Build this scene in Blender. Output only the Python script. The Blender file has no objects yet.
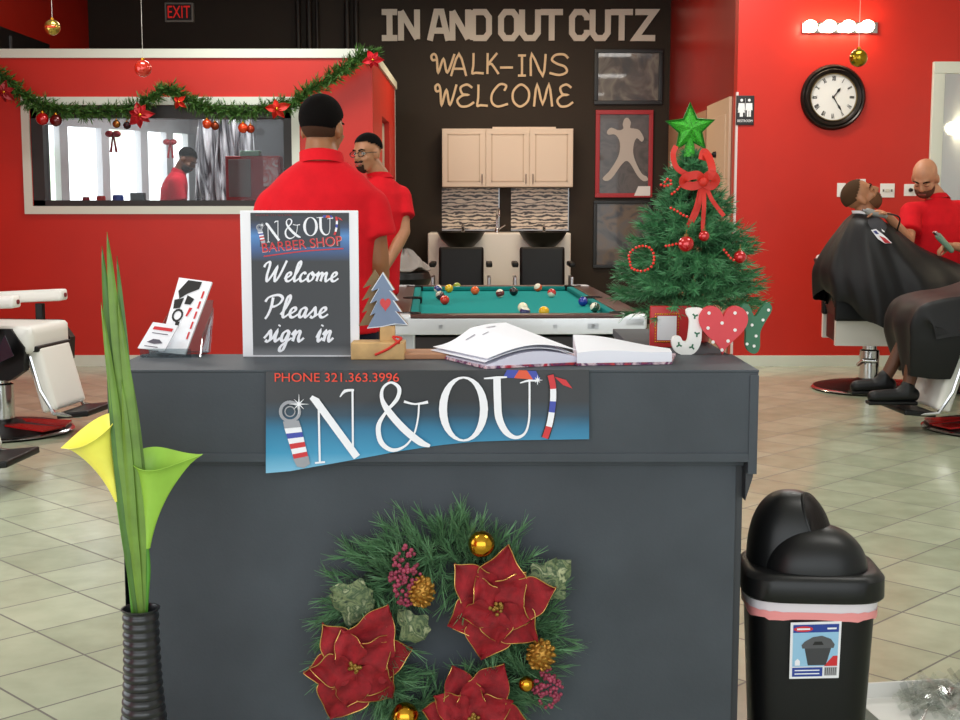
import bpy, bmesh, math, random
from mathutils import Vector, Matrix, Euler
from mathutils.bvhtree import BVHTree
random.seed(7)
SC = bpy.context.scene
COL = SC.collection
PI = math.pi
# ---------------------------------------------------------------- camera
FPX, CAMZ = 1322.0, 1.4
TH = math.atan(155.0 / FPX)
cam_data = bpy.data.cameras.new('camera')
cam = bpy.data.objects.new('camera', cam_data)
COL.objects.link(cam)
cam_data.sensor_width = 36.0
cam_data.lens = 36.0 * FPX / 960.0
cam_data.clip_start = 0.05
cam.location = (0, 0, CAMZ)
cam.rotation_euler = (PI / 2 - TH, 0, 0)
SC.camera = cam
# ---------------------------------------------------------------- world, exposure
SC.view_settings.view_transform = 'Standard'
SC.view_settings.look = 'None'
SC.view_settings.exposure = 0.0
SC.view_settings.gamma = 1.0
world = bpy.data.worlds.new('world')
SC.world = world
world.use_nodes = True
wbg = world.node_tree.nodes['Background']
wbg.inputs['Color'].default_value = (0.86, 0.93, 1.0, 1)
wbg.inputs['Strength'].default_value = 0.55


def area_light(name, loc, rot, sx, sy, power, color=(1, 1, 1)):
    d = bpy.data.lights.new(name, 'AREA')
    d.shape = 'RECTANGLE'
    d.size, d.size_y = sx, sy
    d.energy = power
    d.color = color
    o = bpy.data.objects.new(name, d)
    COL.objects.link(o)
    o.location = loc
    o.rotation_euler = rot
    return o


# daylight through the open shop front behind the camera, and through the side windows on the left
area_light('storefront_daylight', (-0.6, -1.9, 1.9), (PI / 2, 0, 0), 8.0, 3.2, 190, (0.92, 0.98, 1.0))
area_light('side_window_daylight', (-4.45, 4.0, 1.8), (PI / 2, 0, -PI / 2), 5.0, 2.2, 85, (0.92, 0.99, 1.0))
# ceiling lights out of view, added to light the deeper parts of the room
for yy, ee in ((3.0, 36), (7.0, 50), (10.4, 50)):
    area_light('ceiling_fill_light', (-1.8, yy, 3.7), (0, 0, 0), 1.2, 0.6, ee, (1.0, 1.0, 0.97))
    area_light('ceiling_fill_light', (2.0, yy, 3.7), (0, 0, 0), 1.2, 0.6, ee, (1.0, 0.98, 0.93))
area_light('ceiling_fill_light', (0.4, 13.4, 3.7), (0, 0, 0), 1.6, 0.5, 62, (1.0, 0.80, 0.56))  # warm unseen fill, tinted for the warm spot on the wall lettering

# ---------------------------------------------------------------- helpers
CT, ST = math.cos(TH), math.sin(TH)


def P(px, py, Y):
    """point at depth Y seen at photo pixel px, py"""
    u, v = (px - 480) / FPX, (360 - py) / FPX
    t = Y / (CT + v * ST)
    return Vector((t * u, Y, CAMZ + t * (-ST + v * CT)))


def PZ(px, py, z):
    u, v = (px - 480) / FPX, (360 - py) / FPX
    t = (z - CAMZ) / (-ST + v * CT)
    return Vector((t * u, t * (CT + v * ST), z))


def PX(px, py, X):
    u, v = (px - 480) / FPX, (360 - py) / FPX
    t = X / u
    return Vector((X, t * (CT + v * ST), CAMZ + t * (-ST + v * CT)))


def lin(c):
    r = []
    for x in c[:3]:
        x = x / 255.0
        r.append(x / 12.92 if x <= 0.04045 else ((x + 0.055) / 1.055) ** 2.4)
    return (r[0], r[1], r[2], 1.0)


MATS = {}


def mat(name, c, rough=0.6, metal=0.0, emit=0.0, var=0.0, vscale=8.0, bump=0.0, bscale=60.0, coat=0.0, spec=0.5, trans=0.0, sheen=0.0):
    if name in MATS:
        return MATS[name]
    m = bpy.data.materials.new(name)
    m.use_nodes = True
    nt = m.node_tree
    b = nt.nodes['Principled BSDF']
    col = lin(c)
    b.inputs['Base Color'].default_value = col
    b.inputs['Roughness'].default_value = rough
    b.inputs['Metallic'].default_value = metal
    b.inputs['Specular IOR Level'].default_value = spec
    if coat:
        b.inputs['Coat Weight'].default_value = coat
        b.inputs['Coat Roughness'].default_value = 0.1
    if trans:
        b.inputs['Transmission Weight'].default_value = trans
    if emit:
        b.inputs['Emission Color'].default_value = col
        b.inputs['Emission Strength'].default_value = emit
    if var or bump:
        tc = nt.nodes.new('ShaderNodeTexCoord')
    if var:
        nz = nt.nodes.new('ShaderNodeTexNoise')
        nz.inputs['Scale'].default_value = vscale
        nz.inputs['Detail'].default_value = 4
        nt.links.new(tc.outputs['Object'], nz.inputs['Vector'])
        rp = nt.nodes.new('ShaderNodeValToRGB')
        rp.color_ramp.elements[0].position = 0.3
        rp.color_ramp.elements[1].position = 0.7
        rp.color_ramp.elements[0].color = tuple(max(0, x * (1 - var)) for x in col[:3]) + (1,)
        rp.color_ramp.elements[1].color = tuple(min(1, x * (1 + var)) for x in col[:3]) + (1,)
        nt.links.new(nz.outputs['Fac'], rp.inputs['Fac'])
        nt.links.new(rp.outputs['Color'], b.inputs['Base Color'])
    if bump:
        n2 = nt.nodes.new('ShaderNodeTexNoise')
        n2.inputs['Scale'].default_value = bscale
        nt.links.new(tc.outputs['Object'], n2.inputs['Vector'])
        bp = nt.nodes.new('ShaderNodeBump')
        bp.inputs['Strength'].default_value = bump
        bp.inputs['Distance'].default_value = 0.004
        nt.links.new(n2.outputs['Fac'], bp.inputs['Height'])
        nt.links.new(bp.outputs['Normal'], b.inputs['Normal'])
    MATS[name] = m
    return m


def clear_mat(name, tint=(235, 240, 242), gloss=0.12):
    """thin clear pane: mostly transparent, part mirror-like reflection"""
    if name in MATS:
        return MATS[name]
    m = bpy.data.materials.new(name)
    m.use_nodes = True
    nt = m.node_tree
    nt.nodes.remove(nt.nodes['Principled BSDF'])
    out = nt.nodes['Material Output']
    t = nt.nodes.new('ShaderNodeBsdfTransparent')
    t.inputs['Color'].default_value = lin(tint)
    g = nt.nodes.new('ShaderNodeBsdfGlossy')
    g.inputs['Roughness'].default_value = 0.03
    mx = nt.nodes.new('ShaderNodeMixShader')
    mx.inputs['Fac'].default_value = gloss
    nt.links.new(t.outputs[0], mx.inputs[1])
    nt.links.new(g.outputs[0], mx.inputs[2])
    nt.links.new(mx.outputs[0], out.inputs['Surface'])
    MATS[name] = m
    return m


BASE = {}


def tag(o, label=None, cat=None, group=None, kind=None):
    if label:
        o['label'] = label
    if cat:
        o['category'] = cat
    if group:
        o['group'] = group
    if kind:
        o['kind'] = kind
    return o


def thing(name, loc, label, cat, group=None):
    o = bpy.data.objects.new(name, None)
    o.empty_display_size = 0.05
    COL.objects.link(o)
    o.location = loc
    BASE[o.name] = Vector(loc)
    return tag(o, label, cat, group)


def link_mesh(name, me, m, parent=None, angle=40):
    """vertices are in world space; the origin goes to the parent's base, or to the mesh's own foot"""
    if parent is not None:
        b = BASE[parent.name]
    elif len(me.vertices):
        xs = [v.co for v in me.vertices]
        b = Vector(((min(v.x for v in xs) + max(v.x for v in xs)) / 2, (min(v.y for v in xs) + max(v.y for v in xs)) / 2, min(v.z for v in xs)))
    else:
        b = Vector((0, 0, 0))
    me.transform(Matrix.Translation(-b))
    o = bpy.data.objects.new(name, me)
    COL.objects.link(o)
    BASE[o.name] = b.copy()
    if parent is not None:
        o.parent = parent
    else:
        o.location = b
    if m is not None:
        me.materials.clear()
        for mm in (m if isinstance(m, (list, tuple)) else [m]):
            me.materials.append(mm)
    if angle:
        for p in me.polygons:
            p.use_smooth = True
        try:
            me.set_sharp_from_angle(angle=math.radians(angle))
        except Exception:
            pass
    return o


class MB:
    def __init__(self):
        self.bm = bmesh.new()

    def face(self, pts, mi=0):
        vs = [self.bm.verts.new(p) for p in pts]
        try:
            f = self.bm.faces.new(vs)
            f.material_index = mi
            return f
        except Exception:
            return None

    def box(self, c, s, rot=None, bev=0.0):
        c = Vector(c)
        R = rot if isinstance(rot, Matrix) else (Euler(rot).to_matrix() if rot else Matrix.Identity(3))
        h = Vector(s) / 2
        vs = [self.bm.verts.new(c + R @ Vector((x * h.x, y * h.y, z * h.z))) for x in (-1, 1) for y in (-1, 1) for z in (-1, 1)]
        fs = []
        for q in ((0, 1, 3, 2), (4, 6, 7, 5), (0, 4, 5, 1), (2, 3, 7, 6), (0, 2, 6, 4), (1, 5, 7, 3)):
            fs.append(self.bm.faces.new([vs[i] for i in q]))
        if bev:
            es = list({e for f in fs for e in f.edges})
            bmesh.ops.bevel(self.bm, geom=es, offset=bev, segments=3, profile=0.7, affect='EDGES')
        return self

    def span(self, a, b, bev=0.0):
        a, b = Vector(a), Vector(b)
        return self.box((a + b) / 2, [abs(x) for x in (b - a)], None, bev)

    def loft(self, rings, cap=True):
        """rings: lists of points, all the same length, closed"""
        R = [[self.bm.verts.new(p) for p in r] for r in rings]
        n = len(R[0])
        for a, b in zip(R, R[1:]):
            for i in range(n):
                self.bm.faces.new((a[i], a[(i + 1) % n], b[(i + 1) % n], b[i]))
        if cap:
            self.bm.faces.new(list(reversed(R[0])))
            self.bm.faces.new(R[-1])
        return self

    def frame_ring(self, c, t, r, n, up=None, ry=None):
        t = Vector(t).normalized()
        up = Vector(up) if up else (Vector((0, 0, 1)) if abs(t.z) < 0.9 else Vector((0, 1, 0)))
        x = t.cross(up).normalized()
        y = x.cross(t).normalized()
        ry = r if ry is None else ry
        return [Vector(c) + x * (r * math.cos(2 * PI * i / n)) + y * (ry * math.sin(2 * PI * i / n)) for i in range(n)]

    def tube(self, pts, r, n=8, cap=True, closed=False):
        pts = [Vector(p) for p in pts]
        rs = r if isinstance(r, (list, tuple)) else [r] * len(pts)
        rings = []
        for i, p in enumerate(pts):
            if closed:
                t = pts[(i + 1) % len(pts)] - pts[i - 1]
            else:
                t = pts[min(i + 1, len(pts) - 1)] - pts[max(i - 1, 0)]
            if t.length < 1e-7:
                t = Vector((0, 0, 1))
            if i == 0:
                td = t.normalized()
                up = Vector((0, 0, 1)) if abs(td.z) < 0.9 else Vector((0, 1, 0))
            x = t.cross(up).normalized()
            up = x.cross(t).normalized()
            rings.append([p + x * (rs[i] * math.cos(2 * PI * k / n)) + up * (rs[i] * math.sin(2 * PI * k / n)) for k in range(n)])
        if closed:
            rings.append(rings[0])
            return self.loft(rings, False)
        return self.loft(rings, cap)

    def cap(self, p, q, r1, r2, n=12):
        """tapered capsule"""
        p, q = Vector(p), Vector(q)
        t = q - p
        if t.length < 1e-6:
            t = Vector((0, 0, 1e-5))
        t.normalize()
        pts, rs = [], []
        for k in range(4):
            a = k / 4 * PI / 2
            pts.append(p - t * (r1 * math.cos(a)))
            rs.append(max(r1 * math.sin(a), r1 * 0.04))
        pts.append(p)
        rs.append(r1)
        pts.append(q)
        rs.append(r2)
        for k in range(1, 5):
            a = k / 4 * PI / 2
            pts.append(q + t * (r2 * math.sin(a)))
            rs.append(max(r2 * math.cos(a), r2 * 0.04))
        return self.tube(pts, rs, n)

    def ball(self, c, r, rot=None, n=16, m=10, filt=None):
        c = Vector(c)
        r = Vector(r) if isinstance(r, (list, tuple, Vector)) else Vector((r, r, r))
        R = rot if rot is not None else Matrix.Identity(3)
        def pt(i, j):
            a, b = PI * j / m, 2 * PI * i / n
            return Vector((math.sin(a) * math.cos(b), math.sin(a) * math.sin(b), math.cos(a)))
        V = {}
        def v(i, j):
            k = (0, j) if j in (0, m) else (i % n, j)
            if k not in V:
                d = pt(*k)
                V[k] = self.bm.verts.new(c + R @ Vector((d.x * r.x, d.y * r.y, d.z * r.z)))
            return V[k]
        for j in range(m):
            for i in range(n):
                if filt:
                    d = (pt(i, j) + pt(i + 1, j) + pt(i, j + 1) + pt(i + 1, j + 1)) / 4
                    if not filt(d):
                        continue
                if j == 0:
                    self.bm.faces.new((v(0, 0), v(i, 1), v(i + 1, 1)))
                elif j == m - 1:
                    self.bm.faces.new((v(i, j), v(0, m), v(i + 1, j)))
                else:
                    self.bm.faces.new((v(i, j), v(i, j + 1), v(i + 1, j + 1), v(i + 1, j)))
        return self

    def lathe(self, prof, c, n=32, rot=None, sx=1.0, sy=1.0, cap=True):
        c = Vector(c)
        R = rot if rot is not None else Matrix.Identity(3)
        rings = []
        for r, z in prof:
            r = max(r, 1e-4)
            rings.append([c + R @ Vector((r * sx * math.cos(2 * PI * i / n), r * sy * math.sin(2 * PI * i / n), z)) for i in range(n)])
        if not cap:
            rings.append(rings[0])
        return self.loft(rings, cap)

    def prism(self, poly, o, ux, uy, depth, holes=None):
        """2-D outline on the plane o + ux*x + uy*y, thickened along -n"""
        o, ux, uy = Vector(o), Vector(ux), Vector(uy)
        nrm = ux.cross(uy).normalized()
        f = [self.bm.verts.new(o + ux * x + uy * y) for x, y in poly]
        b = [self.bm.verts.new(o + ux * x + uy * y - nrm * depth) for x, y in poly]
        n = len(poly)
        area = sum(poly[i][0] * poly[(i + 1) % n][1] - poly[(i + 1) % n][0] * poly[i][1] for i in range(n))
        fs = [self.bm.faces.new(f if area > 0 else list(reversed(f)))]
        if depth:
            fs.append(self.bm.faces.new(list(reversed(b)) if area > 0 else b))
            for i in range(n):
                j = (i + 1) % n
                self.bm.faces.new((f[j], f[i], b[i], b[j]) if area > 0 else (f[i], f[j], b[j], b[i]))
        return self

    def ribbon(self, pts, w, o, ux, uy, depth, closed=False, smooth=0):
        """a pen stroke of width w (number, list, or function of direction) on a plane, thickened"""
        pts = [Vector((p[0], p[1])) for p in pts]
        ws = w if isinstance(w, list) else None
        if smooth:
            pts, ws = catmull(pts, smooth, closed, ws)
        n = len(pts)
        o, ux, uy = Vector(o), Vector(ux), Vector(uy)
        nrm = ux.cross(uy).normalized()
        L, R = [], []
        for i, p in enumerate(pts):
            a = pts[i - 1] if (i > 0 or closed) else None
            c = pts[(i + 1) % n] if (i < n - 1 or closed) else None
            d1 = (p - a).normalized() if a is not None else (c - p).normalized()
            d2 = (c - p).normalized() if c is not None else d1
            t = d1 + d2
            if t.length < 1e-4:
                t = Vector((-d1.y, d1.x))
            t.normalize()
            nv = Vector((-t.y, t.x))
            k = 1 / max(0.45, nv.dot(Vector((-d1.y, d1.x))))
            ww = ws[i] if ws else (w(t) if callable(w) else w)
            L.append(p + nv * (ww * k / 2))
            R.append(p - nv * (ww * k / 2))
        # a stroke that crosses itself rises slightly along its length, so no two faces coincide
        ramp = (0.0008 if depth < 0.005 else 0.006) / max(1, n)
        def mk(q, dz, i):
            return self.bm.verts.new(o + ux * q.x + uy * q.y - nrm * (dz - ramp * i))
        lt, rt = [mk(q, 0, i) for i, q in enumerate(L)], [mk(q, 0, i) for i, q in enumerate(R)]
        m = n if closed else n - 1
        if depth:
            lb, rb = [mk(q, depth, i) for i, q in enumerate(L)], [mk(q, depth, i) for i, q in enumerate(R)]
        for i in range(m):
            j = (i + 1) % n
            self.bm.faces.new((rt[i], rt[j], lt[j], lt[i]))
            if depth:
                self.bm.faces.new((lt[i], lt[j], lb[j], lb[i]))
                self.bm.faces.new((rt[j], rt[i], rb[i], rb[j]))
                self.bm.faces.new((lb[i], lb[j], rb[j], rb[i]))
        if depth and not closed:
            self.bm.faces.new((lt[0], lb[0], rb[0], rt[0]))
            self.bm.faces.new((lt[-1], rt[-1], rb[-1], lb[-1]))
        return self

    def grid(self, fn, nu, nv, thick=0.0, cu=False):
        V = [[self.bm.verts.new(fn(i / nu, j / nv)) for j in range(nv + 1)] for i in range(nu + 1)]
        fs = []
        for i in range(nu):
            for j in range(nv):
                fs.append(self.bm.faces.new((V[i][j], V[i + 1][j], V[i + 1][j + 1], V[i][j + 1])))
        if thick:
            bmesh.ops.recalc_face_normals(self.bm, faces=fs)
            bmesh.ops.solidify(self.bm, geom=fs, thickness=thick)
        return self

    def build(self, name, m, parent=None, angle=40, fix=True):
        if fix:
            bmesh.ops.recalc_face_normals(self.bm, faces=self.bm.faces[:])
        me = bpy.data.meshes.new(name)
        self.bm.to_mesh(me)
        self.bm.free()
        return link_mesh(name, me, m, parent, angle)

    def melt(self, name, m, parent=None, voxel=0.01, it=3):
        """fuse all closed shapes into one continuous surface"""
        bmesh.ops.recalc_face_normals(self.bm, faces=self.bm.faces[:])
        me = bpy.data.meshes.new('raw')
        self.bm.to_mesh(me)
        self.bm.free()
        o = bpy.data.objects.new('raw', me)
        COL.objects.link(o)
        md = o.modifiers.new('r', 'REMESH')
        md.mode = 'VOXEL'
        md.voxel_size = voxel
        sm = o.modifiers.new('s', 'SMOOTH')
        sm.factor = 0.5
        sm.iterations = it
        dg = bpy.context.evaluated_depsgraph_get()
        dg.update()
        me2 = bpy.data.meshes.new_from_object(o.evaluated_get(dg))
        bpy.data.objects.remove(o)
        bpy.data.meshes.remove(me)
        return link_mesh(name, me2, m, parent, 180)


def catmull(pts, k=6, closed=False, ws=None):
    n = len(pts)
    out, wo = [], []
    seg = n if closed else n - 1
    g = (lambda i: pts[i % n]) if closed else (lambda i: pts[max(0, min(n - 1, i))])
    for i in range(seg):
        p0, p1, p2, p3 = g(i - 1), g(i), g(i + 1), g(i + 2)
        for s in range(k):
            t = s / k
            out.append(0.5 * ((2 * p1) + (p2 - p0) * t + (2 * p0 - 5 * p1 + 4 * p2 - p3) * t * t + (3 * p1 - p0 - 3 * p2 + p3) * t ** 3))
            if ws:
                wo.append(ws[i] * (1 - t) + ws[(i + 1) % n] * t)
    if not closed:
        out.append(pts[-1])
        if ws:
            wo.append(ws[-1])
    return out, (wo if ws else None)


def curve3(pts, k=8, closed=False):
    return catmull([Vector(p) for p in pts], k, closed)[0]


def text_mesh(name, body, size, o, ux, uy, m, parent, depth=0.001, width=None, squeeze=None):
    """plain sans lettering as a mesh; width = total width to fit"""
    cu = bpy.data.curves.new('t', 'FONT')
    cu.body = body
    cu.size = size
    cu.extrude = depth / 2
    ob = bpy.data.objects.new('t', cu)
    COL.objects.link(ob)
    dg = bpy.context.evaluated_depsgraph_get()
    dg.update()
    me = bpy.data.meshes.new_from_object(ob.evaluated_get(dg))
    bpy.data.objects.remove(ob)
    xs = [v.co.x for v in me.vertices]
    k = width / (max(xs) - min(xs)) if width else 1.0
    x0 = min(xs)
    ux, uy = Vector(ux).normalized(), Vector(uy).normalized()
    n = ux.cross(uy)
    for v in me.vertices:
        c = v.co.copy()
        v.co = Vector(o) + ux * ((c.x - x0) * k) + uy * c.y + n * c.z
    return link_mesh(name, me, m, parent, 0)


def copy_tree(o, loc=None, parent=None, **kw):
    c = o.copy()
    COL.objects.link(c)
    if parent is not None:
        c.parent = parent
    if loc is not None:
        c.location = loc
    for k, v in kw.items():
        c[k] = v
    for ch in list(o.children):
        copy_tree(ch, None, c)
    return c


XA, YA, ZA = Vector((1, 0, 0)), Vector((0, 1, 0)), Vector((0, 0, 1))
# ================================================================ materials
RED = mat('red_wall_paint', (196, 32, 12), 0.45, var=0.04, vscale=3, bump=0.15, bscale=90)
BLACKW = mat('black_brown_wall_paint', (52, 43, 34), 0.55, spec=0.25, var=0.08, vscale=2, bump=0.12, bscale=70)
WHITE = mat('white_trim_paint', (216, 222, 208), 0.45)
CEIL = mat('ceiling_white', (215, 212, 205), 0.9)
CHAR = mat('charcoal_counter_paint', (68, 73, 79), 0.6, spec=0.3, var=0.12, vscale=5, bump=0.1, bscale=120)
BLK = mat('black_plastic', (14, 14, 15), 0.42, spec=0.35)
BLKV = mat('black_vinyl', (10, 10, 11), 0.4, spec=0.3)
CHROME = mat('chrome', (210, 210, 212), 0.15, 1.0)
STEEL = mat('brushed_metal', (175, 175, 178), 0.35, 1.0)
CREAM = mat('cream_letter', (240, 214, 176), 0.6)
OFFW = mat('off_white_letter', (226, 222, 212), 0.6)
WVINYL = mat('white_vinyl', (236, 234, 228), 0.4)
PAPER = mat('white_paper', (240, 240, 244), 0.7)
SHIRT = mat('red_polo_fabric', (214, 22, 34), 0.85, var=0.08, vscale=14, bump=0.25, bscale=300, spec=0.2)
SHIRT2 = mat('dull_red_shirt_fabric', (176, 26, 44), 0.85, spec=0.2)
JEANS = mat('dark_navy_denim', (22, 24, 40), 0.85, spec=0.2)
DARKP = mat('black_trousers', (22, 22, 24), 0.8, spec=0.2)
SKIN = mat('tan_skin', (172, 118, 84), 0.5, var=0.06, vscale=25)
SKIN2 = mat('brown_skin', (150, 98, 62), 0.5, var=0.06, vscale=25)
SKIN3 = mat('light_tan_skin', (196, 138, 104), 0.5, var=0.06, vscale=25)
SKIN4 = mat('dark_brown_skin', (92, 56, 36), 0.5)
HAIR = mat('black_hair', (14, 11, 10), 0.9, spec=0.08, bump=0.4, bscale=400)
STUB = mat('dark_stubble', (92, 62, 48), 0.85, spec=0.1)
EYEW = mat('eye_white', (225, 220, 212), 0.3)
EYED = mat('eye_dark', (28, 20, 16), 0.2)
LIP = mat('lip', (150, 82, 72), 0.5)
GOLD = mat('gold_ornament', (205, 150, 45), 0.18, 1.0)
REDB = mat('glossy_red_ornament', (190, 14, 20), 0.12, 0.35, coat=0.8)
DREDB = mat('dark_red_ornament', (96, 10, 18), 0.15, 0.35, coat=0.8)
ORB = mat('orange_ornament', (214, 70, 22), 0.2, 0.4, coat=0.6)
GREENN = mat('pine_green', (38, 74, 44), 0.6, var=0.35, vscale=30)
GREENB = mat('bright_garland_green', (66, 108, 40), 0.6, var=0.35, vscale=30)
RIBBON = mat('bright_red_ribbon', (198, 34, 14), 0.6)
WOODM = mat('pale_raw_wood', (196, 158, 104), 0.65, var=0.15, vscale=30)
CLEAR = clear_mat('clear_acrylic', (228, 234, 236), 0.16)


def floor_material():
    m = bpy.data.materials.new('beige_diagonal_floor_tiles')
    m.use_nodes = True
    nt = m.node_tree
    b = nt.nodes['Principled BSDF']
    N = nt.nodes.new
    tc = N('ShaderNodeTexCoord')
    sp = N('ShaderNodeSeparateXYZ')
    nt.links.new(tc.outputs['Object'], sp.inputs[0])
    def math_(op, a, bb=None, c=None):
        n = N('ShaderNodeMath')
        n.operation = op
        for i, v in enumerate((a, bb, c)):
            if v is None:
                continue
            if isinstance(v, (int, float)):
                n.inputs[i].default_value = v
            else:
                nt.links.new(v, n.inputs[i])
        return n.outputs[0]
    r = 0.70710678
    u = math_('MULTIPLY', math_('ADD', sp.outputs['X'], sp.outputs['Y']), r)
    w = math_('MULTIPLY', math_('SUBTRACT', sp.outputs['Y'], sp.outputs['X']), r)
    us = math_('DIVIDE', math_('SUBTRACT', u, 1.640), 0.317)
    ws = math_('DIVIDE', math_('SUBTRACT', w, 1.789), 0.3205)
    def edge(v):
        fr = math_('FRACT', v)
        return math_('ABSOLUTE', math_('SUBTRACT', fr, 0.5))
    mx = math_('MAXIMUM', edge(us), edge(ws))
    gr = math_('GREATER_THAN', mx, 0.488)
    cell = N('ShaderNodeCombineXYZ')
    nt.links.new(math_('FLOOR', us), cell.inputs[0])
    nt.links.new(math_('FLOOR', ws), cell.inputs[1])
    wn = N('ShaderNodeTexWhiteNoise')
    nt.links.new(cell.outputs[0], wn.inputs['Vector'])
    nz = N('ShaderNodeTexNoise')
    nz.inputs['Scale'].default_value = 7
    nz.inputs['Detail'].default_value = 5
    nt.links.new(tc.outputs['Object'], nz.inputs['Vector'])
    f = math_('ADD', math_('MULTIPLY', wn.outputs['Value'], 0.35), math_('MULTIPLY', nz.outputs['Fac'], 0.65))
    rp = N('ShaderNodeValToRGB')
    rp.color_ramp.elements[0].color = lin((158, 166, 140))
    rp.color_ramp.elements[1].color = lin((190, 196, 170))
    rp.color_ramp.elements[0].position = 0.25
    rp.color_ramp.elements[1].position = 0.75
    nt.links.new(f, rp.inputs['Fac'])
    mix = N('ShaderNodeMix')
    mix.data_type = 'RGBA'
    nt.links.new(gr, mix.inputs[0])
    nt.links.new(rp.outputs['Color'], mix.inputs[6])
    mix.inputs[7].default_value = lin((104, 101, 92))
    nt.links.new(mix.outputs[2], b.inputs['Base Color'])
    nt.links.new(math_('ADD', math_('MULTIPLY', gr, 0.5), 0.19), b.inputs['Roughness'])
    bp = N('ShaderNodeBump')
    bp.inputs['Strength'].default_value = 0.35
    bp.inputs['Distance'].default_value = 0.004
    nt.links.new(math_('SUBTRACT', 1.0, gr), bp.inputs['Height'])
    nt.links.new(bp.outputs['Normal'], b.inputs['Normal'])
    return m


# ================================================================ room shell
YF, YB, XL, XR, ZC = 11.5, 15.6, -4.52, 4.9, 3.785   # red front walls, black back wall, sides, ceiling
XP = 2.2                                            # passage side wall on the right


def struct(name, mb, m, parent=None, angle=30):
    o = mb.build(name, m, parent, angle)
    if parent is None:
        o['kind'] = 'structure'
    return o


fl = MB().face([(XL - .3, -2.5, 0), (XR + .3, -2.5, 0), (XR + .3, YB + .3, 0), (XL - .3, YB + .3, 0)])
_m = MB()
_m.span((XL - .3, -2.5, -0.1), (XR + .3, YB + .3, 0))
me = bpy.data.meshes.new('floor')
bmesh.ops.recalc_face_normals(_m.bm, faces=_m.bm.faces[:])
_m.bm.to_mesh(me)
_m.bm.free()
me.materials.append(floor_material())
flo = bpy.data.objects.new('floor', me)
COL.objects.link(flo)
flo['kind'] = 'structure'
struct('ceiling', MB().span((XL - .3, -2.5, ZC), (XR + .3, YB + .3, ZC + .1)), CEIL)
# left side wall: red, with a run of side windows nearer the entrance and a dark transom above the booth
mb = MB().span((XL - .15, -2.5, 0), (XL, 1.2, ZC)).span((XL - .15, 6.8, 0), (XL, YB + .3, ZC))
mb.span((XL - .15, 1.2, 0), (XL, 6.8, 0.5)).span((XL - .15, 1.2, 3.0), (XL, 6.8, ZC))
struct('wall_left', mb, RED)
struct('wall_right', MB().span((XR, -2.5, 0), (XR + .15, YF + .2, ZC)), mat('off_white_wall', (206, 208, 204), .6))
struct('wall_back', MB().span((XL - .3, YB, 0), (XP + .2, YB + .15, ZC)), BLACKW)
struct('wall_clock', MB().span((XP, YF, 0), (XR + .3, YF + .15, ZC)), RED)
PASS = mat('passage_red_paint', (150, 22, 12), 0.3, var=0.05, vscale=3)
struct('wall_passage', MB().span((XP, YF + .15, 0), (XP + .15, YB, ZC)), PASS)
CB = mat('white_corner_bead', (222, 206, 204), 0.4)
_a = P(733.5, 300, YF)
struct('trim_2', MB().span((XP - .006, YF - .004, .1), (XP + .012, YF + .03, 2.36)), CB)
struct('baseboard_right', MB().span((XP, YF - .018, 0), (XR, YF, .092)), WHITE)
# restroom door on the passage wall
DOORP = mat('beige_door_paint', (206, 178, 150), 0.5)
d = MB().span((XP - .025, YF + .22, 0.01), (XP - .002, YF + 1.36, 2.34)).build('door_1', DOORP)
d['kind'] = 'structure'
MB().span((XP - .032, YF + .36, .25), (XP - .02, YF + 1.22, 1.05), .004).span((XP - .032, YF + .36, 1.2), (XP - .02, YF + 1.22, 2.2), .004).build('door_panel', DOORP, d)
MB().cap((XP - .03, YF + .8, 1.86), (XP - .045, YF + .8, 1.86), .03, .028).build('door_knob', BLKV, d)
d = MB().span((XP - .025, YF + 1.42, 0.01), (XP - .002, YB - .15, 2.31)).build('door_2', mat('tan_door_paint', (170, 132, 104), 0.5))
d['kind'] = 'structure'
MB().span((XP - .04, YB - .5, 1.75), (XP - .02, YB - .4, 2.0), .004).build('switch_plate', WVINYL, d)

d = MB().span((XL, 11.9, 2.0), (XL + .04, 14.05, 3.06), .004).build('window_3', mat('dark_transom', (24, 22, 22), .4))
d['kind'] = 'structure'
MB().span((XL + .03, 12.85, 2.1), (XL + .05, 12.9, 3.0)).build('transom_bar', mat('grey_bar', (96, 94, 96), .5), d)
# pipes on the back wall (dark, thin)
for i, (px, r) in enumerate(((298, .03), (309, .035), (317, .022), (347, .035), (356, .03))):
    p = P(px, 20, YB - .06)
    o = MB().tube([(p.x, p.y, 2.6), (p.x, p.y, ZC)], r, 10).build('pipe', mat('black_pipe_paint', (30, 27, 25), .5))
    tag(o, ['first', 'second', 'third', 'fourth', 'fifth'][i] + ' from the left of five dark vertical pipes above the booth', 'pipe', 'pipes on the black wall')

# ---------------------------------------------------------------- booth
BT = P(200, 49, YF).z          # top of booth
BXR = P(372, 49, YF).x         # right front corner
YBB = 14.5
wx0, wx1 = P(23, 150, YF).x, P(300, 150, YF).x
wz0, wz1 = P(160, 214, YF).z, P(160, 97, YF).z
fw = .068
ox0, ox1, oz0, oz1 = wx0 + fw, wx1 - fw, wz0 + fw, wz1 - fw
mb = MB()
T = .18
mb.span((XL, YF, 0), (ox0, YF + T, BT - .06)).span((ox1, YF, 0), (BXR, YF + T, BT - .06))
mb.span((ox0, YF, 0), (ox1, YF + T, oz0)).span((ox0, YF, oz1), (ox1, YF + T, BT - .06))
struct('wall_booth', mb, RED)
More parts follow.
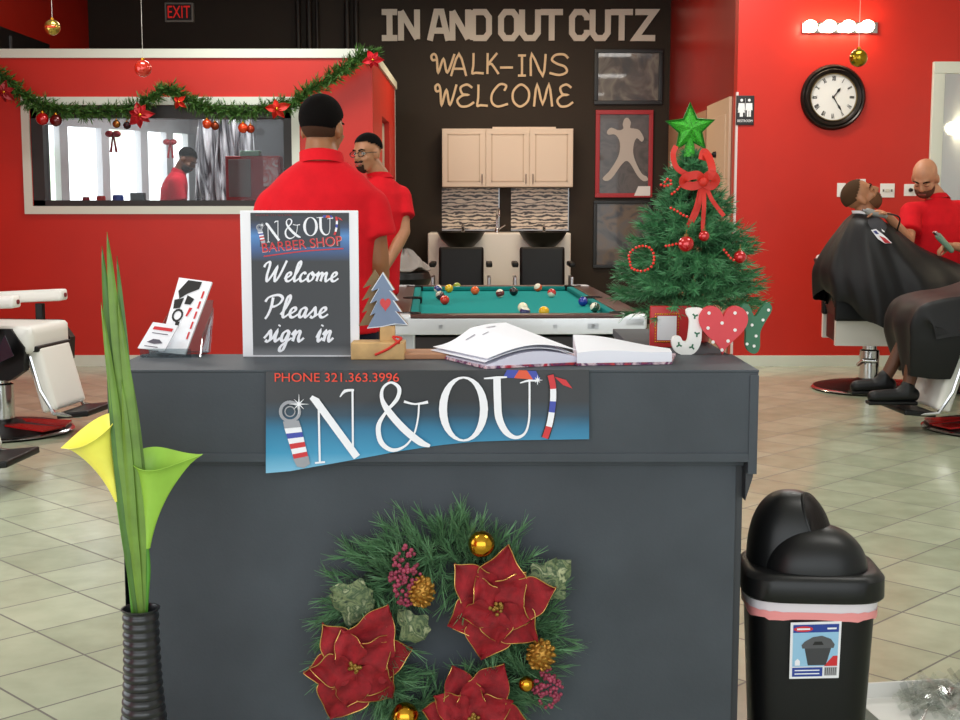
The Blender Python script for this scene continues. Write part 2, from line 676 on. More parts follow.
# booth right side wall with a doorway opening
dy0, dy1, dz1 = 12.6, 13.6, P(385, 118, 12.9).z
mb = MB().span((BXR - .14, YF + T, 0), (BXR, dy0, BT - .06)).span((BXR - .14, dy1, 0), (BXR, YBB, BT - .06)).span((BXR - .14, dy0, dz1), (BXR, dy1, BT - .06))
struct('wall_booth_side', mb, RED)
BINT = mat('booth_grey_wall_paint', (196, 198, 202), .7)
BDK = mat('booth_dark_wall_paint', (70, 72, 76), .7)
struct('wall_booth_rear', MB().span((XL, YBB, 0), (BXR, YBB + .1, BT - .06)), BINT)
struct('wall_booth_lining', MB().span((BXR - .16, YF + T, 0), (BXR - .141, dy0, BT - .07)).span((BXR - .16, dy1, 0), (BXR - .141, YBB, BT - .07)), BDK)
struct('ceiling_booth', MB().span((XL, YF, BT - .06), (BXR, YBB + .1, BT - .02)), CEIL)
mb = MB().span((XL, YF - .02, BT - .075), (BXR + .02, YF + .02, BT)).span((BXR - .02, YF - .02, BT - .075), (BXR + .02, YBB + .1, BT))
struct('trim_1', mb, WHITE)
struct('baseboard_left', MB().span((XL, YF - .018, 0), (BXR, YF, .095)), WHITE)
# grey door edge seen in the side doorway of the booth
d = MB().span((BXR - .10, dy0 + .02, .01), (BXR - .05, dy1 - .02, dz1 - .02)).build('door_3', mat('pale_grey_door', (176, 170, 160), .6))
d['kind'] = 'structure'
MB().cap((BXR - .05, dy0 + .12, 1.05), (BXR - .01, dy0 + .12, 1.05), .03, .03).build('door_knob', STEEL, d)

# interior window
win = MB().span((wx0, YF - .022, wz1 - fw), (wx1, YF + .0, wz1)).span((wx0, YF - .022, wz0), (wx1, YF, wz0 + fw)).span((wx0, YF - .022, wz0 + fw), (ox0, YF, wz1 - fw)).span((ox1, YF - .022, wz0 + fw), (wx1, YF, wz1 - fw))
WO = struct('window_1', win, WHITE)
DKF = mat('dark_window_frame', (40, 38, 36), .5)
g = .075
mb = MB().span((ox0, YF + .02, oz0), (ox0 + .1, YF + T, oz1)).span((ox1 - g, YF + .02, oz0), (ox1, YF + T, oz1)).span((ox0, YF + .02, oz1 - .11), (ox1, YF + T, oz1)).span((ox0, YF + .02, oz0), (ox1, YF + T, oz0 + .05))
mb.build('window_frame', DKF, WO)
MB().span((ox0 + .1, YF + .1, oz0 + .05), (ox1 - g, YF + .106, oz1 - .11)).build('pane', clear_mat('booth_glass', (240, 243, 244), .012), WO)

# booth interior: oblique daylight window wall on the left
def day_material():
    m = bpy.data.materials.new('bright_outdoor_daylight')
    m.use_nodes = True
    nt = m.node_tree
    b = nt.nodes['Principled BSDF']
    tc = nt.nodes.new('ShaderNodeTexCoord')
    nz = nt.nodes.new('ShaderNodeTexNoise')
    nz.inputs['Scale'].default_value = 2.4
    nt.links.new(tc.outputs['Object'], nz.inputs['Vector'])
    rp = nt.nodes.new('ShaderNodeValToRGB')
    rp.color_ramp.elements[0].position = .36
    rp.color_ramp.elements[0].color = lin((196, 206, 186))
    rp.color_ramp.elements[1].position = .52
    rp.color_ramp.elements[1].color = (1, 1, 1, 1)
    nt.links.new(nz.outputs['Fac'], rp.inputs['Fac'])
    nt.links.new(rp.outputs['Color'], b.inputs['Emission Color'])
    b.inputs['Emission Strength'].default_value = 3.2
    b.inputs['Base Color'].default_value = (.02, .02, .02, 1)
    return m
DAY = day_material()
q0, q1 = Vector((-4.35, 12.5, 0)), Vector((-3.15, 14.45, 0))
ax = (q1 - q0).normalized()
nx = Vector((ax.y, -ax.x, 0))
Rm = Matrix((ax, -nx, ZA)).transposed()
Lq = (q1 - q0).length
zs0, zs1 = 1.35, 2.16
mb = MB()
mb.box(q0 + ax * Lq / 2 + ZA * (zs0 / 2), (Lq, .06, zs0), Rm).box(q0 + ax * Lq / 2 + ZA * ((zs1 + BT - .06) / 2), (Lq, .06, BT - .06 - zs1), Rm)
mul = [0.0, .24, .47, .70, .86, 1.0]
for f_ in mul:
    mb.box(q0 + ax * (Lq * f_) + ZA * ((zs0 + zs1) / 2), (.10 if f_ else .2, .09, zs1 - zs0), Rm)
W2 = struct('window_2', mb, mat('pale_grey_mullion', (206, 208, 212), .5))
for a_, b_ in zip(mul, mul[1:]):
    MB().box(q0 + ax * (Lq * (a_ + b_) / 2) - nx * .05 + ZA * ((zs0 + zs1) / 2), (Lq * (b_ - a_) - .02, .02, zs1 - zs0), Rm).build('pane', DAY, W2)
area_light('booth_lamp_light', (-2.6, 12.9, BT - .12), (0, 0, 0), .8, .5, 30, (1, .98, .95))
# ================================================================ lettering on the black wall
BLOCK = {
    'I': [[(0.5, .08), (.5, .92)], [(.05, .92), (.95, .92)], [(.05, .08), (.95, .08)]],
    'N': [[(.1, 0), (.1, .95)], [(.1, .95), (.9, .05)], [(.9, .05), (.9, 1)]],
    'A': [[(.08, 0), (.38, .93), (.62, .93), (.92, 0)], [(.22, .32), (.78, .32)]],
    'D': [[(.1, .08), (.7, .08), (.9, .25), (.9, .75), (.7, .92), (.1, .92)], [(.1, .02), (.1, .98)]],
    'O': [[(.1, .25), (.3, .08), (.7, .08), (.9, .25), (.9, .75), (.7, .92), (.3, .92), (.1, .75)], 'closed'],
    'U': [[(.1, 1), (.1, .25), (.3, .08), (.7, .08), (.9, .25), (.9, 1)]],
    'T': [[(0, .92), (1, .92)], [(.5, 0), (.5, .9)]],
    'C': [[(.9, .66), (.9, .78), (.7, .92), (.3, .92), (.1, .75), (.1, .25), (.3, .08), (.7, .08), (.9, .22), (.9, .34)]],
    'Z': [[(.05, .92), (.93, .92), (.07, .08), (.98, .08)]],
}
def block_letter(ch, x0, x1, y0, y1, label):
    a, b = P(x0, y1, YB - .03), P(x1, y0, YB - .03)
    w, h = b.x - a.x, b.z - a.z
    st = BLOCK[ch]
    cl = st[-1] == 'closed'
    mb = MB()
    for i, s in enumerate(q for q in st if q != 'closed'):
        mb.ribbon([(p[0] * w, p[1] * h) for p in s], .068, a - YA * (.001 * i), XA, ZA, .028, closed=cl)
    o = mb.build('wall_letter', OFFW, None, 0)
    tag(o, label, 'letter', 'large block letters on the black wall')
words = [('IN', [('I', 381, 398), ('N', 399, 419)]), ('AND', [('A', 428, 450), ('N', 450.5, 470), ('D', 471, 491)]),
         ('OUT', [('O', 499, 519), ('U', 520, 540), ('T', 540.5, 563)]), ('CUTZ', [('C', 570, 589), ('U', 590.5, 610), ('T', 610.5, 633), ('Z', 634, 656)])]
for w, ls in words:
    for ch, a, b in ls:
        block_letter(ch, a, b, 9.5, 40.5, 'big off-white block letter %s of the word %s in the top line of wall lettering' % (ch, w))

SCR = {
    'W': [[(.2, .72), (.06, .7), (.02, .9), (.14, 1), (.24, .8), (.3, .08), (.52, .75), (.68, .08), (.98, 1)]],
    'A': [[(0, 0), (.42, 1), (.8, 0)], [(.15, .33), (.7, .33)]],
    'L': [[(.12, 1), (.1, .4), (.02, .04), (.3, .06), (.9, .03)]],
    'K': [[(.12, 1), (.1, 0)], [(.8, 1), (.14, .45), (.4, .48), (.9, 0)]],
    '-': [[(0, .5), (1, .5)]],
    'I': [[(.5, .98), (.5, .02)], [(.1, .98), (.9, .98)], [(.1, .02), (.9, .02)]],
    'N': [[(.05, 0), (.1, 1), (.75, .02), (.92, 1)]],
    'S': [[(.92, .8), (.7, .98), (.3, .95), (.14, .72), (.4, .53), (.75, .4), (.85, .15), (.5, 0), (.02, .1)]],
    'E': [[(.85, .85), (.55, 1), (.2, .86), (.3, .58), (.6, .53), (.3, .5), (.02, .28), (.2, .02), (.6, .02), (.95, .2)]],
    'C': [[(.75, .72), (.85, .95), (.5, 1), (.12, .6), (.1, .2), (.4, 0), (.95, .12)]],
    'O': [[(.5, 1), (.08, .7), (.08, .25), (.45, 0), (.88, .25), (.92, .72)], 'closed'],
    'M': [[(0, 0), (.16, 1), (.46, .12), (.78, 1), (.96, 0)]],
}
def script_letter(ch, x0, x1, y0, y1, label):
    a, b = P(x0, y1, YB - .02), P(x1, y0, YB - .02)
    w, h = b.x - a.x, b.z - a.z
    st = SCR[ch]
    cl = st[-1] == 'closed'
    mb = MB()
    straight = ch in 'AILM-NK'
    for i, s in enumerate(q for q in st if q != 'closed'):
        mb.ribbon([(p[0] * w, p[1] * h) for p in s], .026, a - YA * (.001 * i), XA, ZA, .018, closed=cl, smooth=(3 if straight else 6) if len(s) > 2 else 0)
    tag(mb.build('wall_letter', CREAM, None, 0), label, 'letter', 'thin cream letters on the black wall')
for ch, a, b, t0, t1 in (('W', 431, 455, 54, 74), ('A', 451, 470, 54, 76), ('L', 472, 485, 53, 74), ('K', 486, 500, 53, 74), ('-', 500, 513, 62, 73), ('I', 517, 527, 55, 76), ('N', 530, 547, 54, 76), ('S', 549, 570, 54, 75)):
    script_letter(ch, a, b, t0, t1, 'thin cream wall %s of the line WALK-INS' % ('hyphen' if ch == '-' else 'letter ' + ch))
for k, (ch, a, b) in enumerate((('W', 435, 457), ('E', 457, 475), ('L', 477, 489), ('C', 490, 509), ('O', 512, 530), ('M', 534, 553), ('E', 557, 574))):
    script_letter(ch, a, b, 84.5, 106.5, 'thin cream wall letter %s of the word WELCOME%s' % (ch, {1: ', the E next to W', 6: ', the E at its end'}.get(k, '')))

# exit sign
a, b = P(165, 22, YB - .06), P(193, 2.5, YB - .06)
t = thing('exit_sign', ((a.x + b.x) / 2, YB - .03, a.z), 'red EXIT sign in a pale frame, high on the black wall above the booth', 'sign')
MB().span((a.x, YB - .06, a.z), (b.x, YB, b.z), .004).build('housing', mat('grey_frame', (150, 146, 138), .5), t)
MB().span((a.x + .02, YB - .064, a.z + .02), (b.x - .02, YB - .058, b.z - .02)).build('face_panel', mat('dark_sign_face', (34, 18, 16), .4), t)
text_mesh('lettering', 'EXIT', .2, (a.x + .035, YB - .066, a.z + .045), XA, ZA, mat('red_lit_letters', (190, 26, 20), .5, emit=.6), t, .003, width=b.x - a.x - .07)

# ================================================================ framed pictures
FRB = mat('black_picture_frame', (16, 15, 15), .35)
def graphic(name, cols, scale, seed=0, coat=.4, rough=.3):
    m = bpy.data.materials.new(name)
    m.use_nodes = True
    nt = m.node_tree
    b = nt.nodes['Principled BSDF']
    tc = nt.nodes.new('ShaderNodeTexCoord')
    mp = nt.nodes.new('ShaderNodeMapping')
    mp.inputs['Location'].default_value = (seed * 3.1, seed * 1.7, seed)
    nz = nt.nodes.new('ShaderNodeTexNoise')
    nz.inputs['Scale'].default_value = scale
    nz.inputs['Detail'].default_value = 3
    nz.inputs['Distortion'].default_value = 1.2
    rp = nt.nodes.new('ShaderNodeValToRGB')
    e = rp.color_ramp.elements
    while len(e) < len(cols):
        e.new(.5)
    for i, c in enumerate(cols):
        e[i].position = .32 + .36 * i / (len(cols) - 1)
        e[i].color = lin(c)
    nt.links.new(tc.outputs['Object'], mp.inputs[0])
    nt.links.new(mp.outputs[0], nz.inputs['Vector'])
    nt.links.new(nz.outputs['Fac'], rp.inputs['Fac'])
    nt.links.new(rp.outputs['Color'], b.inputs['Base Color'])
    b.inputs['Roughness'].default_value = rough
    b.inputs['Coat Weight'].default_value = coat
    return m
def picture(x0, y0, x1, y1, fwid, framem, artm, label):
    a, b = P(x0, y1, YB - .03), P(x1, y0, YB - .03)
    t = thing('framed_picture', ((a.x + b.x) / 2, YB - .02, a.z), label, 'picture', 'framed pictures on the black wall')
    mb = MB()
    for s, e in (((a.x, a.z), (b.x, a.z + fwid)), ((a.x, b.z - fwid), (b.x, b.z)), ((a.x, a.z + fwid), (a.x + fwid, b.z - fwid)), ((b.x - fwid, a.z + fwid), (b.x, b.z - fwid))):
        mb.span((s[0], YB - .04, s[1]), (e[0], YB, e[1]), .004)
    mb.build('frame', framem, t)
    MB().span((a.x + fwid, YB - .02, a.z + fwid), (b.x - fwid, YB - .01, b.z - fwid)).build('print', artm, t)
    return t, a, b
picture(594, 49, 663, 104.5, .045, FRB, graphic('dim_landscape_print', [(34, 28, 26), (70, 56, 46), (120, 112, 100), (52, 40, 34)], 2.6, 1), 'black framed dim wide picture high on the black wall, topmost of three')
t, a, b = picture(595, 110, 653.5, 197.5, .05, mat('red_poster_border', (178, 36, 46), .4), graphic('grey_sports_print', [(46, 42, 42), (88, 80, 78), (60, 56, 54)], 5, 2), 'red bordered sports poster of a player in a pale uniform, middle of three')
# generic ball player in a pale uniform
PU = mat('poster_uniform_grey', (196, 190, 186), .5)
mb = MB()
o_ = Vector((a.x, YB - .026, a.z)); W_, H_ = b.x - a.x, b.z - a.z
sil = [(.13, .22), (.2, .19), (.3, .23), (.45, .37), (.54, .42), (.62, .38), (.74, .25), (.84, .19), (.92, .2), (.9, .24), (.82, .27), (.73, .37), (.66, .5), (.67, .62), (.72, .68), (.8, .64), (.84, .68), (.76, .77), (.66, .79), (.6, .8), (.61, .86), (.56, .91), (.5, .9), (.47, .84), (.48, .79), (.4, .77), (.27, .8), (.2, .76), (.22, .72), (.34, .72), (.42, .64), (.42, .52), (.36, .42), (.24, .3)]
sp_ = catmull([Vector(p) for p in sil], 4, True)[0]
mb.prism([(p.x * W_, p.y * H_) for p in sp_], o_, XA, ZA, .002)
mb.build('player_figure', PU, t)
MB().prism([(.68 * W_, .02 * H_), (.96 * W_, .02 * H_), (.96 * W_, .13 * H_), (.75 * W_, .13 * H_)], (a.x, YB - .044, a.z), XA, ZA, .003).build('price_tag', PAPER, t)
picture(593, 200.5, 652, 268, .04, FRB, graphic('brown_portrait_print', [(40, 40, 42), (84, 80, 78), (104, 84, 62), (50, 46, 46)], 3.2, 3), 'black framed grey and brown picture, lowest of three beside the tree')

# ================================================================ wall cabinet and wash station
CAB = mat('cream_cabinet', (232, 216, 200), .45)
dpt = .3
YC = YB - dpt
a, b = P(442, 187, YC), P(573.5, 128.5, YC)
t = thing('wall_cabinet', ((a.x + b.x) / 2, YB - dpt / 2, a.z), 'cream three-door wall cabinet under the WELCOME lettering', 'cabinet')
MB().span((a.x, YC + .02, a.z), (b.x, YB, b.z), .003).span((a.x + .58 * 1.0, YC + .03, b.z), (b.x - .2, YB, b.z + .02)).build('body', CAB, t)
ww = (b.x - a.x) / 3
for i in range(3):
    x0, x1 = a.x + ww * i + .005, a.x + ww * (i + 1) - .005
    d = MB().span((x0, YC, a.z + .004), (x1, YC + .02, b.z - .004), .003).build('door', CAB, t)
    mb = MB()
    m_ = .06
    for s, e in (((x0 + m_, a.z + m_), (x1 - m_, a.z + m_ + .012)), ((x0 + m_, b.z - m_ - .012), (x1 - m_, b.z - m_)), ((x0 + m_, a.z + m_), (x0 + m_ + .012, b.z - m_)), ((x1 - m_ - .012, a.z + m_), (x1 - m_, b.z - m_))):
        mb.span((s[0], YC - .006, s[1]), (e[0], YC + .004, e[1]))
    mb.build('door_moulding', mat('cream_cabinet_groove', (206, 186, 166), .5), d)
    hx = x1 - .035 if i < 2 else x0 + .035
    MB().tube([(hx, YC, a.z + .04), (hx, YC - .025, a.z + .045), (hx, YC - .025, a.z + .14), (hx, YC, a.z + .145)], .006, 8).build('handle', STEEL, d)
# wavy backsplash panels
def wavy(name):
    m = bpy.data.materials.new(name)
    m.use_nodes = True
    nt = m.node_tree
    b = nt.nodes['Principled BSDF']
    tc = nt.nodes.new('ShaderNodeTexCoord')
    mp = nt.nodes.new('ShaderNodeMapping')
    mp.inputs['Scale'].default_value = (.35, 1, 1.0)
    nz = nt.nodes.new('ShaderNodeTexWave')
    nz.wave_type = 'BANDS'
    nz.bands_direction = 'Z'
    nz.inputs['Scale'].default_value = 8
    nz.inputs['Distortion'].default_value = 7
    nz.inputs['Detail'].default_value = 2.5
    nz.inputs['Detail Scale'].default_value = 3.0
    rp = nt.nodes.new('ShaderNodeValToRGB')
    rp.color_ramp.elements[0].color = lin((66, 58, 54))
    rp.color_ramp.elements[0].position = .15
    rp.color_ramp.elements[1].color = lin((226, 212, 196))
    rp.color_ramp.elements[1].position = .7
    nt.links.new(tc.outputs['Object'], mp.inputs[0])
    nt.links.new(mp.outputs[0], nz.inputs['Vector'])
    nt.links.new(nz.outputs['Fac'], rp.inputs['Fac'])
    nt.links.new(rp.outputs['Color'], b.inputs['Base Color'])
    b.inputs['Roughness'].default_value = .3
    return m
WAV = wavy('wavy_mosaic')
for x0, x1, lab in ((442, 499.5, 'wavy grey mosaic backsplash panel behind the faucet, the left one'), (511, 569, 'wavy grey mosaic backsplash panel under the right end of the cabinet')):
    c, e = P(x0, 229.5, YB - .02), P(x1, 188, YB - .02)
    t = thing('backsplash_panel', ((c.x + e.x) / 2, YB - .01, c.z), lab, 'backsplash', 'wavy backsplash panels')
    MB().span((c.x, YB - .02, c.z), (e.x, YB, e.z)).build('mosaic_sheet', WAV, t)
    MB().span((c.x, YB - .028, c.z - .012), (e.x, YB, c.z)).span((e.x - .012, YB - .028, c.z), (e.x, YB, e.z)).build('edge_strip', STEEL, t)
# white wash counter
YW = 14.9
c, e = P(428, 300, YW), P(571, 233, YW)
t = thing('wash_counter', ((c.x + e.x) / 2, YB - .3, 0), 'white wash counter between the two black shampoo bowls', 'counter')
MB().span((c.x, YW, .05), (e.x, YB - .03, e.z), .02).build('cabinet_body', WVINYL, t)
MB().span((c.x + .05, YW + .05, 0), (e.x - .05, YB - .03, .06)).build('plinth', BLK, t)
f0 = P(497, 233, YW + .35)
t = thing('wash_faucet', (f0.x, YW + .35, f0.z), 'tall chrome gooseneck faucet on the white wash counter', 'faucet')
MB().cap((f0.x, YW + .35, f0.z), (f0.x, YW + .35, f0.z + .04), .03, .025).build('faucet_base', CHROME, t)
MB().tube(curve3([(f0.x, YW + .35, f0.z + .02), (f0.x, YW + .35, f0.z + .2), (f0.x + .01, YW + .3, f0.z + .27), (f0.x + .02, YW + .2, f0.z + .25), (f0.x + .02, YW + .18, f0.z + .19)], 6), .013, 10).build('spout', CHROME, t)
MB().cap((f0.x + .03, YW + .35, f0.z + .05), (f0.x + .09, YW + .33, f0.z + .09), .009, .007).build('lever', CHROME, t)

def shampoo_set(px, pxw, lab):
    yb_ = 14.75
    k = P(px, 240, yb_)
    zt = P(px, 232, yb_).z
    t = thing('shampoo_bowl', (k.x, yb_, P(px, 248, yb_).z), 'black shampoo bowl ' + lab, 'basin', 'black shampoo bowls')
    prof = [(.06, -.12), (.14, -.1), (.22, -.02), (.26, .05), (.27, .06), (.25, .065), (.2, .0), (.1, -.06), (.02, -.07)]
    MB().lathe([(r, z) for r, z in prof], (k.x, yb_, zt - .06), 28, None, 1.0, .9).build('bowl', BLKV, t)
    MB().cap((k.x + .02, yb_ + .2, zt - .02), (k.x + .02, yb_ + .18, zt + .07), .02, .016).cap((k.x + .02, yb_ + .18, zt + .07), (k.x + .02, yb_ + .08, zt + .06), .012, .012).build('mixer_tap', CHROME, t)
    MB().cap((k.x, yb_, zt - .18), (k.x, yb_, .35), .06, .1).build('drain_pedestal', BLK, t)
    yc_ = 13.7
    k = P(px, 240, yc_)
    c = thing('shampoo_chair', (k.x, yc_, 0), 'black reclining shampoo chair ' + lab, 'chair', 'black shampoo chairs')
    zb = P(px, 249, yc_).z
    MB().box((k.x, yc_ + .16, (zb + .45) / 2 + .0), (.47, .12, zb - .42), (math.radians(-8), 0, 0), .035).build('backrest', BLKV, c)
    MB().box((k.x, yc_ - .12, .45), (.5, .5, .13), None, .035).build('seat', BLKV, c)
    for s in (-1, 1):
        ar = MB().box((k.x + s * .29, yc_ - .02, P(px, 264, yc_).z), (.065, .42, .05), None, .02).build('armrest', BLKV, c)
        MB().box((k.x + s * .29, yc_ - .02, .52), (.035, .36, .3), None, .01).build('arm_panel', STEEL, c)
        MB().tube([(k.x + s * .27, yc_ - .2, .4), (k.x + s * .27, yc_ - .2, .0)], .018, 8).build('leg', CHROME, c)
        MB().tube([(k.x + s * .27, yc_ + .2, .4), (k.x + s * .27, yc_ + .2, .0)], .018, 8).build('leg', CHROME, c)
shampoo_set(461, 0, 'in front of the wash counter, left of the faucet')
shampoo_set(543, 0, 'in front of the wash counter, right of the faucet')

# ================================================================ clock wall
t = thing('vanity_light_bar', P(839, 30, YF - .05), 'chrome light bar with four glowing bulbs on the red wall above the clock', 'lamp')
a, b = P(801, 34, YF), P(877, 22.5, YF)
MB().span((a.x, YF - .035, a.z), (b.x, YF, b.z), .01).build('back_plate', CHROME, t)
BULB = mat('lit_bulb', (255, 236, 200), .3, emit=24)
for px in (810, 829, 848, 867):
    p = P(px, 26.5, YF - .085)
    s_ = MB().cap((p.x, YF - .03, p.z), (p.x, YF - .05, p.z), .026, .024).build('socket', CHROME, t)
    MB().ball((p.x, YF - .095, p.z), (.06, .06, .052)).build('bulb', BULB, s_)
vb_ = copy_tree(t, (XR, 9.4, 2.16), None, label='light bar on the pale side wall at the right, facing the mirror')
vb_.rotation_euler = (0, 0, -PI / 2)
# clock
cc = P(832.5, 97.5, YF)
R_ = (P(865, 97, YF).x - P(800, 97, YF).x) / 2
t = thing('wall_clock', (cc.x, YF, cc.z - R_), 'large round wall clock with dark bronze rim and white roman dial', 'clock')
RF = Matrix.Rotation(PI / 2, 3, 'X')
MB().lathe([(R_ * .96, 0), (R_, .012), (R_ * .985, .035), (R_ * .93, .05), (R_ * .88, .04), (R_ * .84, .05), (R_ * .76, .042), (R_ * .7, .028), (R_ * .69, .004), (R_ * .69, 0)], (cc.x, YF - .001, cc.z), 56, RF, cap=False).build('rim', mat('dark_bronze', (40, 34, 30), .28, .6), t)
MB().lathe([(R_ * .725, .03), (R_ * .72, .044), (R_ * .695, .044), (R_ * .69, .03)], (cc.x, YF - .001, cc.z), 56, RF, cap=False).build('inner_ring', mat('old_gold_trim', (130, 110, 74), .3, .8), t)
dial = MB().lathe([(R_ * .7, .01), (R_ * .7, .026), (0, .026)], (cc.x, YF - .001, cc.z), 56, RF).build('dial', mat('dial_white', (232, 230, 224), .4), t)
INK = mat('black_ink', (22, 20, 20), .5)
ROM = ['XII', 'I', 'II', 'III', 'IV', 'V', 'VI', 'VII', 'VIII', 'IX', 'X', 'XI']
mb = MB()
for i, s in enumerate(ROM):
    an = PI / 2 - i * PI / 6
    er = Vector((math.cos(an), 0, math.sin(an)))
    et = Vector((math.sin(an), 0, -math.cos(an)))
    hgt = R_ * .14
    o_ = Vector((cc.x, YF - .029, cc.z)) + er * (R_ * .5)
    wds = {'I': .3, 'V': .75, 'X': .75}
    tot = sum(wds[c] for c in s)
    x = -tot / 2
    for c in s:
        w = wds[c]
        if c == 'I':
            S = [[(x + w / 2, 0), (x + w / 2, 1)]]
        elif c == 'V':
            S = [[(x + .08, 1), (x + w / 2, 0), (x + w - .08, 1)]]
        else:
            S = [[(x + .08, 1), (x + w - .08, 0)], [(x + .08, 0), (x + w - .08, 1)]]
        for q in S:
            mb.ribbon([(u * hgt * .6, v * hgt) for u, v in q], hgt * .13, o_, et, er, .001)
        x += w
mb.build('numerals', INK, dial, 0)
def hand(an, l, w):
    an = PI / 2 - an
    er = Vector((math.cos(an), 0, math.sin(an)))
    et = Vector((math.sin(an), 0, -math.cos(an)))
    o_ = Vector((cc.x, YF - .033, cc.z))
    MB().prism([(-w * .5, -.12 * l), (w * .5, -.12 * l), (w * .35, .5 * l), (w * 1.1, .72 * l), (0, l), (-w * 1.1, .72 * l), (-w * .35, .5 * l)], o_, et, er, .002).build('hand', INK, t, 0)
hand(math.radians(37), R_ * .36, .011)
hand(math.radians(148), R_ * .5, .009)
MB().cap((cc.x, YF - .03, cc.z), (cc.x, YF - .036, cc.z), .012, .01).build('hand_cap', INK, t)
# restroom sign
a, b = P(735.8, 125, YF - .01), P(754.5, 95.5, YF - .01)
t = thing('restroom_sign', ((a.x + b.x) / 2, YF, a.z), 'black restroom sign with white man and woman figures on the red wall', 'sign')
MB().span((a.x, YF - .012, a.z), (b.x, YF, b.z), .005).build('plate', mat('black_sign_plate', (38, 36, 38), .4), t)
SW = mat('sign_white', (238, 238, 238), .5)
mb = MB()
w_, h_ = b.x - a.x, b.z - a.z
for k, cx in enumerate((.29, .71)):
    o_ = Vector((a.x + cx * w_, YF - .014, a.z))
    mb.lathe([(0, 0), (.075 * w_, 0), (.075 * w_, .003), (0, .003)], o_ + ZA * (.84 * h_), 16, RF)
    if k == 0:
        poly = [(-.16, .74), (.16, .74), (.2, .5), (.13, .5), (.1, .62), (.2, .42), (.09, .42), (.09, .28), (-.09, .28), (-.09, .42), (-.2, .42), (-.1, .62), (-.13, .5), (-.2, .5)]
    else:
        poly = [(-.17, .74), (.17, .74), (.19, .5), (.12, .5), (.11, .64), (.11, .28), (.015, .28), (.015, .48), (-.015, .48), (-.015, .28), (-.11, .28), (-.11, .64), (-.12, .5), (-.19, .5)]
    mb.prism([(x * w_, y * h_) for x, y in poly], o_, XA, ZA, .002)
mb.span((a.x + .495 * w_, YF - .014, a.z + .3 * h_), (a.x + .505 * w_, YF - .012, a.z + .9 * h_))
mb.build('pictograms', SW, t, 0)
text_mesh('lettering', 'RESTROOM', .03, (a.x + .09 * w_, YF - .013, a.z + .1 * h_), XA, ZA, SW, t, .002, width=.82 * w_)
# outlets and switch plates
for x0, y0, x1, y1, kind, lab in ((837, 183, 846, 197, 'switch', 'white single switch plate left of the reclined man’s head on the red wall'.replace('’', "'")), (856, 179, 866, 197, 'outlet', 'white outlet plate with a plug just behind the reclined head'),
                            (880, 183.5, 895, 197.5, 'double', 'white double outlet plate between the reclined head and the bald barber'), (904, 184, 917, 196, 'dark', 'outlet plate with black plugs beside the bald barber')):
    a, b = P(x0, y1, YF - .01), P(x1, y0, YF - .01)
    t = thing('outlet_plate' if kind != 'switch' else 'switch_plate', ((a.x + b.x) / 2, YF, a.z), lab, 'outlet' if kind != 'switch' else 'switch')
    MB().span((a.x, YF - .008, a.z), (b.x, YF, b.z), .003).build('plate', WVINYL, t)
    xm, zm = (a.x + b.x) / 2, (a.z + b.z) / 2
    if kind == 'switch':
        MB().box((xm, YF - .012, zm), (.02, .012, .045), None, .002).build('toggle', WVINYL, t)
    else:
        for dz in ((-.025, .025) if kind == 'outlet' else (0,)):
            MB().box((xm, YF - .01, zm + dz), (.035, .006, .028), None, .002).build('socket_face', mat('ivory', (214, 206, 190), .5), t)
        if kind != 'double':
            MB().cap((xm, YF - .01, zm + (.02 if kind == 'outlet' else 0)), (xm, YF - .04, zm + (.02 if kind == 'outlet' else 0)), .018, .014).build('plug', BLK, t)
        else:
            MB().box((xm + .035, YF - .012, zm), (.012, .008, .02)).box((xm - .035, YF - .012, zm), (.012, .008, .02)).build('socket_slot', mat('slot_grey', (120, 112, 100), .5), t)
# mirror with white frame
a = P(927, 200, YF)
mz1 = P(940, 62, YF).z
t = thing('wall_mirror', (a.x + .6, YF, .95), 'tall wall mirror in a broad white frame on the red wall behind the bald barber', 'mirror')
x0, x1, z0 = a.x, XR - .02, .95
fw2 = .1
mb = MB()
for s, e in (((x0, z0), (x1, z0 + fw2)), ((x0, mz1 - fw2), (x1, mz1)), ((x0, z0 + fw2), (x0 + fw2, mz1 - fw2)), ((x1 - fw2, z0 + fw2), (x1, mz1 - fw2))):
    mb.span((s[0], YF - .045, s[1]), (e[0], YF, e[1]), .008)
mb.build('frame', WHITE, t)
MB().span((x0 + fw2, YF - .02, z0 + fw2), (x1 - fw2, YF - .01, mz1 - fw2)).build('glass', mat('mirror_silver', (214, 220, 222), .04, 1.0), t)

# ================================================================ hanging ornaments
def hang_ball(px, py, Y, rpx, m, capm, lab, swirl=None):
    p = P(px, py, Y)
    r = rpx / (FPX / Y)
    t = thing('hanging_bauble', p - ZA * r, lab, 'ornament', 'baubles hung from the ceiling')
    MB().ball(p, r, None, 20, 14).build('ball', m, t)
    MB().lathe([(r * .22, r * .92), (r * .22, r * 1.2), (r * .1, r * 1.25)], p, 12).build('cap', capm, t)
    MB().tube([p + ZA * r * 1.2, Vector((p.x, p.y, ZC))], .0014, 5).build('string', mat('pale_string', (196, 190, 180), .7), t)
    if swirl:
        MB().ball(p + Vector((0, -.02 * 0 - r * .16, 0)), (r * .9, r * .9, r * .45), None, 20, 10).build('band', swirl, t)
hang_ball(143, 68.5, 7.6, 8.3, mat('orange_red_bauble', (205, 44, 24), .15, .35, coat=.8), GOLD, 'red bauble on a string hanging in front of the booth wall')
hang_ball(52.5, 27.5, 7.6, 7.6, mat('gold_green_bauble', (176, 150, 70), .2, .9), GOLD, 'gold bauble with a red band hanging at the upper left above the booth', ORB)
hang_ball(858.5, 58, 7.6, 8.8, mat('olive_gold_bauble', (160, 128, 30), .18, .9), GOLD, 'gold bauble hanging in front of the red wall between clock and light bar')
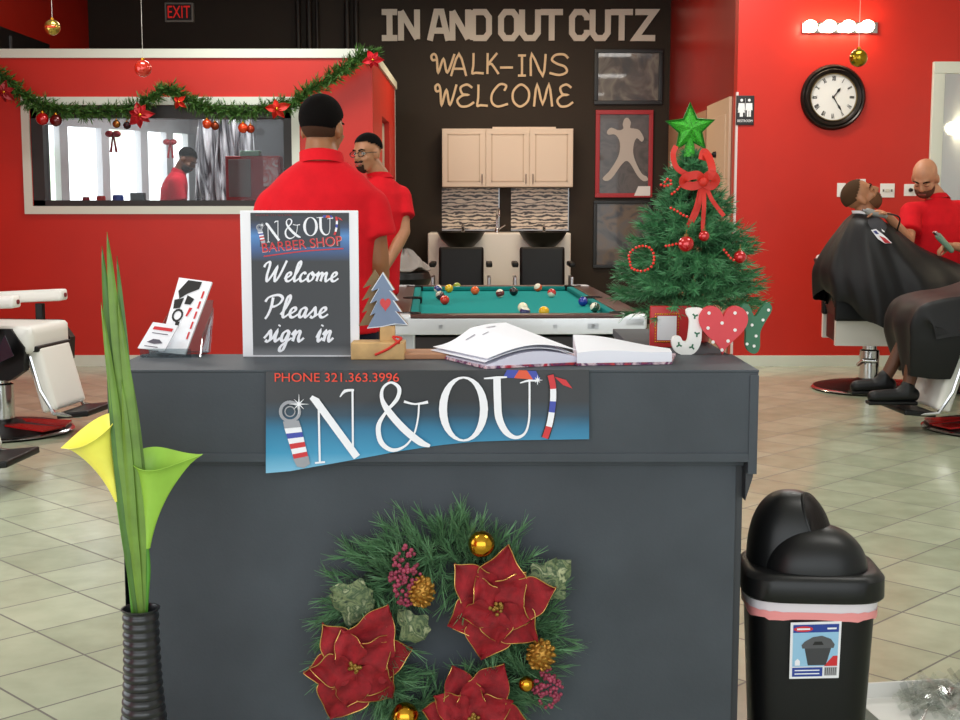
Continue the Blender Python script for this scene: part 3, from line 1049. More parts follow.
# ================================================================ barber chairs (seat faces local +X)
REDM = mat('red_enamel', (176, 22, 22), .25, coat=.5)
BLUEB = mat('blue_black_gloss', (40, 46, 60), .12, .3, coat=.6)
def barber_chair(label, back=True):
    t = thing('barber_chair', (0, 0, 0), label, 'barber chair', 'white and black barber chairs')
    bs = MB().lathe([(.0, .0), (.41, .0), (.42, .012), (.41, .028), (.36, .04), (.14, .06), (.08, .09), (0, .09)], (0, 0, 0), 40).build('base', BLKV, t)
    MB().lathe([(.415, .006), (.43, .014), (.415, .026)], (0, 0, 0), 40).build('base_rim', CHROME, bs)
    mb = MB()
    for s in (-1, 1):
        mb.loft([[Vector((.06, s * .05, .058)), Vector((.4, s * .02, .036)), Vector((.36, s * .2, .042)), Vector((.08, s * .13, .056))],
                 [Vector((.06, s * .05, .07)), Vector((.4, s * .02, .046)), Vector((.36, s * .2, .052)), Vector((.08, s * .13, .068))]])
    mb.build('base_inlay', REDM, bs)
    MB().lathe([(.075, .07), (.075, .3), (.055, .31), (.055, .44), (.11, .45)], (0, 0, 0), 24).build('pump_column', CHROME, t)
    MB().cap((-.1, -.1, .2), (-.1, -.34, .26), .014, .014).cap((-.1, -.34, .26), (-.02, -.36, .26), .018, .018).build('pump_lever', CHROME, t)
    MB().box((-.02, 0, .48), (.5, .5, .07), None, .02).build('seat_frame', BLK, t)
    MB().box((.05, 0, .60), (.58, .52, .17), None, .055).build('seat', WVINYL, t)
    Rb = Euler((0, math.radians(-16), 0)).to_matrix()
    bk = MB().box((-.33, 0, .86), (.13, .5, .56), Rb, .05).build('backrest', WVINYL, t)
    MB().box((-.395, 0, .85), (.03, .46, .5), Rb, .012).build('back_shell', BLK, bk)
    MB().box((-.44, 0, 1.24), (.09, .27, .17), Rb, .035).build('headrest', WVINYL, t)
    MB().tube([(-.42, 0, 1.0), (-.455, 0, 1.2)], .014, 8).build('headrest_post', CHROME, t)
    for s in (-1, 1):
        y = s * .31
        pn = MB().prism([(-.3, .36), (.2, .36), (.29, .42), (.30, .56), (.22, .67), (-.3, .67)], (0, y + .035, 0), XA, ZA, .07).build('arm_panel', BLKV, t)
        MB().prism([(.1, .44), (.27, .52), (.22, .64)] if s < 0 else [(.1, .44), (.22, .64), (.27, .52)], (0, y - .036 if s < 0 else y + .036, 0), XA, ZA, .004).build('side_badge', BLUEB, pn)
        MB().box((-.3, y, .74), (.05, .045, .18), None, .01).build('arm_post', BLK, t)
        MB().box((.12, y, .71), (.05, .045, .14), None, .01).build('arm_post', BLK, t)
        ap = MB().box((-.03, y, .82), (.64, .1, .075), (0, math.radians(-3), 0), .03).build('armrest', WVINYL, t)
        MB().lathe([(.0, 0), (.014, 0), (.014, .012), (0, .012)], (.285, y, .835), 12, Matrix.Rotation(PI / 2, 3, 'Y')).build('end_button', mat('maroon_button', (120, 34, 40), .4), ap)
    lr = Euler((0, math.radians(-15), 0)).to_matrix()
    MB().box((.36, 0, .36), (.1, .42, .4), lr, .035).build('leg_rest', WVINYL, t)
    MB().box((.33, 0, .545), (.06, .44, .035), None, .01).build('leg_rest_hinge', BLK, t)
    for s in (-1, 1):
        fr = MB()
        fr.tube([(.3, s * .2, .5), (.36, s * .21, .3), (.44, s * .2, .155), (.6, s * .18, .14)], .014, 8)
        fr.build('footrest_frame', CHROME, t)
    MB().box((.55, 0, .15), (.2, .4, .035), (0, math.radians(-6), 0), .012).build('footplate', BLK, t)
    return t
CH = barber_chair('white barber chair with red and black base beside the left end of the reception counter')
CH.location = (-2.96, 8.1, 0)
CH.rotation_euler = (0, 0, math.radians(-8))
c2 = copy_tree(CH, (-2.91, 6.5, 0), None, label='barber chair at the left edge of which only the black footplate shows')
c2.rotation_euler = (0, 0, math.radians(-4))
c3 = copy_tree(CH, (2.97, 10.02, 0), None, label='white barber chair under the reclined man in the black cape by the red wall')
for ch_ in list(c3.children):
    if ch_.name.startswith('headrest'):
        bpy.data.objects.remove(ch_)
    elif ch_.name.startswith('arm_panel'):
        for g_ in list(ch_.children):
            bpy.data.objects.remove(g_)
        ch_.data = ch_.data.copy()
        ch_.data.materials[0] = WVINYL
    elif ch_.name.startswith('backrest'):
        ch_.location = (.07, 0, -.1)
bf_ = MB().box((-.26, 0, .56), (.06, .5, .36), None, .01).build('back_frame', BLKV, None)
bf_.location = (0, 0, 0)
bf_.data.transform(Matrix.Translation(BASE[bf_.name]))
bf_.parent = c3
for s_ in (-1, 1):
    ac_ = MB().box((-.02, s_ * .31, .65), (.6, .085, .2), None, .02).build('arm_cover', BLKV, None)
    ac_.location = (0, 0, 0)
    ac_.data.transform(Matrix.Translation(BASE[ac_.name]))
    ac_.parent = c3
c3.rotation_euler = (0, 0, math.radians(-6))
c4 = copy_tree(CH, (3.22, 8.2, 0), None, label='barber chair at the right edge whose white leg rest shows behind a black shoe')
c4.scale = (1, 1, .9)
c4.rotation_euler = (0, 0, math.radians(184))

# ================================================================ pool table
RT = math.radians(2.2)
def pt_(px, py):
    return PZ(px, py, .8)
na, nb_ = pt_(386, 315), pt_(648, 315)
W_ = (nb_ - na).length
Lt = 2.75
ctr = (na + nb_) / 2
tx, ty = Vector((math.cos(RT), math.sin(RT), 0)), Vector((-math.sin(RT), math.cos(RT), 0))
def tp(x, y, z):
    return Vector((ctr.x, ctr.y, 0)) + tx * x + ty * y + ZA * z
RTM = Matrix.Rotation(RT, 3, 'Z')
FELT = mat('teal_felt', (24, 140, 136), .9, spec=.1)
FELTD = mat('teal_cushion', (22, 122, 118), .85, spec=.1)
MAHO = mat('dark_mahogany', (74, 34, 28), .3, var=.2, vscale=9, coat=.3)
ALU = mat('bright_rail_metal', (225, 226, 230), .25, .35)
t = thing('pool_table', tp(0, Lt / 2, 0), 'pool table with teal felt, mahogany rails and white metal trim', 'pool table')
rw, cw = .13, .05
zb = .765
MB().box(tp(0, Lt / 2, zb - .02), (W_ - 2 * rw, Lt - 2 * rw, .04), RTM).build('playing_bed', FELT, t)
hw = W_ / 2
def rail(name, x0, y0, x1, y1, z0, z1, m, bev=.008):
    return MB().box(tp((x0 + x1) / 2, (y0 + y1) / 2, (z0 + z1) / 2), (abs(x1 - x0), abs(y1 - y0), z1 - z0), RTM, bev).build(name, m, t)
pk = .06
rail('rail', -hw, .07, -hw + rw, Lt - .07, .72, .8, MAHO)
rail('rail', hw - rw, .07, hw, Lt - .07, .72, .8, MAHO)
rail('rail', -hw + .07, 0, hw - .07, rw, .782, .8, MAHO)
rail('rail', -hw + .07, Lt - rw, hw - .07, Lt, .72, .8, MAHO)
for x0, y0, x1, y1 in ((-hw + rw, rw + pk, -hw + rw + cw, Lt / 2 - pk), (-hw + rw, Lt / 2 + pk, -hw + rw + cw, Lt - rw - pk),
                       (hw - rw - cw, rw + pk, hw - rw, Lt / 2 - pk), (hw - rw - cw, Lt / 2 + pk, hw - rw, Lt - rw - pk),
                       (-hw + rw + pk, rw, hw - rw - pk, rw + cw), (-hw + rw + pk, Lt - rw - cw, hw - rw - pk, Lt - rw)):
    rail('cushion', x0, y0, x1, y1, zb, .797, FELTD, .012)
for x, y in ((-hw + rw, rw), (hw - rw, rw), (-hw + rw, Lt - rw), (hw - rw, Lt - rw), (-hw + rw, Lt / 2), (hw - rw, Lt / 2)):
    MB().lathe([(.02, 0), (.06, 0), (.064, .02), (.062, .04), (.05, .04), (.046, .008)], tp(x * 1.0, y, zb - .0), 20).build('pocket', BLKV, t)
for x, y in ((-1, 0), (1, 0), (-1, 1), (1, 1)):
    cx, cy = x * (hw - .07), (.07 if y == 0 else Lt - .07)
    MB().box(tp(cx, cy, .762), (.14, .15, .083), RTM, .02).build('corner_casting', ALU, t)
ap = MB().box(tp(0, .02, .737), (W_ - .02, .05, .088), RTM, .004).build('trim_rail', ALU, t)
MB().box(tp(0, Lt + .004, .70), (W_ - .02, .02, .085), RTM, .004).build('trim_rail', ALU, t)
mb = MB()
for x in (-.42, -.21, .21, .42):
    mb.box(tp(x, -.006, .737), (.02, .004, .02), RTM)
mb.box(tp(-.12, -.006, .737), (.05, .004, .03), RTM).box(tp(.42, -.006, .737), (.06, .004, .03), RTM)
mb.build('rail_badge', STEEL, ap)
for s_ in (-1, 1):
    MB().box(tp(s_ * hw, Lt / 2, .70), (.02, Lt - .1, .085), RTM, .004).build('trim_rail', MAHO, t)
MB().box(tp(0, Lt / 2, .55), (W_ - .22, Lt - .3, .24), RTM, .01).build('cabinet', mat('dark_brown_cabinet', (42, 30, 26), .4), t)
for x in (-1, 1):
    for y in (.32, Lt - .32):
        MB().box(tp(x * (hw - .1), y - .12 if y < 1 else y, .35), (.12, .12, .7), RTM, .015).build('leg', ALU if y < 1 else MAHO, t)

def ball_mat(name, c, stripe):
    if name in MATS:
        return MATS[name]
    m = mat(name, c, .12, coat=.7)
    if stripe:
        nt = m.node_tree
        b = nt.nodes['Principled BSDF']
        tc = nt.nodes.new('ShaderNodeTexCoord')
        sp = nt.nodes.new('ShaderNodeSeparateXYZ')
        nt.links.new(tc.outputs['Generated'], sp.inputs[0])
        s1 = nt.nodes.new('ShaderNodeMath'); s1.operation = 'SUBTRACT'; s1.inputs[1].default_value = .5
        s2 = nt.nodes.new('ShaderNodeMath'); s2.operation = 'ABSOLUTE'
        s3 = nt.nodes.new('ShaderNodeMath'); s3.operation = 'LESS_THAN'; s3.inputs[1].default_value = .27
        nt.links.new(sp.outputs['Z'], s1.inputs[0]); nt.links.new(s1.outputs[0], s2.inputs[0]); nt.links.new(s2.outputs[0], s3.inputs[0])
        mx = nt.nodes.new('ShaderNodeMix'); mx.data_type = 'RGBA'
        nt.links.new(s3.outputs[0], mx.inputs[0])
        mx.inputs[6].default_value = lin((236, 228, 206)); mx.inputs[7].default_value = lin(c)
        nt.links.new(mx.outputs[2], b.inputs['Base Color'])
    return m
BALLS = [(438, 289, (40, 50, 120), 1, 'blue striped ball in the cluster at the left cushion'), (449, 288.5, (232, 186, 20), 0, 'yellow ball in the cluster at the far left of the felt'),
         (457, 286.5, (150, 160, 40), 1, 'olive striped ball behind the yellow one at the far left'), (440, 295.5, (70, 26, 40), 1, 'maroon and white ball in front of the blue striped one'),
         (444.7, 300, (200, 42, 22), 0, 'red ball nearest the camera in the left cluster'), (475, 290.5, (232, 92, 28), 0, 'plain orange ball alone on the left half of the felt'),
         (500, 293.5, (110, 34, 36), 1, 'dark maroon striped ball left of the black ball'), (513.7, 291.5, (16, 16, 18), 0, 'black ball in the middle of the felt'),
         (538, 287.5, (224, 88, 30), 1, 'orange striped ball at the far right cushion'), (551.7, 293, (196, 36, 34), 1, 'red striped ball right of the orange striped one'),
         (583, 301.5, (30, 48, 150), 0, 'blue ball near the right cushion'), (595, 307.5, (40, 70, 50), 1, 'dark green striped ball nearest the right cushion'),
         (522.7, 307.5, (238, 230, 196), 0, 'cream white cue ball near the front cushion'), (525, 312, (40, 44, 96), 1, 'dark blue striped ball in front of the cue ball'),
         (544, 311.5, (236, 178, 16), 0, 'yellow ball at the front cushion right of the cue ball')]
br = .0305
for i, (px, py, c, st, lab) in enumerate(BALLS):
    p = PZ(px, py, zb + br)
    R = Euler((random.uniform(-.9, .9), random.uniform(-.9, .9), random.uniform(0, 6))).to_matrix()
    o = MB().ball((0, 0, 0), br, None, 20, 14).build('billiard_ball', ball_mat('ball_%d' % i, c, st))
    for v in o.data.vertices:
        pass
    o.location = p
    o.data.transform(Matrix.Translation((0, 0, -br)))
    o.rotation_euler = R.to_euler()
    tag(o, lab, 'ball', 'billiard balls on the teal felt')
    BASE[o.name] = p
# towels heaped on a dark stool left of the table
p = P(404, 262, 10.6)
t = thing('stool', (p.x, 10.6, 0), 'dark low stool left of the pool table under a heap of towels', 'stool')
zs = P(411, 272, 10.6).z
MB().lathe([(0, zs - .1), (.2, zs - .1), (.22, zs - .05), (.2, zs), (0, zs)], (p.x, 10.6, 0), 24).build('seat', BLKV, t)
for k in range(4):
    an = PI / 4 + k * PI / 2
    MB().tube([(p.x + .12 * math.cos(an), 10.6 + .12 * math.sin(an), zs - .08), (p.x + .19 * math.cos(an), 10.6 + .19 * math.sin(an), 0)], .015, 8).build('leg', STEEL, t)
def heap(u, v):
    r = .02 + .19 * u
    a = v * 2 * PI
    h = (1 - u ** 1.6) * .15 + .03 * math.sin(5 * a + 6 * u) * u + .02 * math.sin(9 * a) * (1 - u)
    return Vector((p.x + r * math.cos(a), 10.6 + r * math.sin(a), zs + .02 + max(0, h)))
tag(MB().grid(heap, 12, 40, .01).build('towel', mat('grey_beige_towel', (140, 132, 126), .95, bump=.5, bscale=150)), 'crumpled grey towel heaped on the stool left of the pool table', 'towel')
# ================================================================ people
def basis(fwd, up):
    f = Vector(fwd).normalized()
    u = Vector(up)
    x = f.cross(u).normalized()
    u = x.cross(f).normalized()
    return Matrix((x, f, u)).transposed()      # local x = the person's right, y = forward, z = up

def hand_shape(mb, wr, d, pn, curl, s=1.0, thumb=1):
    """palm, four unequal bent fingers and a side thumb; d = hand direction, pn = palm normal (fingers curl towards it)"""
    d = Vector(d).normalized()
    pn = (Vector(pn) - d * Vector(pn).dot(d)).normalized()
    sd = d.cross(pn).normalized() * thumb
    c = Vector(wr) + d * .05 * s
    R = Matrix((sd, d, pn)).transposed()
    mb.ball(c, (.042 * s, .052 * s, .02 * s), R, 14, 10)
    for k, l in enumerate((.068, .078, .072, .056)):
        b = Vector(wr) + d * (.085 * s) + sd * ((.03 - .02 * k) * s)
        a1, a2 = curl * .6, curl * 1.5
        d1 = d * math.cos(a1) + pn * math.sin(a1)
        d2 = d * math.cos(a2) + pn * math.sin(a2)
        m = b + d1 * (l * .5 * s)
        mb.cap(b - d * .015 * s, m, .0105 * s, .0095 * s, 8)
        mb.cap(m, m + d2 * (l * .5 * s), .0095 * s, .008 * s, 8)
    b = Vector(wr) + d * (.03 * s) + sd * (.03 * s)
    d1 = (sd * .75 + d * .65 + pn * .35 * curl).normalized()
    m = b + d1 * .04 * s
    mb.cap(b, m, .0135 * s, .011 * s, 8)
    mb.cap(m, m + (d1 * .6 + d * .6 + pn * .5 * curl).normalized() * .032 * s, .011 * s, .009 * s, 8)

def ell_ring(c, x, y, a, b, n=24):
    return [c + x * (a * math.cos(2 * PI * i / n)) + y * (b * math.sin(2 * PI * i / n)) for i in range(n)]

def torso(mb, pel, chest, neck, sh_x, hip_x, k=1.0, hem=0.0, fat=1.0, s=1.0):
    """torso as a loft of ellipses from hips to neck"""
    up = (chest - pel).normalized()
    up2 = (neck - chest).normalized()
    def yx(x, u):
        x = x.normalized()
        return x, u.cross(x).normalized()
    hx, hy = yx(hip_x, up)
    sx, sy = yx(sh_x, up2)
    mxx, my = yx(hip_x.normalized() + sh_x.normalized(), up)
    h1 = (chest - pel).length
    R = []
    if hem:
        R.append(ell_ring(pel - up * hem, hx, hy, .185 * k * fat * s, .135 * k * fat * s))
    R.append(ell_ring(pel, hx, hy, .178 * k * fat * s, .13 * k * fat * s))
    R.append(ell_ring(pel + up * h1 * .4, mxx, my, .162 * k * fat * s, .118 * k * fat * s))
    R.append(ell_ring(pel + up * h1 * .78, mxx, my, .178 * k * s, .125 * k * fat * s))
    R.append(ell_ring(chest, sx, sy, .186 * k * s, .128 * k * s))
    h2 = (neck - chest).length
    R.append(ell_ring(chest + up2 * h2 * .5, sx, sy, .178 * k * s, .108 * k * s))
    R.append(ell_ring(chest + up2 * h2 * .78, sx, sy, .125 * k * s, .085 * k * s))
    R.append(ell_ring(chest + up2 * h2 * .98, sx, sy, .07 * k * s, .066 * k * s))
    mb.loft(R)

def person(label, J, skin, hair=None, shirt=SHIRT, pants=JEANS, beard=None, glasses=False, s=1.0, hs=1.0, curl=(.7, .7), palms=None, sleeve=.62, shoes=True, fat=1.0, belt=True, voxel=.0095, group=None, brow=True, lids=False, goatee=False, fade=None):
    """J: hc head centre, hf face direction, hu head up, neck, chest, pel, and lists (right, left) of sh, el, wr, hip, kn, an, toe"""
    V = {k: ([Vector(q) for q in v] if isinstance(v, (list, tuple)) and isinstance(v[0], (list, tuple, Vector)) else Vector(v)) for k, v in J.items()}
    B_ = basis(V['hf'], V['hu'])
    H = .235 * hs
    def hp(x, y, z):
        return V['hc'] + B_ @ (Vector((x, y, z)) * hs)
    mb = MB()
    # head
    mb.ball(hp(0, -.012, .035), Vector((.075, .096, .084)) * hs, B_, 24, 16)
    mb.ball(hp(0, .022, -.03), Vector((.06, .066, .082)) * hs, B_, 20, 14)
    mb.ball(hp(0, .045, -.086), Vector((.04, .04, .032)) * hs, B_)
    mb.ball(hp(0, .074, .026), Vector((.05, .02, .012)) * hs, B_)
    for q in (-1, 1):
        mb.ball(hp(q * .04, .06, -.03), Vector((.022, .02, .02)) * hs, B_)
        mb.ball(hp(q * .078, -.008, -.012), Vector((.011, .021, .034)) * hs, B_)
    mb.cap(hp(0, .083, .018), hp(0, .104, -.022), .009 * hs, .014 * hs)
    mb.ball(hp(0, .096, -.03), Vector((.019, .012, .01)) * hs, B_)
    mb.ball(hp(0, .083, -.06), Vector((.024, .014, .013)) * hs, B_)
    # neck
    mb.cap(hp(0, -.02, -.06), V['neck'], .056 * hs, .064 * s)
    shx = V['sh'][0] - V['sh'][1]
    hpx = V['hip'][0] - V['hip'][1]
    torso(mb, V['pel'], V['chest'], V['neck'], shx, hpx, .93, 0, fat, s)
    for i in (0, 1):
        mb.cap(V['sh'][i], V['el'][i], .052 * s, .041 * s)
        mb.cap(V['chest'] + (V['neck'] - V['chest']) * .45, V['sh'][i], .07 * s, .055 * s)
        mid = V['el'][i].lerp(V['wr'][i], .3)
        mb.cap(V['el'][i], mid, .04 * s, .042 * s)
        mb.cap(mid, V['wr'][i], .042 * s, .028 * s)
        fd = V['wr'][i] - V['el'][i]
        pn = palms[i] if palms else (V['pel'] - V['wr'][i])
        hd = fd
        if palms and len(palms) > 2 + i and palms[2 + i] is not None:
            hd = palms[2 + i]
        hand_shape(mb, V['wr'][i], hd, pn, curl[i], s, 1 if i == 0 else -1)
        mb.cap(V['hip'][i], V['kn'][i], .082 * s, .056 * s)
        mid = V['kn'][i].lerp(V['an'][i], .3)
        mb.cap(V['kn'][i], mid, .054 * s, .055 * s)
        mb.cap(mid, V['an'][i], .055 * s, .038 * s)
        mb.cap(V['an'][i] + ZA * -.02, V['toe'][i], .04 * s, .03 * s)
    body = mb.melt('person', skin, None, voxel * s, 3)
    # the base sits between the feet
    tag(body, label, 'person', group)
    # shirt
    if shirt:
        mb = MB()
        torso(mb, V['pel'], V['chest'], V['neck'], shx, hpx, 1.09, .07 * s, fat, s)
        for i in (0, 1):
            e = V['sh'][i].lerp(V['el'][i], sleeve)
            mb.cap(V['chest'] + (V['neck'] - V['chest']) * .5, V['sh'][i], .08 * s, .072 * s)
            t = (V['el'][i] - V['sh'][i]).normalized()
            up = Vector((0, 0, 1)) if abs(t.z) < .9 else YA
            mb.tube([V['sh'][i] - t * .05 * s, V['sh'][i], V['sh'][i].lerp(e, .5), e], [.045 * s, .074 * s, .076 * s, .082 * s], 18)
        mb.melt('shirt', shirt, body, .0105 * s, 3)
        n_ = V['neck']
        ax_ = (hp(0, -.02, -.06) - n_).normalized()
        sx_ = shx.normalized()
        c0 = n_ - ax_ * .012 * s
        rings = []
        fy = sx_.cross(ax_).normalized()
        for r, h in ((.078, -.01), (.074, .03), (.066, .034), (.066, .0)):
            rings.append(ell_ring(c0 + ax_ * h * s, sx_, fy, r * s, r * 1.02 * s))
        rings.append(rings[0])
        MB().loft(rings, False).build('collar', shirt, body)
    # trousers
    if pants:
        mb = MB()
        up = (V['chest'] - V['pel']).normalized()
        hx = hpx.normalized()
        hy = up.cross(hx).normalized()
        mb.loft([ell_ring(V['pel'] - up * .12 * s, hx, hy, .165 * fat * s, .13 * fat * s), ell_ring(V['pel'] - up * .04 * s, hx, hy, .182 * fat * s, .138 * fat * s), ell_ring(V['pel'] + up * .04 * s, hx, hy, .17 * fat * s, .127 * fat * s)])
        for i in (0, 1):
            mb.cap(V['hip'][i] + up * .0, V['kn'][i], .098 * s, .076 * s, 16)
            mb.cap(V['kn'][i], V['an'][i] + (V['kn'][i] - V['an'][i]).normalized() * .04, .076 * s, .066 * s, 16)
        mb.melt('trousers', pants, body, .011 * s, 3)
    if shoes:
        for i in (0, 1):
            a, t = V['an'][i], V['toe'][i]
            d = t - a
            d = Vector((d.x, d.y, 0)).normalized() if abs(d.z) < d.length * .95 else Vector((0, 1, 0))
            mb = MB()
            ln = Vector((t.x - a.x, t.y - a.y, 0)).length
            mb.cap(a + d * -.03 * s - ZA * .03 * s, a + d * (ln + .015) - ZA * .042 * s, .047 * s, .041 * s)
            mb.cap(a + ZA * .02, a + ZA * .0 - ZA * .03, .046 * s, .048 * s)
            mb.cap(a + ZA * .005, a + d * .05 * s - ZA * .03 * s, .046 * s, .042 * s)
            sh = mb.melt('shoe', BLK, body, .009, 2)
            R = Matrix((d, ZA.cross(d), ZA)).transposed()
            MB().box(a + d * (ln / 2 - .0) - ZA * .079 * s, (ln + .11 * s, .09 * s, .022), R, .009).build('sole', BLKV, sh)
    # hair
    if hair:
        m, fr, bk = hair        # material, front hairline height, nape height (head units, +z up)
        def filt(d):
            z = d.z
            y = d.y
            lim = bk + (fr - bk) * max(0.0, min(1.0, (y + .35) / 1.0))
            return z > lim
        MB().ball(hp(0, -.014, .036), Vector((.0805, .1015, .0905)) * hs, B_, 36, 28, filt).build('hair', m, body)
        if fade:
            MB().ball(hp(0, -.014, .03), Vector((.0775, .0985, .0905)) * hs, B_, 36, 28, lambda d: d.y < .1 and -.8 < d.z < -.3).build('hair_fade', fade, body)
    if beard:
        def fb(d):
            if goatee:
                return d.y > .3 and abs(d.x) < .5 and d.z < -.1 and not (abs(d.x) < .3 and d.z > -.28)
            return d.y > -.12 and d.z < .22 and not (d.y > .45 and abs(d.x) < .42 and d.z > -.28 and d.z < .02)
        MB().ball(hp(0, .03, -.058), Vector((.0635, .068, .066)) * hs, B_, 32, 24, fb).build('beard', beard, body)
        mb = MB().cap(hp(-.026, .0905, -.047), hp(.026, .0905, -.047), .0075 * hs, .0075 * hs, 8)
        mb.build('moustache', beard, body)
    for q in (-1, 1):
        if lids:
            e = MB().ball(hp(q * .031, .0745, .0), Vector((.0155, .013, .0105)) * hs, B_, 14, 10).build('eyelid', skin, body)
            MB().tube([hp(q * .018, .0855, -.004), hp(q * .031, .0885, -.0065), hp(q * .044, .083, -.004)], .0016 * hs, 6).build('eyelash', HAIR, e)
        else:
            e = MB().ball(hp(q * .031, .0725, .001), Vector((.0145, .0135, .0095)) * hs, B_, 14, 10).build('eye', EYEW, body)
            MB().ball(hp(q * .031, .0815, .001), .0062 * hs, None, 10, 8).build('iris', EYED, e)
        if brow:
            MB().tube([hp(q * .014, .094, .022), hp(q * .034, .089, .028), hp(q * .052, .074, .02)], [.004 * hs, .005 * hs, .003 * hs], 6).build('eyebrow', HAIR, body)
    MB().cap(hp(-.02, .0935, -.062), hp(.02, .0935, -.062), .0058 * hs, .0058 * hs, 8).build('mouth', LIP, body)
    if glasses:
        mb = MB()
        for q in (-1, 1):
            c = hp(q * .033, .098, .0)
            mb.tube([c + B_ @ Vector((.026 * math.cos(2 * PI * k / 14), 0, .017 * math.sin(2 * PI * k / 14))) * hs for k in range(14)], .0028, 6, closed=True)
            mb.tube([hp(q * .059, .098, .004), hp(q * .08, .05, .004), hp(q * .082, -.01, .0)], .0026, 6)
        mb.tube([hp(-.007, .099, .004), hp(.007, .099, .004)], .0028, 6)
        mb.build('glasses', mat('dark_glasses_frame', (30, 26, 26), .3), body)
    return body, V, hp

# ---- man in the foreground seen from behind
Yp = 4.55
hc = P(322, 127.5, Yp) + YA * .02
nk = P(322, 159, Yp) + YA * -.01
shr, shl = P(369, 207, Yp), P(276, 207, Yp)
pel = P(322, 312, Yp)
mx_ = (shr.x + shl.x) / 2
ch_ = P(322, 222, Yp)
hz = pel.z - .04
px_ = pel.x
J = dict(hc=hc, hf=(.38, 1, -.05), hu=(0, -.04, 1), neck=nk, chest=ch_, pel=pel,
         sh=[shr, shl], el=[P(378, 262, Yp) + YA * .0, P(267, 262, Yp)], wr=[P(374, 316, Yp) + YA * .13, P(272, 318, Yp) + YA * .12],
         hip=[(px_ + .1, Yp, hz - .04), (px_ - .1, Yp, hz - .04)], kn=[(px_ + .12, Yp + .02, .52), (px_ - .12, Yp + .02, .52)], an=[(px_ + .13, Yp - .02, .09), (px_ - .13, Yp - .02, .09)], toe=[(px_ + .16, Yp + .14, .04), (px_ - .14, Yp + .14, .04)])
person('man in a red polo seen from behind at the counter, short dark hair', J, SKIN2, hair=(HAIR, .3, -.5), fade=mat('faded_nape_stubble', (70, 48, 36), .9, spec=.1), sleeve=.55, fat=1.0, hs=.9)

# ---- man with glasses beyond him, leaning towards the pool table
Yg = 8.35
hc = P(367.5, 153, Yg)
nk = P(379, 176, Yg) + YA * .05
pel = P(369, 284, Yg) + YA * .05
ch_ = P(381, 212, Yg) + YA * .05
J = dict(hc=hc, hf=(-.62, -.8, -.12), hu=(-.05, 0, 1), neck=nk, chest=ch_, pel=pel,
         sh=[P(363, 195, Yg) + YA * -.1, P(399, 196, Yg) + YA * .1], el=[P(357, 238, Yg) + YA * -.2, P(404, 232, Yg) + YA * .02],
         wr=[P(356, 268, Yg) + YA * -.3, P(387, 266, Yg) + YA * -.12],
         hip=[(pel.x - .09, Yg + .02, .9), (pel.x + .08, Yg + .08, .9)], kn=[(pel.x - .12, Yg, .5), (pel.x + .06, Yg + .1, .5)], an=[(pel.x - .14, Yg + .02, .09), (pel.x + .03, Yg + .14, .09)], toe=[(pel.x - .22, Yg - .1, .04), (pel.x - .04, Yg + .02, .04)])
person('man in a red polo with glasses and goatee beside the pool table', J, SKIN, hair=(HAIR, .42, -.2), beard=mat('dark_goatee', (52, 36, 30), .9, spec=.1), goatee=True, glasses=True, sleeve=.6, s=1.0, palms=[(0, 0, -1), (0, 0, -1)])

# ---- bald barber
Yb_ = 9.95
hc = P(925, 178, Yb_)
nk = P(939, 198, Yb_) + YA * .04
pel = P(936, 286, Yb_)
ch_ = P(938, 226, Yb_) + YA * .01
J = dict(hc=hc, hf=(-.42, -.62, -.52), hu=(-.18, -.34, 1), neck=nk, chest=ch_, pel=pel,
         sh=[P(908, 212, Yb_) + YA * -.06, P(966, 210, Yb_) + YA * .08], el=[P(899, 240, Yb_) + YA * -.22, P(976, 252, Yb_) + YA * -.12],
         wr=[P(888, 216, Yb_ - .42), P(955, 246, Yb_ - .38)],
         hip=[(pel.x - .1, Yb_, .9), (pel.x + .1, Yb_ + .02, .9)], kn=[(pel.x - .12, Yb_ - .03, .5), (pel.x + .12, Yb_, .5)], an=[(pel.x - .14, Yb_, .09), (pel.x + .14, Yb_ + .02, .09)], toe=[(pel.x - .2, Yb_ - .15, .04), (pel.x + .12, Yb_ - .14, .04)])
barb, BV, bhp = person('bald bearded barber in a red polo shaving the reclined man', J, SKIN3, beard=STUB, s=1.08, hs=1.17, sleeve=.72, pants=DARKP, curl=(.9, 1.0), lids=True,
       palms=[(-.1, -.2, -1), (-.2, -.6, -1), (-.95, 0, .35), (-1, -.1, -.05)], fat=1.06)
# clipper in his right hand, comb-like clipper in his left
def clipper(name, c, d, l, m, lab):
    d = Vector(d).normalized()
    t = thing(name, c, lab, 'hair clipper')
    c = Vector(c)
    MB().cap(c - d * l * .5, c + d * l * .35, .02, .024, 14).build('body', m, t)
    R = basis(d, ZA if abs(d.z) < .9 else YA)
    MB().box(c + d * l * .5, (.045, .04, .016), R, .003).build('blade', STEEL, t)
    return t
w0 = BV['wr'][0]
c0_ = w0 + Vector((-.1, -.02, .02))
clipper('hair_clipper', c0_, (-1, 0, .25), .15, mat('grey_clipper', (150, 150, 146), .4), "grey corded clipper held at the reclined man's neck")
w1 = BV['wr'][1]
clipper('hair_clipper', w1 + Vector((-.1, -.05, .03)), (-.75, -.1, .75), .17, mat('pale_green_clipper', (120, 150, 128), .4), "pale clipper held low in the barber's left hand")
tag(MB().tube(curve3([c0_ + Vector((.07, 0, 0)), c0_ + Vector((.16, -.05, -.03)), P(897, 232, 9.55), P(897, 246, 9.6), P(905, 262, 9.7), (P(905, 262, 9.7).x + .1, 9.75, .75)], 6), .006, 8).build('clipper_cord', BLK), "black clipper cord hanging from the barber's raised hand", 'cord')

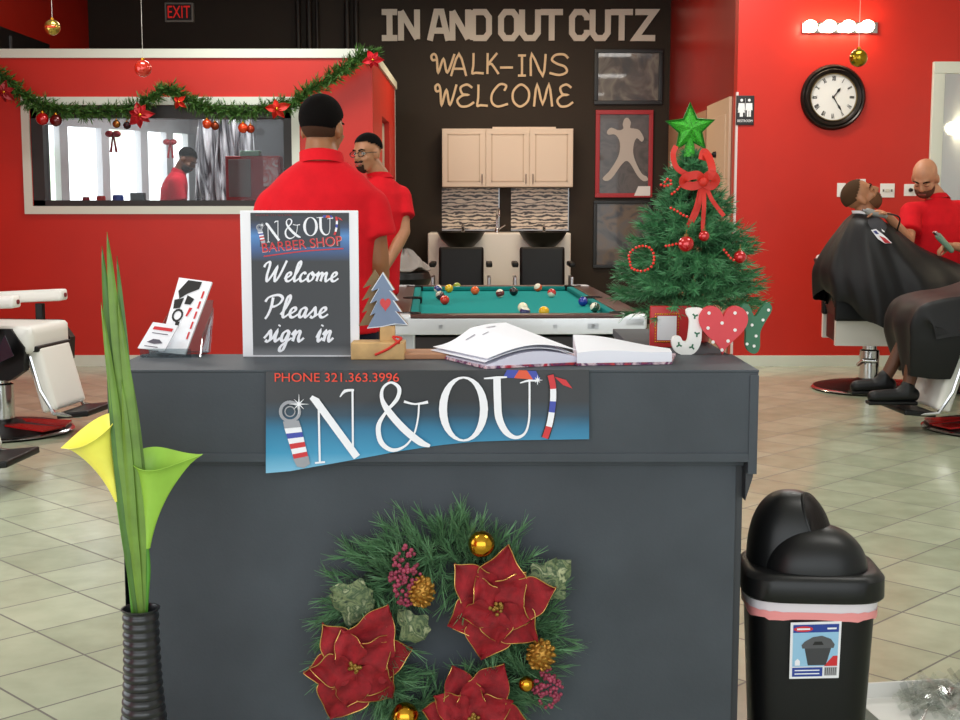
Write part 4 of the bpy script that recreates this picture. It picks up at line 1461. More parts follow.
# ---- customer reclined under the black cape
Yc_ = 9.7
hc = P(861.5, 197, Yc_)
nk = P(860, 217, Yc_) + XA * .03
hipc = Vector((3.05, Yc_ + .12, .76))
ch_ = nk.lerp(hipc, .32)
pel = hipc
def cust(nk, hc, hf, hu, ch_, pel, Y, sx, kx, ax, az, label, skin, hair, s=1.05, hs=1.15, **kw):
    J = dict(hc=hc, hf=hf, hu=hu, neck=nk, chest=ch_, pel=pel,
             sh=[ch_.lerp(nk, .6) + YA * (-.19 * sx), ch_.lerp(nk, .6) + YA * (.19 * sx)],
             el=[ch_.lerp(pel, .55) + YA * (-.27 * sx), ch_.lerp(pel, .55) + YA * (.27 * sx)],
             wr=[pel + Vector((sx * .2, -.2 * sx, .1)), pel + Vector((sx * .2, .2 * sx, .1))],
             hip=[pel + YA * (-.1 * sx) - ZA * .02, pel + YA * (.1 * sx) - ZA * .02],
             kn=[Vector((kx, pel.y - .11 * sx, pel.z + .06)), Vector((kx, pel.y + .11 * sx, pel.z + .06))],
             an=[Vector((ax, pel.y - .1 * sx, az)), Vector((ax, pel.y + .1 * sx, az))],
             toe=[Vector((ax + sx * .16, pel.y - .1 * sx, az - .03)), Vector((ax + sx * .16, pel.y + .1 * sx, az - .03))])
    return person(label, J, skin, hair=hair, s=s, hs=hs, **kw)
GREYT = mat('grey_tee', (70, 70, 74), .9)
cust(nk, hc, (.72, -.22, .66), (-.66, 0, .75), ch_, pel, Yc_, 1, 3.52, 3.62, .33, 'man reclined in a barber chair under a black cape, face up', SKIN, (mat('cropped_brown_hair', (74, 54, 38), .9, spec=.1), .6, -.25), beard=mat('short_brown_beard', (100, 68, 48), .9, spec=.1), shirt=GREYT, pants=DARKP, curl=(.4, .4), lids=True)

CAPE = mat('black_cape_nylon', (15, 15, 17), .5, var=.1, vscale=6, spec=.35)
def smooth_lerp(keys, a):
    """keys: sorted (angle, value) on a circle in degrees"""
    a = a % 360
    ks = keys + [(keys[0][0] + 360, keys[0][1])]
    if a < ks[0][0]:
        a += 360
    for (a0, v0), (a1, v1) in zip(ks, ks[1:]):
        if a0 <= a <= a1:
            t = (a - a0) / (a1 - a0)
            t = t * t * (3 - 2 * t)
            return v0 + (v1 - v0) * t
    return ks[0][1]
def cape(rings, name='barber_cape', folds=9, amp=.022, seed=0):
    """rings: (cx, cy, {angle: radius}, {angle: z})"""
    nr, na_ = len(rings), 120
    def raw(k, a):
        cx, cy, rr, zz = rings[k]
        r = smooth_lerp(sorted(rr.items()), a)
        z = smooth_lerp(sorted(zz.items()), a)
        f = amp * (k / (nr - 1)) ** 1.5 * (math.sin(math.radians(a) * folds + seed) + .5 * math.sin(math.radians(a) * (folds * 2 + 1) + 1))
        r += f
        return Vector((cx + r * math.cos(math.radians(a)), cy + r * math.sin(math.radians(a)), z))
    def fn(u, v):
        a = v * 360
        x = u * (nr - 1)
        i = min(int(x), nr - 2)
        t = x - i
        p = [raw(max(0, min(nr - 1, j)), a) for j in (i - 1, i, i + 1, i + 2)]
        return 0.5 * ((2 * p[1]) + (p[2] - p[0]) * t + (2 * p[0] - 5 * p[1] + 4 * p[2] - p[3]) * t * t + (3 * p[1] - p[0] - 3 * p[2] + p[3]) * t ** 3)
    mb = MB()
    mb.grid(fn, 24, na_, .005)
    return mb
n1 = nk
cp = cape([(n1.x + .0, n1.y, {0: .075, 180: .075}, {0: n1.z + .0, 180: n1.z + .035}),
           (n1.x + .02, n1.y + .01, {0: .2, 90: .23, 180: .15, 270: .23}, {0: n1.z - .09, 90: n1.z - .05, 180: n1.z - .03, 270: n1.z - .05}),
           (n1.x + .06, n1.y + .03, {0: .36, 90: .33, 180: .30, 270: .33}, {0: n1.z - .22, 90: n1.z - .2, 180: n1.z - .19, 270: n1.z - .22}),
           (n1.x + .14, n1.y + .05, {0: .62, 60: .5, 90: .42, 180: .46, 225: .46, 270: .44, 300: .5}, {0: n1.z - .36, 90: n1.z - .42, 180: n1.z - .36, 270: n1.z - .46}),
           (n1.x + .2, n1.y + .05, {0: .9, 60: .56, 90: .46, 180: .52, 225: .5, 270: .47, 300: .56}, {0: n1.z - .55, 90: n1.z - .66, 180: n1.z - .47, 200: n1.z - .5, 270: n1.z - .72, 320: n1.z - .7}),
           (n1.x + .2, n1.y + .05, {0: .94, 60: .57, 90: .47, 180: .5, 225: .48, 270: .47, 300: .57}, {0: n1.z - .7, 90: n1.z - .74, 165: n1.z - .62, 185: n1.z - .53, 215: n1.z - .6, 240: n1.z - .74, 270: n1.z - .84, 320: n1.z - .84})])
cape1 = cp.build('barber_cape', CAPE, None, 80)
tag(cape1, 'black cape draped over the reclined man, white paper strip at the neck', 'cape')
col_ = MB().loft([ell_ring(n1 + ZA * z - XA * z * .4, XA, YA, r, r) for r, z in ((.074, .0), (.074, .045), (.069, .047), (.068, .0))], False).build('neck_strip', PAPER, cape1)
# emblem printed on the cape chest: ray to the cape surface
dg = bpy.context.evaluated_depsgraph_get()
dg.update()
def surf_patch(ob, pts, off=.006):
    me = ob.data
    bv = BVHTree.FromPolygons([ob.location + v.co for v in me.vertices], [p.vertices[:] for p in me.polygons])
    out = []
    o = Vector((0, 0, CAMZ))
    for px, py in pts:
        d = (P(px, py, 5) - o).normalized()
        h = bv.ray_cast(o, d)
        if h[0] is None:
            return None
        out.append(h[0] - d * off)
    return out
for nm, poly, m in (('emblem', [(871, 230), (876, 229), (885, 236), (892, 243), (885, 243.5), (878, 239)], PAPER), ('emblem_red', [(879, 235.5), (885, 238), (891, 243), (885, 243)], mat('emblem_red', (196, 40, 50), .6)), ('emblem_blue', [(873, 231), (876, 230.5), (879, 234), (876, 234)], mat('emblem_blue', (50, 60, 130), .6)), ('emblem_crescent', [(881.5, 228.5), (882, 231), (884.5, 232.3), (884.5, 231), (883, 230)], PAPER)):
    q = surf_patch(cape1, poly, .01 if nm == 'emblem' else .014)
    if q:
        mb = MB()
        mb.face(q)
        mb.build(nm, m, cape1, 0)

# ---- second customer, nearer and mostly beyond the right edge, legs crossed under a black cape, facing left
nk2 = Vector((3.42, 8.2, 1.36))
pel2 = Vector((3.28, 8.2, .73))
kw = dict(beard=None, shirt=GREYT, pants=None, curl=(.4, .4))
hc2 = nk2 + Vector((-.02, 0, .19))
J = dict(hc=hc2, hf=(-1, 0, 0), hu=(0, 0, 1), neck=nk2, chest=nk2.lerp(pel2, .35), pel=pel2,
         sh=[nk2 + Vector((0, .2, -.08)), nk2 + Vector((0, -.2, -.08))], el=[nk2 + Vector((-.02, .27, -.36)), nk2 + Vector((-.02, -.27, -.36))],
         wr=[pel2 + Vector((-.2, .1, .05)), pel2 + Vector((-.2, -.1, .05))],
         hip=[pel2 + Vector((0, .1, -.02)), pel2 + Vector((0, -.1, -.02))], kn=[Vector((2.78, 8.29, .74)), Vector((2.72, 8.08, .74))],
         an=[Vector((2.56, 8.3, .30)), Vector((2.63, 8.06, .27))], toe=[Vector((2.40, 8.3, .26)), Vector((2.44, 8.06, .225))])
person('seated man at the right edge, bare shins and black shoes below a black cape', J, SKIN4, hair=(HAIR, .4, -.2), s=1.0, shirt=GREYT, pants=mat('short_dark_trousers', (26, 26, 30), .8) if False else None, curl=(.4, .4))
k2 = Vector((2.75, 8.18, 0))
def cape2():
    # path from neck over chest, lap, knees and down the shins (front), as a wide draped sheet
    prof = [(3.44, 1.34, .09), (3.36, 1.22, .2), (3.26, 1.02, .3), (3.12, .93, .36), (2.95, .87, .37), (2.78, .845, .36), (2.655, .80, .35), (2.60, .70, .34), (2.60, .6, .33), (2.605, .5, .31), (2.61, .42, .29), (2.615, .36, .27)]
    pr = catmull([Vector((a, b)) for a, b, c in prof], 5)[0]
    wd = catmull([Vector((c, 0)) for a, b, c in prof], 5)[0]
    n = len(pr) - 1
    def fn(u, v):
        i = min(int(round(u * n)), n)
        p, w = pr[i], wd[i].x
        y = (v - .5) * 2
        sag = max(0, abs(y) - .62)
        slope = .0 + .14 * max(0, (i / n - .72)) * 4 * (v - .3)
        fold = .016 * math.sin(y * 9 + i * .12) * (i / n)
        bl = max(0.0, min(1.0, (i / n - .48) / .22))
        bl = bl * bl * (3 - 2 * bl)
        drop = sag * .6 * (1 - bl)
        wy = w * math.copysign(min(abs(y), .62) + sag * .35, y) / .75
        return Vector((p.x + fold + slope + (.75 * sag * bl), 8.19 + wy, p.y - drop + fold * .5))
    return MB().grid(fn, n, 40, .006)
tag(cape2().build('barber_cape', CAPE, None, 80), 'black cape over the lap and knees of the seated man at the right edge', 'cape')

# ---- barber inside the booth, head bowed
Yi = 13.35
hc = P(187, 160, Yi)
nk = P(179, 172, Yi)
pel = P(172, 232, Yi)
ch_ = P(174, 192, Yi)
J = dict(hc=hc, hf=(.85, -.25, -.55), hu=(.45, 0, .85), neck=nk, chest=ch_, pel=pel,
         sh=[P(180, 183, Yi) + YA * -.18, P(170, 182, Yi) + YA * .18], el=[P(186, 212, Yi) + YA * -.2, P(180, 212, Yi) + YA * .2], wr=[P(204, 212, Yi) + YA * -.15, P(204, 212, Yi) + YA * .15],
         hip=[(pel.x, Yi - .1, .9), (pel.x, Yi + .1, .9)], kn=[(pel.x + .04, Yi - .1, .5), (pel.x + .04, Yi + .1, .5)], an=[(pel.x, Yi - .1, .09), (pel.x, Yi + .1, .09)], toe=[(pel.x + .16, Yi - .1, .04), (pel.x + .16, Yi + .1, .04)])
person('man in a dull red shirt bowing his head inside the booth window', J, SKIN4, hair=(HAIR, .3, -.35), beard=mat('black_beard', (26, 20, 18), .8), lids=True, shirt=SHIRT2, pants=DARKP, s=.98, hs=1.0)
# ================================================================ reception counter
ZT = 1.03
Y0 = PZ(480, 370, ZT).y
Y1 = PZ(480, 354, ZT).y
YL = Y0 + .05
cx0, cx1 = P(107, 400, Y0).x, P(758, 420, Y0).x
zb0 = P(400, 462, Y0).z
lx0, lx1 = P(124, 560, YL).x, P(742, 560, YL).x
t = thing('reception_counter', ((cx0 + cx1) / 2, Y0 + .3, 0), 'charcoal painted reception counter with a banner and a wreath on its front', 'counter')
RC = t
MB().span((cx0, Y0, ZT - .006), (cx1, Y1, ZT), .002).build('ledge_top', CHAR, t)
MB().span((cx0 + .001, Y0 + .001, zb0), (cx1 - .001, Y0 + .03, ZT - .006), .001).build('upper_panel', CHAR, t)
MB().span((lx0, YL, .0), (lx1 - .018, YL + .02, zb0 + .03), .002).build('lower_panel', CHAR, t)
MB().span((lx0, YL - .004, zb0 - .018), (lx1, YL + .02, zb0), .002).build('moulding', CHAR, t)
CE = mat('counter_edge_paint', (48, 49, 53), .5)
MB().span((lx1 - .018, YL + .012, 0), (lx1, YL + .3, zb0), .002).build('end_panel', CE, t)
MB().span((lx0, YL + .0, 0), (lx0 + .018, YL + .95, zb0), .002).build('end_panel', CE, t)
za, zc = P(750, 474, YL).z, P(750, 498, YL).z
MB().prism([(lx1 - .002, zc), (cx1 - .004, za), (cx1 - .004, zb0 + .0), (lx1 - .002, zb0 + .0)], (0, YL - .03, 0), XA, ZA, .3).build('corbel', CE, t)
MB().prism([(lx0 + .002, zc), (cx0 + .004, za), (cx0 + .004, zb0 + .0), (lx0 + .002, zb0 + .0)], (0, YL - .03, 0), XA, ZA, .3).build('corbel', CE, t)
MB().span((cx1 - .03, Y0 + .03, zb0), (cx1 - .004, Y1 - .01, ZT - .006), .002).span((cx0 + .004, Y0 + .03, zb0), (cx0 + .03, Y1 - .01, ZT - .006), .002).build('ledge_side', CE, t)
MB().span((cx0 + .03, Y1 - .03, zb0 - .05), (cx1 - .03, Y1 - .012, ZT - .006)).build('ledge_back', CE, t)
MB().span((lx0 + .018, YL + .02, .70), (lx1 - .018, YL + .75, .735), .004).build('desk_top', mat('brown_desk_wood', (120, 84, 60), .5, var=.15, vscale=12), t)
rl = PZ(148, 339.5, ZT)
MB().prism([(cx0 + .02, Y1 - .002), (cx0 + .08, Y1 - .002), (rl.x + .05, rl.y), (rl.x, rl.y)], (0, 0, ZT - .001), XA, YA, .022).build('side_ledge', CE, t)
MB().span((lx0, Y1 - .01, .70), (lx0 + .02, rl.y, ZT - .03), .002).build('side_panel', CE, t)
MB().span((P(749.5, 400, Y0).x, Y0 - .003, P(750, 474, Y0).z), (cx1 - .0005, Y0 + .03, ZT - .012), .001).build('edge_strip', CHAR, t)
MB().span((cx0 + .002, Y0 - .002, zb0), (cx1 - .02, Y0 + .02, zb0 + .02), .001).build('lower_rail', CHAR, t)
# scratches in the paint
SCR_ = mat('dark_scuff', (46, 46, 49), .6)
mb = MB()
for a_, b_, w in (((210, 372), (210, 402), .003), ((215, 380), (215, 396), .002), ((640, 425), (690, 428), .0015)):
    A_, B__ = P(a_[0], a_[1], Y0 + .0), P(b_[0], b_[1], Y0 + .0)
    mb.ribbon([(A_.x, A_.z), (B__.x, B__.z)], w, (0, Y0 + .0035, 0), XA, ZA, .0)
mb.build('scuff', SCR_, t, 0)

# ================================================================ banner
def gradient(name, stops, axis='Z', rough=.35, coat=.2):
    m = bpy.data.materials.new(name)
    m.use_nodes = True
    nt = m.node_tree
    b = nt.nodes['Principled BSDF']
    tc = nt.nodes.new('ShaderNodeTexCoord')
    sp = nt.nodes.new('ShaderNodeSeparateXYZ')
    rp = nt.nodes.new('ShaderNodeValToRGB')
    e = rp.color_ramp.elements
    while len(e) < len(stops):
        e.new(.5)
    for i, (p, c) in enumerate(stops):
        e[i].position = p
        e[i].color = lin(c)
    nt.links.new(tc.outputs['Generated'], sp.inputs[0])
    nt.links.new(sp.outputs[axis], rp.inputs['Fac'])
    nt.links.new(rp.outputs['Color'], b.inputs['Base Color'])
    b.inputs['Roughness'].default_value = rough
    b.inputs['Coat Weight'].default_value = coat
    MATS[name] = m
    return m
YB1 = Y0 - .012
bot = [(266, 473), (290, 471), (312, 467), (335, 463), (357, 459), (400, 451), (440, 445), (475, 441.5), (520, 440), (560, 439.5), (589, 439)]
def bot_y(px):
    for (a, ya), (b, yb_) in zip(bot, bot[1:]):
        if a <= px <= b:
            return ya + (yb_ - ya) * (px - a) / (b - a)
    return bot[-1][1]
def ban(u, v):
    px = 266 + (589 - 266) * u
    top = 371.5 - 2.0 * u
    py = top + (bot_y(px) - top) * v
    bulge = .008 * math.sin(u * 9) * v + .012 * math.exp(-u * 14) * math.sin(v * PI)
    return P(px, py, YB1 + .004 - bulge * .5)
t = thing('shop_banner', P(427, 439, YB1), 'black to blue vinyl banner with the shop name and phone number on the counter front', 'banner')
MB().grid(ban, 40, 8, .002).build('vinyl_sheet', gradient('banner_print', [(0, (128, 190, 222)), (.2, (52, 146, 188)), (.42, (28, 116, 156)), (.56, (18, 58, 80)), (.7, (26, 27, 32)), (1, (22, 21, 23))], 'Z', .4, .08), t)
LETW = mat('logo_white', (240, 240, 246), .5)
LRED = mat('logo_red', (206, 40, 46), .5)
LBLUE = mat('logo_blue', (58, 72, 168), .5)
LGREY = mat('logo_silver', (150, 150, 156), .35, .3)
ORED = mat('phone_red', (232, 62, 34), .5)
def logo(parent, Mp, Yp, k):
    """shop logo; Mp maps banner pixels to photo pixels, Yp plane depth, k scale of pen widths"""
    U = k * (Yp / FPX)
    def q(pts):
        r = []
        for a, b in pts:
            p = P(*Mp(a, b), Yp)
            r.append((p.x, p.z))
        return r
    O = Vector((0, Yp, 0))
    def pen(mb, pts, w, sm=5, lift=0.0, closed=False):
        ws = [x * U * .88 for x in w] if isinstance(w, list) else w * U * .92
        mb.ribbon(q(pts), ws, O - YA * lift, XA, ZA, .0006, closed=closed, smooth=sm)
    mb = MB()
    pen(mb, [(318.5, 399), (319.8, 462)], 2.2, 0)
    pen(mb, [(311, 397), (316, 401), (357, 457)], [5, 8.5, 8.5], 0, .0008)
    pen(mb, [(352.5, 390), (353, 456)], 2.2, 0, .0004)
    pen(mb, [(340, 397), (345, 391), (354, 390)], [1, 3.5, 2.5], 3)
    pen(mb, [(315, 463), (325, 462)], 2, 0)
    mb.build('letter_n', LETW, parent, 0)
    mb = MB()
    pen(mb, [(430, 446), (420, 442), (404, 429), (389, 412), (382, 399), (383, 388), (391, 382.5), (399, 388), (397, 399), (386, 412), (378.5, 426), (381, 442), (392, 450), (405, 446), (414, 434), (418, 418), (419, 404)], [3, 8, 8.5, 8, 4.5, 3, 2.5, 4.5, 4.5, 3, 5.5, 6, 4.5, 2.4, 2, 2, 2], 6)
    pen(mb, [(404, 401.5), (415, 404), (428, 402)], [3, 2, 3.5], 4, .0006)
    mb.build('ampersand', LETW, parent, 0)
    mb = MB()
    pts, ws = [], []
    for i in range(28):
        a = 2 * PI * i / 28
        pts.append((463.5 + 20.5 * math.cos(a), 409 + 31.5 * math.sin(a)))
        ws.append(2.2 + 7 * abs(math.cos(a)) ** 1.5)
    pen(mb, pts, ws, 0, 0, True)
    mb.build('letter_o', LETW, parent, 0)
    mb = MB()
    pen(mb, [(497, 378), (497.5, 400), (499, 418), (506, 432), (516, 437.5), (525, 433), (529, 420), (529.5, 400), (529.5, 381)], [8.5, 8.5, 8.5, 7, 4, 2.6, 2.2, 2.2, 2.2], 5)
    pen(mb, [(484, 378.5), (497, 377.5), (507, 377)], [1.5, 3, 1.5], 3, .0006)
    pen(mb, [(520, 383), (529, 380.5), (537, 381)], [1.2, 2.6, 1.2], 3, .0006)
    mb.build('letter_u', LETW, parent, 0)
    # curved striped pole standing for the letter T
    pole = [(550.5, 375), (552.8, 385), (553.2, 397), (552, 410), (549.5, 424), (545, 438)]
    pp = catmull([Vector(p) for p in pole], 6)[0]
    mb = MB()
    pen(mb, [(p.x, p.y) for p in pp], 9.0, 0)
    mb.build('pole_outline', INK, parent, 0)
    cols = [LRED, LETW, LBLUE, LETW, LRED]
    cut = [0, 8, 14, 19, 25, len(pp) - 1]
    for i in range(5):
        mb = MB()
        pen(mb, [(p.x, p.y) for p in pp[cut[i]:cut[i + 1] + 1]], 6.6, 0, .0008)
        mb.build('pole_stripe', cols[i], parent, 0)
    mb = MB()
    mb.prism(q([(503, 377.5), (507, 369.8), (536, 371), (541, 380.5), (522, 378.5)]), O, XA, ZA, .0006)
    mb.build('flag_panel', LBLUE, parent, 0)
    mb = MB()
    mb.prism(q([(514, 378), (519, 370.2), (527, 370.5), (533, 379.5)]), O - YA * .0006, XA, ZA, .0006)
    mb.build('flag_stripe', mat('logo_orange', (222, 84, 48), .5), parent, 0)
    mb = MB()
    mb.prism(q([(554, 376.5), (566, 380), (572.5, 388.5), (563, 385)]), O, XA, ZA, .0006)
    mb.build('razor_tip', LRED, parent, 0)
    # barber clipper with a ring head standing for the letter I
    mb = MB()
    mb.ribbon(q([(290 + 9.5 * math.cos(2 * PI * i / 24), 411.5 + 9.5 * math.sin(2 * PI * i / 24)) for i in range(24)]), 3.2 * U, O, XA, ZA, .0006, closed=True)
    mb.build('ring_head', LGREY, parent, 0)
    mb = MB()
    mb.ribbon(q([(290 + 5 * math.cos(2 * PI * i / 16), 411.5 + 5 * math.sin(2 * PI * i / 16)) for i in range(16)]), 1.2 * U, O, XA, ZA, .0006, closed=True)
    mb.build('ring_centre', LGREY, parent, 0)
    mb = MB()
    mb.prism(q([(283, 421.5), (299, 420.5), (301, 427), (284.5, 428.5)]), O - YA * .0004, XA, ZA, .0006)
    mb.build('clipper_collar', LGREY, parent, 0)
    mb = MB()
    mb.prism(q([(293, 459), (308.5, 456), (310, 464), (304, 468), (297, 466.5)]), O - YA * .0004, XA, ZA, .0006)
    mb.build('clipper_foot', LGREY, parent, 0)
    for i in range(6):
        f0, f1 = i / 6, (i + 1) / 6
        l0, r0 = Vector((284.5, 428.5)), Vector((301, 427))
        l1, r1 = Vector((294, 459.5)), Vector((308, 456.5))
        mb = MB()
        mb.prism(q([l0.lerp(l1, f0), r0.lerp(r1, f0 + .0), r0.lerp(r1, f1), l0.lerp(l1, f1)]), O, XA, ZA, .0006)
        mb.build('clipper_stripe', [LETW, LBLUE, LETW, LRED, LETW, LRED][i], parent, 0)
    mb = MB()
    for cx_, cy_, r in ((299, 404, 10), (537.5, 380, 5)):
        for i in range(4):
            a = PI / 4 * i
            rr = r if i % 2 == 0 else r * .7
            mb.ribbon(q([(cx_ - rr * math.cos(a), cy_ - rr * math.sin(a)), (cx_, cy_), (cx_ + rr * math.cos(a), cy_ + rr * math.sin(a))]), [.2 * U, 1.5 * U, .2 * U], O - YA * .0012, XA, ZA, 0)
    mb.build('sparkle', LETW, parent, 0)
logo(t, lambda a, b: (a, b), YB1 - .006, 1.0)
p = P(275, 381.5, YB1 - .004)
text_mesh('phone_lettering', 'PHONE 321.363.3996', .0285, (p.x, YB1 - .007, p.z), XA, ZA, ORED, t, .001, width=P(399, 380, YB1 - .004).x - p.x)

# ================================================================ welcome sign
YS = PZ(300, 356.5, ZT).y - .01
a, b = P(243, 356.5, YS), P(358, 210.5, YS)
a.z = ZT + .0005
t = thing('welcome_sign', ((a.x + b.x) / 2, YS, ZT), 'white framed black sign reading Welcome Please sign in on the counter', 'sign')
mb = MB().span((a.x, YS, a.z), (b.x, YS + .008, b.z), .0015)
mb.build('board', PAPER, t)
MB().span((a.x + .04, YS + .008, a.z), (b.x - .04, YS + .075, a.z + .004), .001).prism([(0, 0), (.065, 0), (0, .16)], (a.x + .13, YS + .008, a.z + .004), YA, ZA, .004).build('stand', CLEAR, t)
i0, i1 = P(253.3, 355, YS), P(349, 212.8, YS)
MB().span((i0.x, YS - .0015, i0.z), (i1.x, YS, i1.z)).build('print', gradient('sign_print', [(0, (120, 122, 126)), (.07, (52, 53, 57)), (.3, (40, 41, 45)), (.66, (34, 35, 39)), (.76, (52, 92, 150)), (.84, (70, 132, 196)), (.9, (40, 62, 100)), (.95, (26, 26, 32)), (1, (24, 24, 28))], 'Z', .4, .05), t)
MB().span((i0.x + .022, YS - .002, P(300, 247, YS).z), (i1.x - .022, YS - .0014, P(300, 216, YS).z)).build('logo_backdrop', mat('dark_logo_backdrop', (38, 42, 54), .4), t)
logo(t, lambda a, b: (266 + (a - 312) * .294, 217 + (b - 376) * .29), YS - .003, .34)
p0, p1 = P(263, 252, YS), P(342.5, 244.5, YS)
ux = (p1 - p0).normalized()
uy = Vector((-ux.z, 0, ux.x))
text_mesh('barber_shop_outline', 'BARBER SHOP', .0335, p0 + Vector((-.0005, -.0036, -.0016)), ux, uy, mat('logo_pink', (232, 176, 176), .5), t, .0006, width=(p1 - p0).length + .001)
text_mesh('barber_shop_lettering', 'BARBER SHOP', .031, p0 + Vector((0, -.0046, 0)), ux, uy, LRED, t, .0006, width=(p1 - p0).length - .001)
q0_, q1_ = P(264, 256.3, YS), P(343.5, 248.5, YS)
MB().ribbon([(q0_.x, q0_.z), ((q0_.x + q1_.x) / 2, (q0_.z + q1_.z) / 2 + .003), (q1_.x, q1_.z)], .0028, (0, YS - .003, 0), XA, ZA, .0006, smooth=4).build('underline', LRED, t, 0)
p = P(256, 216, YS)
text_mesh('phone_lettering', 'PHONE 321.363.3996', .006, (p.x, YS - .0025, p.z), XA, ZA, mat('dim_red', (120, 34, 40), .5), t, .0005, width=P(292, 216, YS).x - p.x)
CUR = {
    'W': (1.0, [[(0, .72), (.06, .9), (.2, .98), (.24, .8), (.2, .3), (.26, .02), (.42, .3), (.58, .72), (.56, .3), (.62, .02), (.78, .35), (.96, 1.05)]]),
    'e': (.36, [[(0, .14), (.12, .2), (.25, .33), (.23, .45), (.12, .42), (.06, .22), (.12, .04), (.24, .03), (.38, .16)]]),
    'l': (.28, [[(0, .14), (.14, .42), (.25, .82), (.22, 1.0), (.14, .9), (.1, .5), (.09, .14), (.15, .02), (.3, .16)]]),
    'c': (.34, [[(.27, .36), (.22, .45), (.12, .4), (.06, .22), (.11, .04), (.22, .03), (.36, .16)]]),
    'o': (.4, [[(.2, .45), (.09, .36), (.06, .16), (.14, .02), (.27, .1), (.31, .3), (.22, .45), (.26, .34), (.42, .34)]]),
    'm': (.66, [[(0, .28), (.09, .44), (.1, .25), (.08, .02)], [(.09, .22), (.2, .42), (.28, .4), (.28, .2), (.26, .02)], [(.28, .22), (.4, .42), (.47, .4), (.46, .18), (.5, .03), (.56, .04), (.67, .16)]]),
    'P': (.6, [[(.2, .92), (.2, .5), (.14, .15), (.06, -.06)], [(-.06, .72), (.02, .9), (.2, 1.0), (.42, 1.02), (.56, .88), (.5, .66), (.34, .52), (.2, .5)]]),
    'a': (.42, [[(.3, .38), (.22, .45), (.1, .36), (.06, .14), (.12, .02), (.22, .1), (.31, .42)], [(.31, .42), (.28, .16), (.32, .02), (.44, .16)]]),
    's': (.34, [[(0, .14), (.12, .34), (.18, .46), (.22, .3), (.24, .12), (.16, .01), (.06, .06)], [(.2, .03), (.34, .16)]]),
    'i': (.24, [[(0, .16), (.09, .44), (.07, .14), (.12, .02), (.25, .16)], [(.13, .64), (.15, .7)]]),
    'g': (.42, [[(.3, .38), (.22, .45), (.1, .36), (.06, .14), (.12, .03), (.22, .12), (.31, .42)], [(.31, .42), (.27, .0), (.2, -.34), (.08, -.36), (.12, -.16), (.44, .16)]]),
    'n': (.46, [[(0, .28), (.09, .44), (.1, .25), (.08, .02)], [(.09, .22), (.2, .42), (.29, .4), (.27, .16), (.31, .03), (.37, .04), (.47, .16)]]),
    ' ': (.3, []),
}
def cursive(word, x0, x1, yb_, ytop):
    A_, B__ = P(x0, yb_, YS), P(x1, ytop, YS)
    tot = sum(CUR[c][0] for c in word)
    Hh = B__.z - A_.z
    kx = (B__.x - A_.x) / (tot + .12)
    mb = MB()
    x = 0
    pen = lambda tv: Hh * (.075 + .07 * abs(tv.x * .55 - tv.y * .85))
    n = 0
    for ch in word:
        w, ss = CUR[ch]
        for s in ss:
            pts = [((x + px) * kx + py * Hh * .22, py * Hh) for px, py in s]
            mb.ribbon(pts, pen, A_ - YA * (.0035 + .00012 * n), XA, ZA, .0005, smooth=6 if len(pts) > 2 else 0)
            n += 1
        x += w
    mb.build('script_lettering', LETW, t, 0)
cursive('Welcome', 261.5, 340, 281.5, 261.5)
cursive('Please', 264, 330, 317.5, 295.5)
cursive('sign', 263.5, 306, 341.5, 317.5)
cursive('in', 316, 335, 341.5, 317.5)

# ================================================================ card and brochure holder with its contents
def slab(pts, th, m=None):
    """thin sheet from four corner points"""
    mb = MB()
    a, b, c, d = [Vector(p) for p in pts]
    n = (b - a).cross(d - a).normalized() * th
    mb.loft([[a, b, c, d], [a + n, b + n, c + n, d + n]])
    return mb
yh = PZ(170, 358, ZT).y
yh = max(Y0 + .03, yh)
hb = PZ(165, 352, ZT)
t = thing('acrylic_holder', (P(168, 350, yh).x, yh + .06, ZT), 'small clear acrylic card holder on the left end of the counter', 'holder')
hx0, hx1 = P(140, 352, yh).x, P(199, 352, yh).x
z0 = ZT + .001
MB().span((hx0, yh + .005, z0), (hx1, yh + .12, z0 + .003)).build('base_plate', CLEAR, t)
slab([(hx0 + .04, yh + .11, z0), (hx1, yh + .11, z0), (hx1 + .01, yh + .14, z0 + .13), (hx0 + .05, yh + .14, z0 + .13)], .003).build('back_plate', CLEAR, t)
slab([(hx0, yh + .004, z0), (hx1 - .02, yh + .004, z0), (hx1 - .02, yh + .0, z0 + .022), (hx0, yh + .0, z0 + .022)], .003).build('front_lip', CLEAR, t)
slab([(hx1, yh + .004, z0), (hx1, yh + .12, z0), (hx1 + .008, yh + .14, z0 + .11), (hx1 - .002, yh + .05, z0 + .05)], .003).build('side_plate', CLEAR, t)
slab([(hx0 + .035, yh + .02, z0), (hx0 + .035, yh + .12, z0), (hx0 + .045, yh + .14, z0 + .11), (hx0 + .033, yh + .05, z0 + .06)], .003).build('side_plate', CLEAR, t)
def onsheet(corners, u, v, off):
    a, b, c, d = [Vector(x) for x in corners]
    n = (b - a).cross(d - a).normalized()
    return a.lerp(b, u).lerp(d.lerp(c, u), v) - n * off
lc = [P(158, 352, yh + .03), P(185, 357, yh + .025), P(212, 282, yh + .1), P(179, 277.5, yh + .11)]
for p_ in lc[:2]:
    p_.z = max(p_.z, ZT + .006)
t = thing('brochure', (lc[0] + lc[1]) / 2, 'tall white brochure with black photo patches leaning in the clear holder', 'brochure')
slab(lc, -.008).build('sheets', PAPER, t)
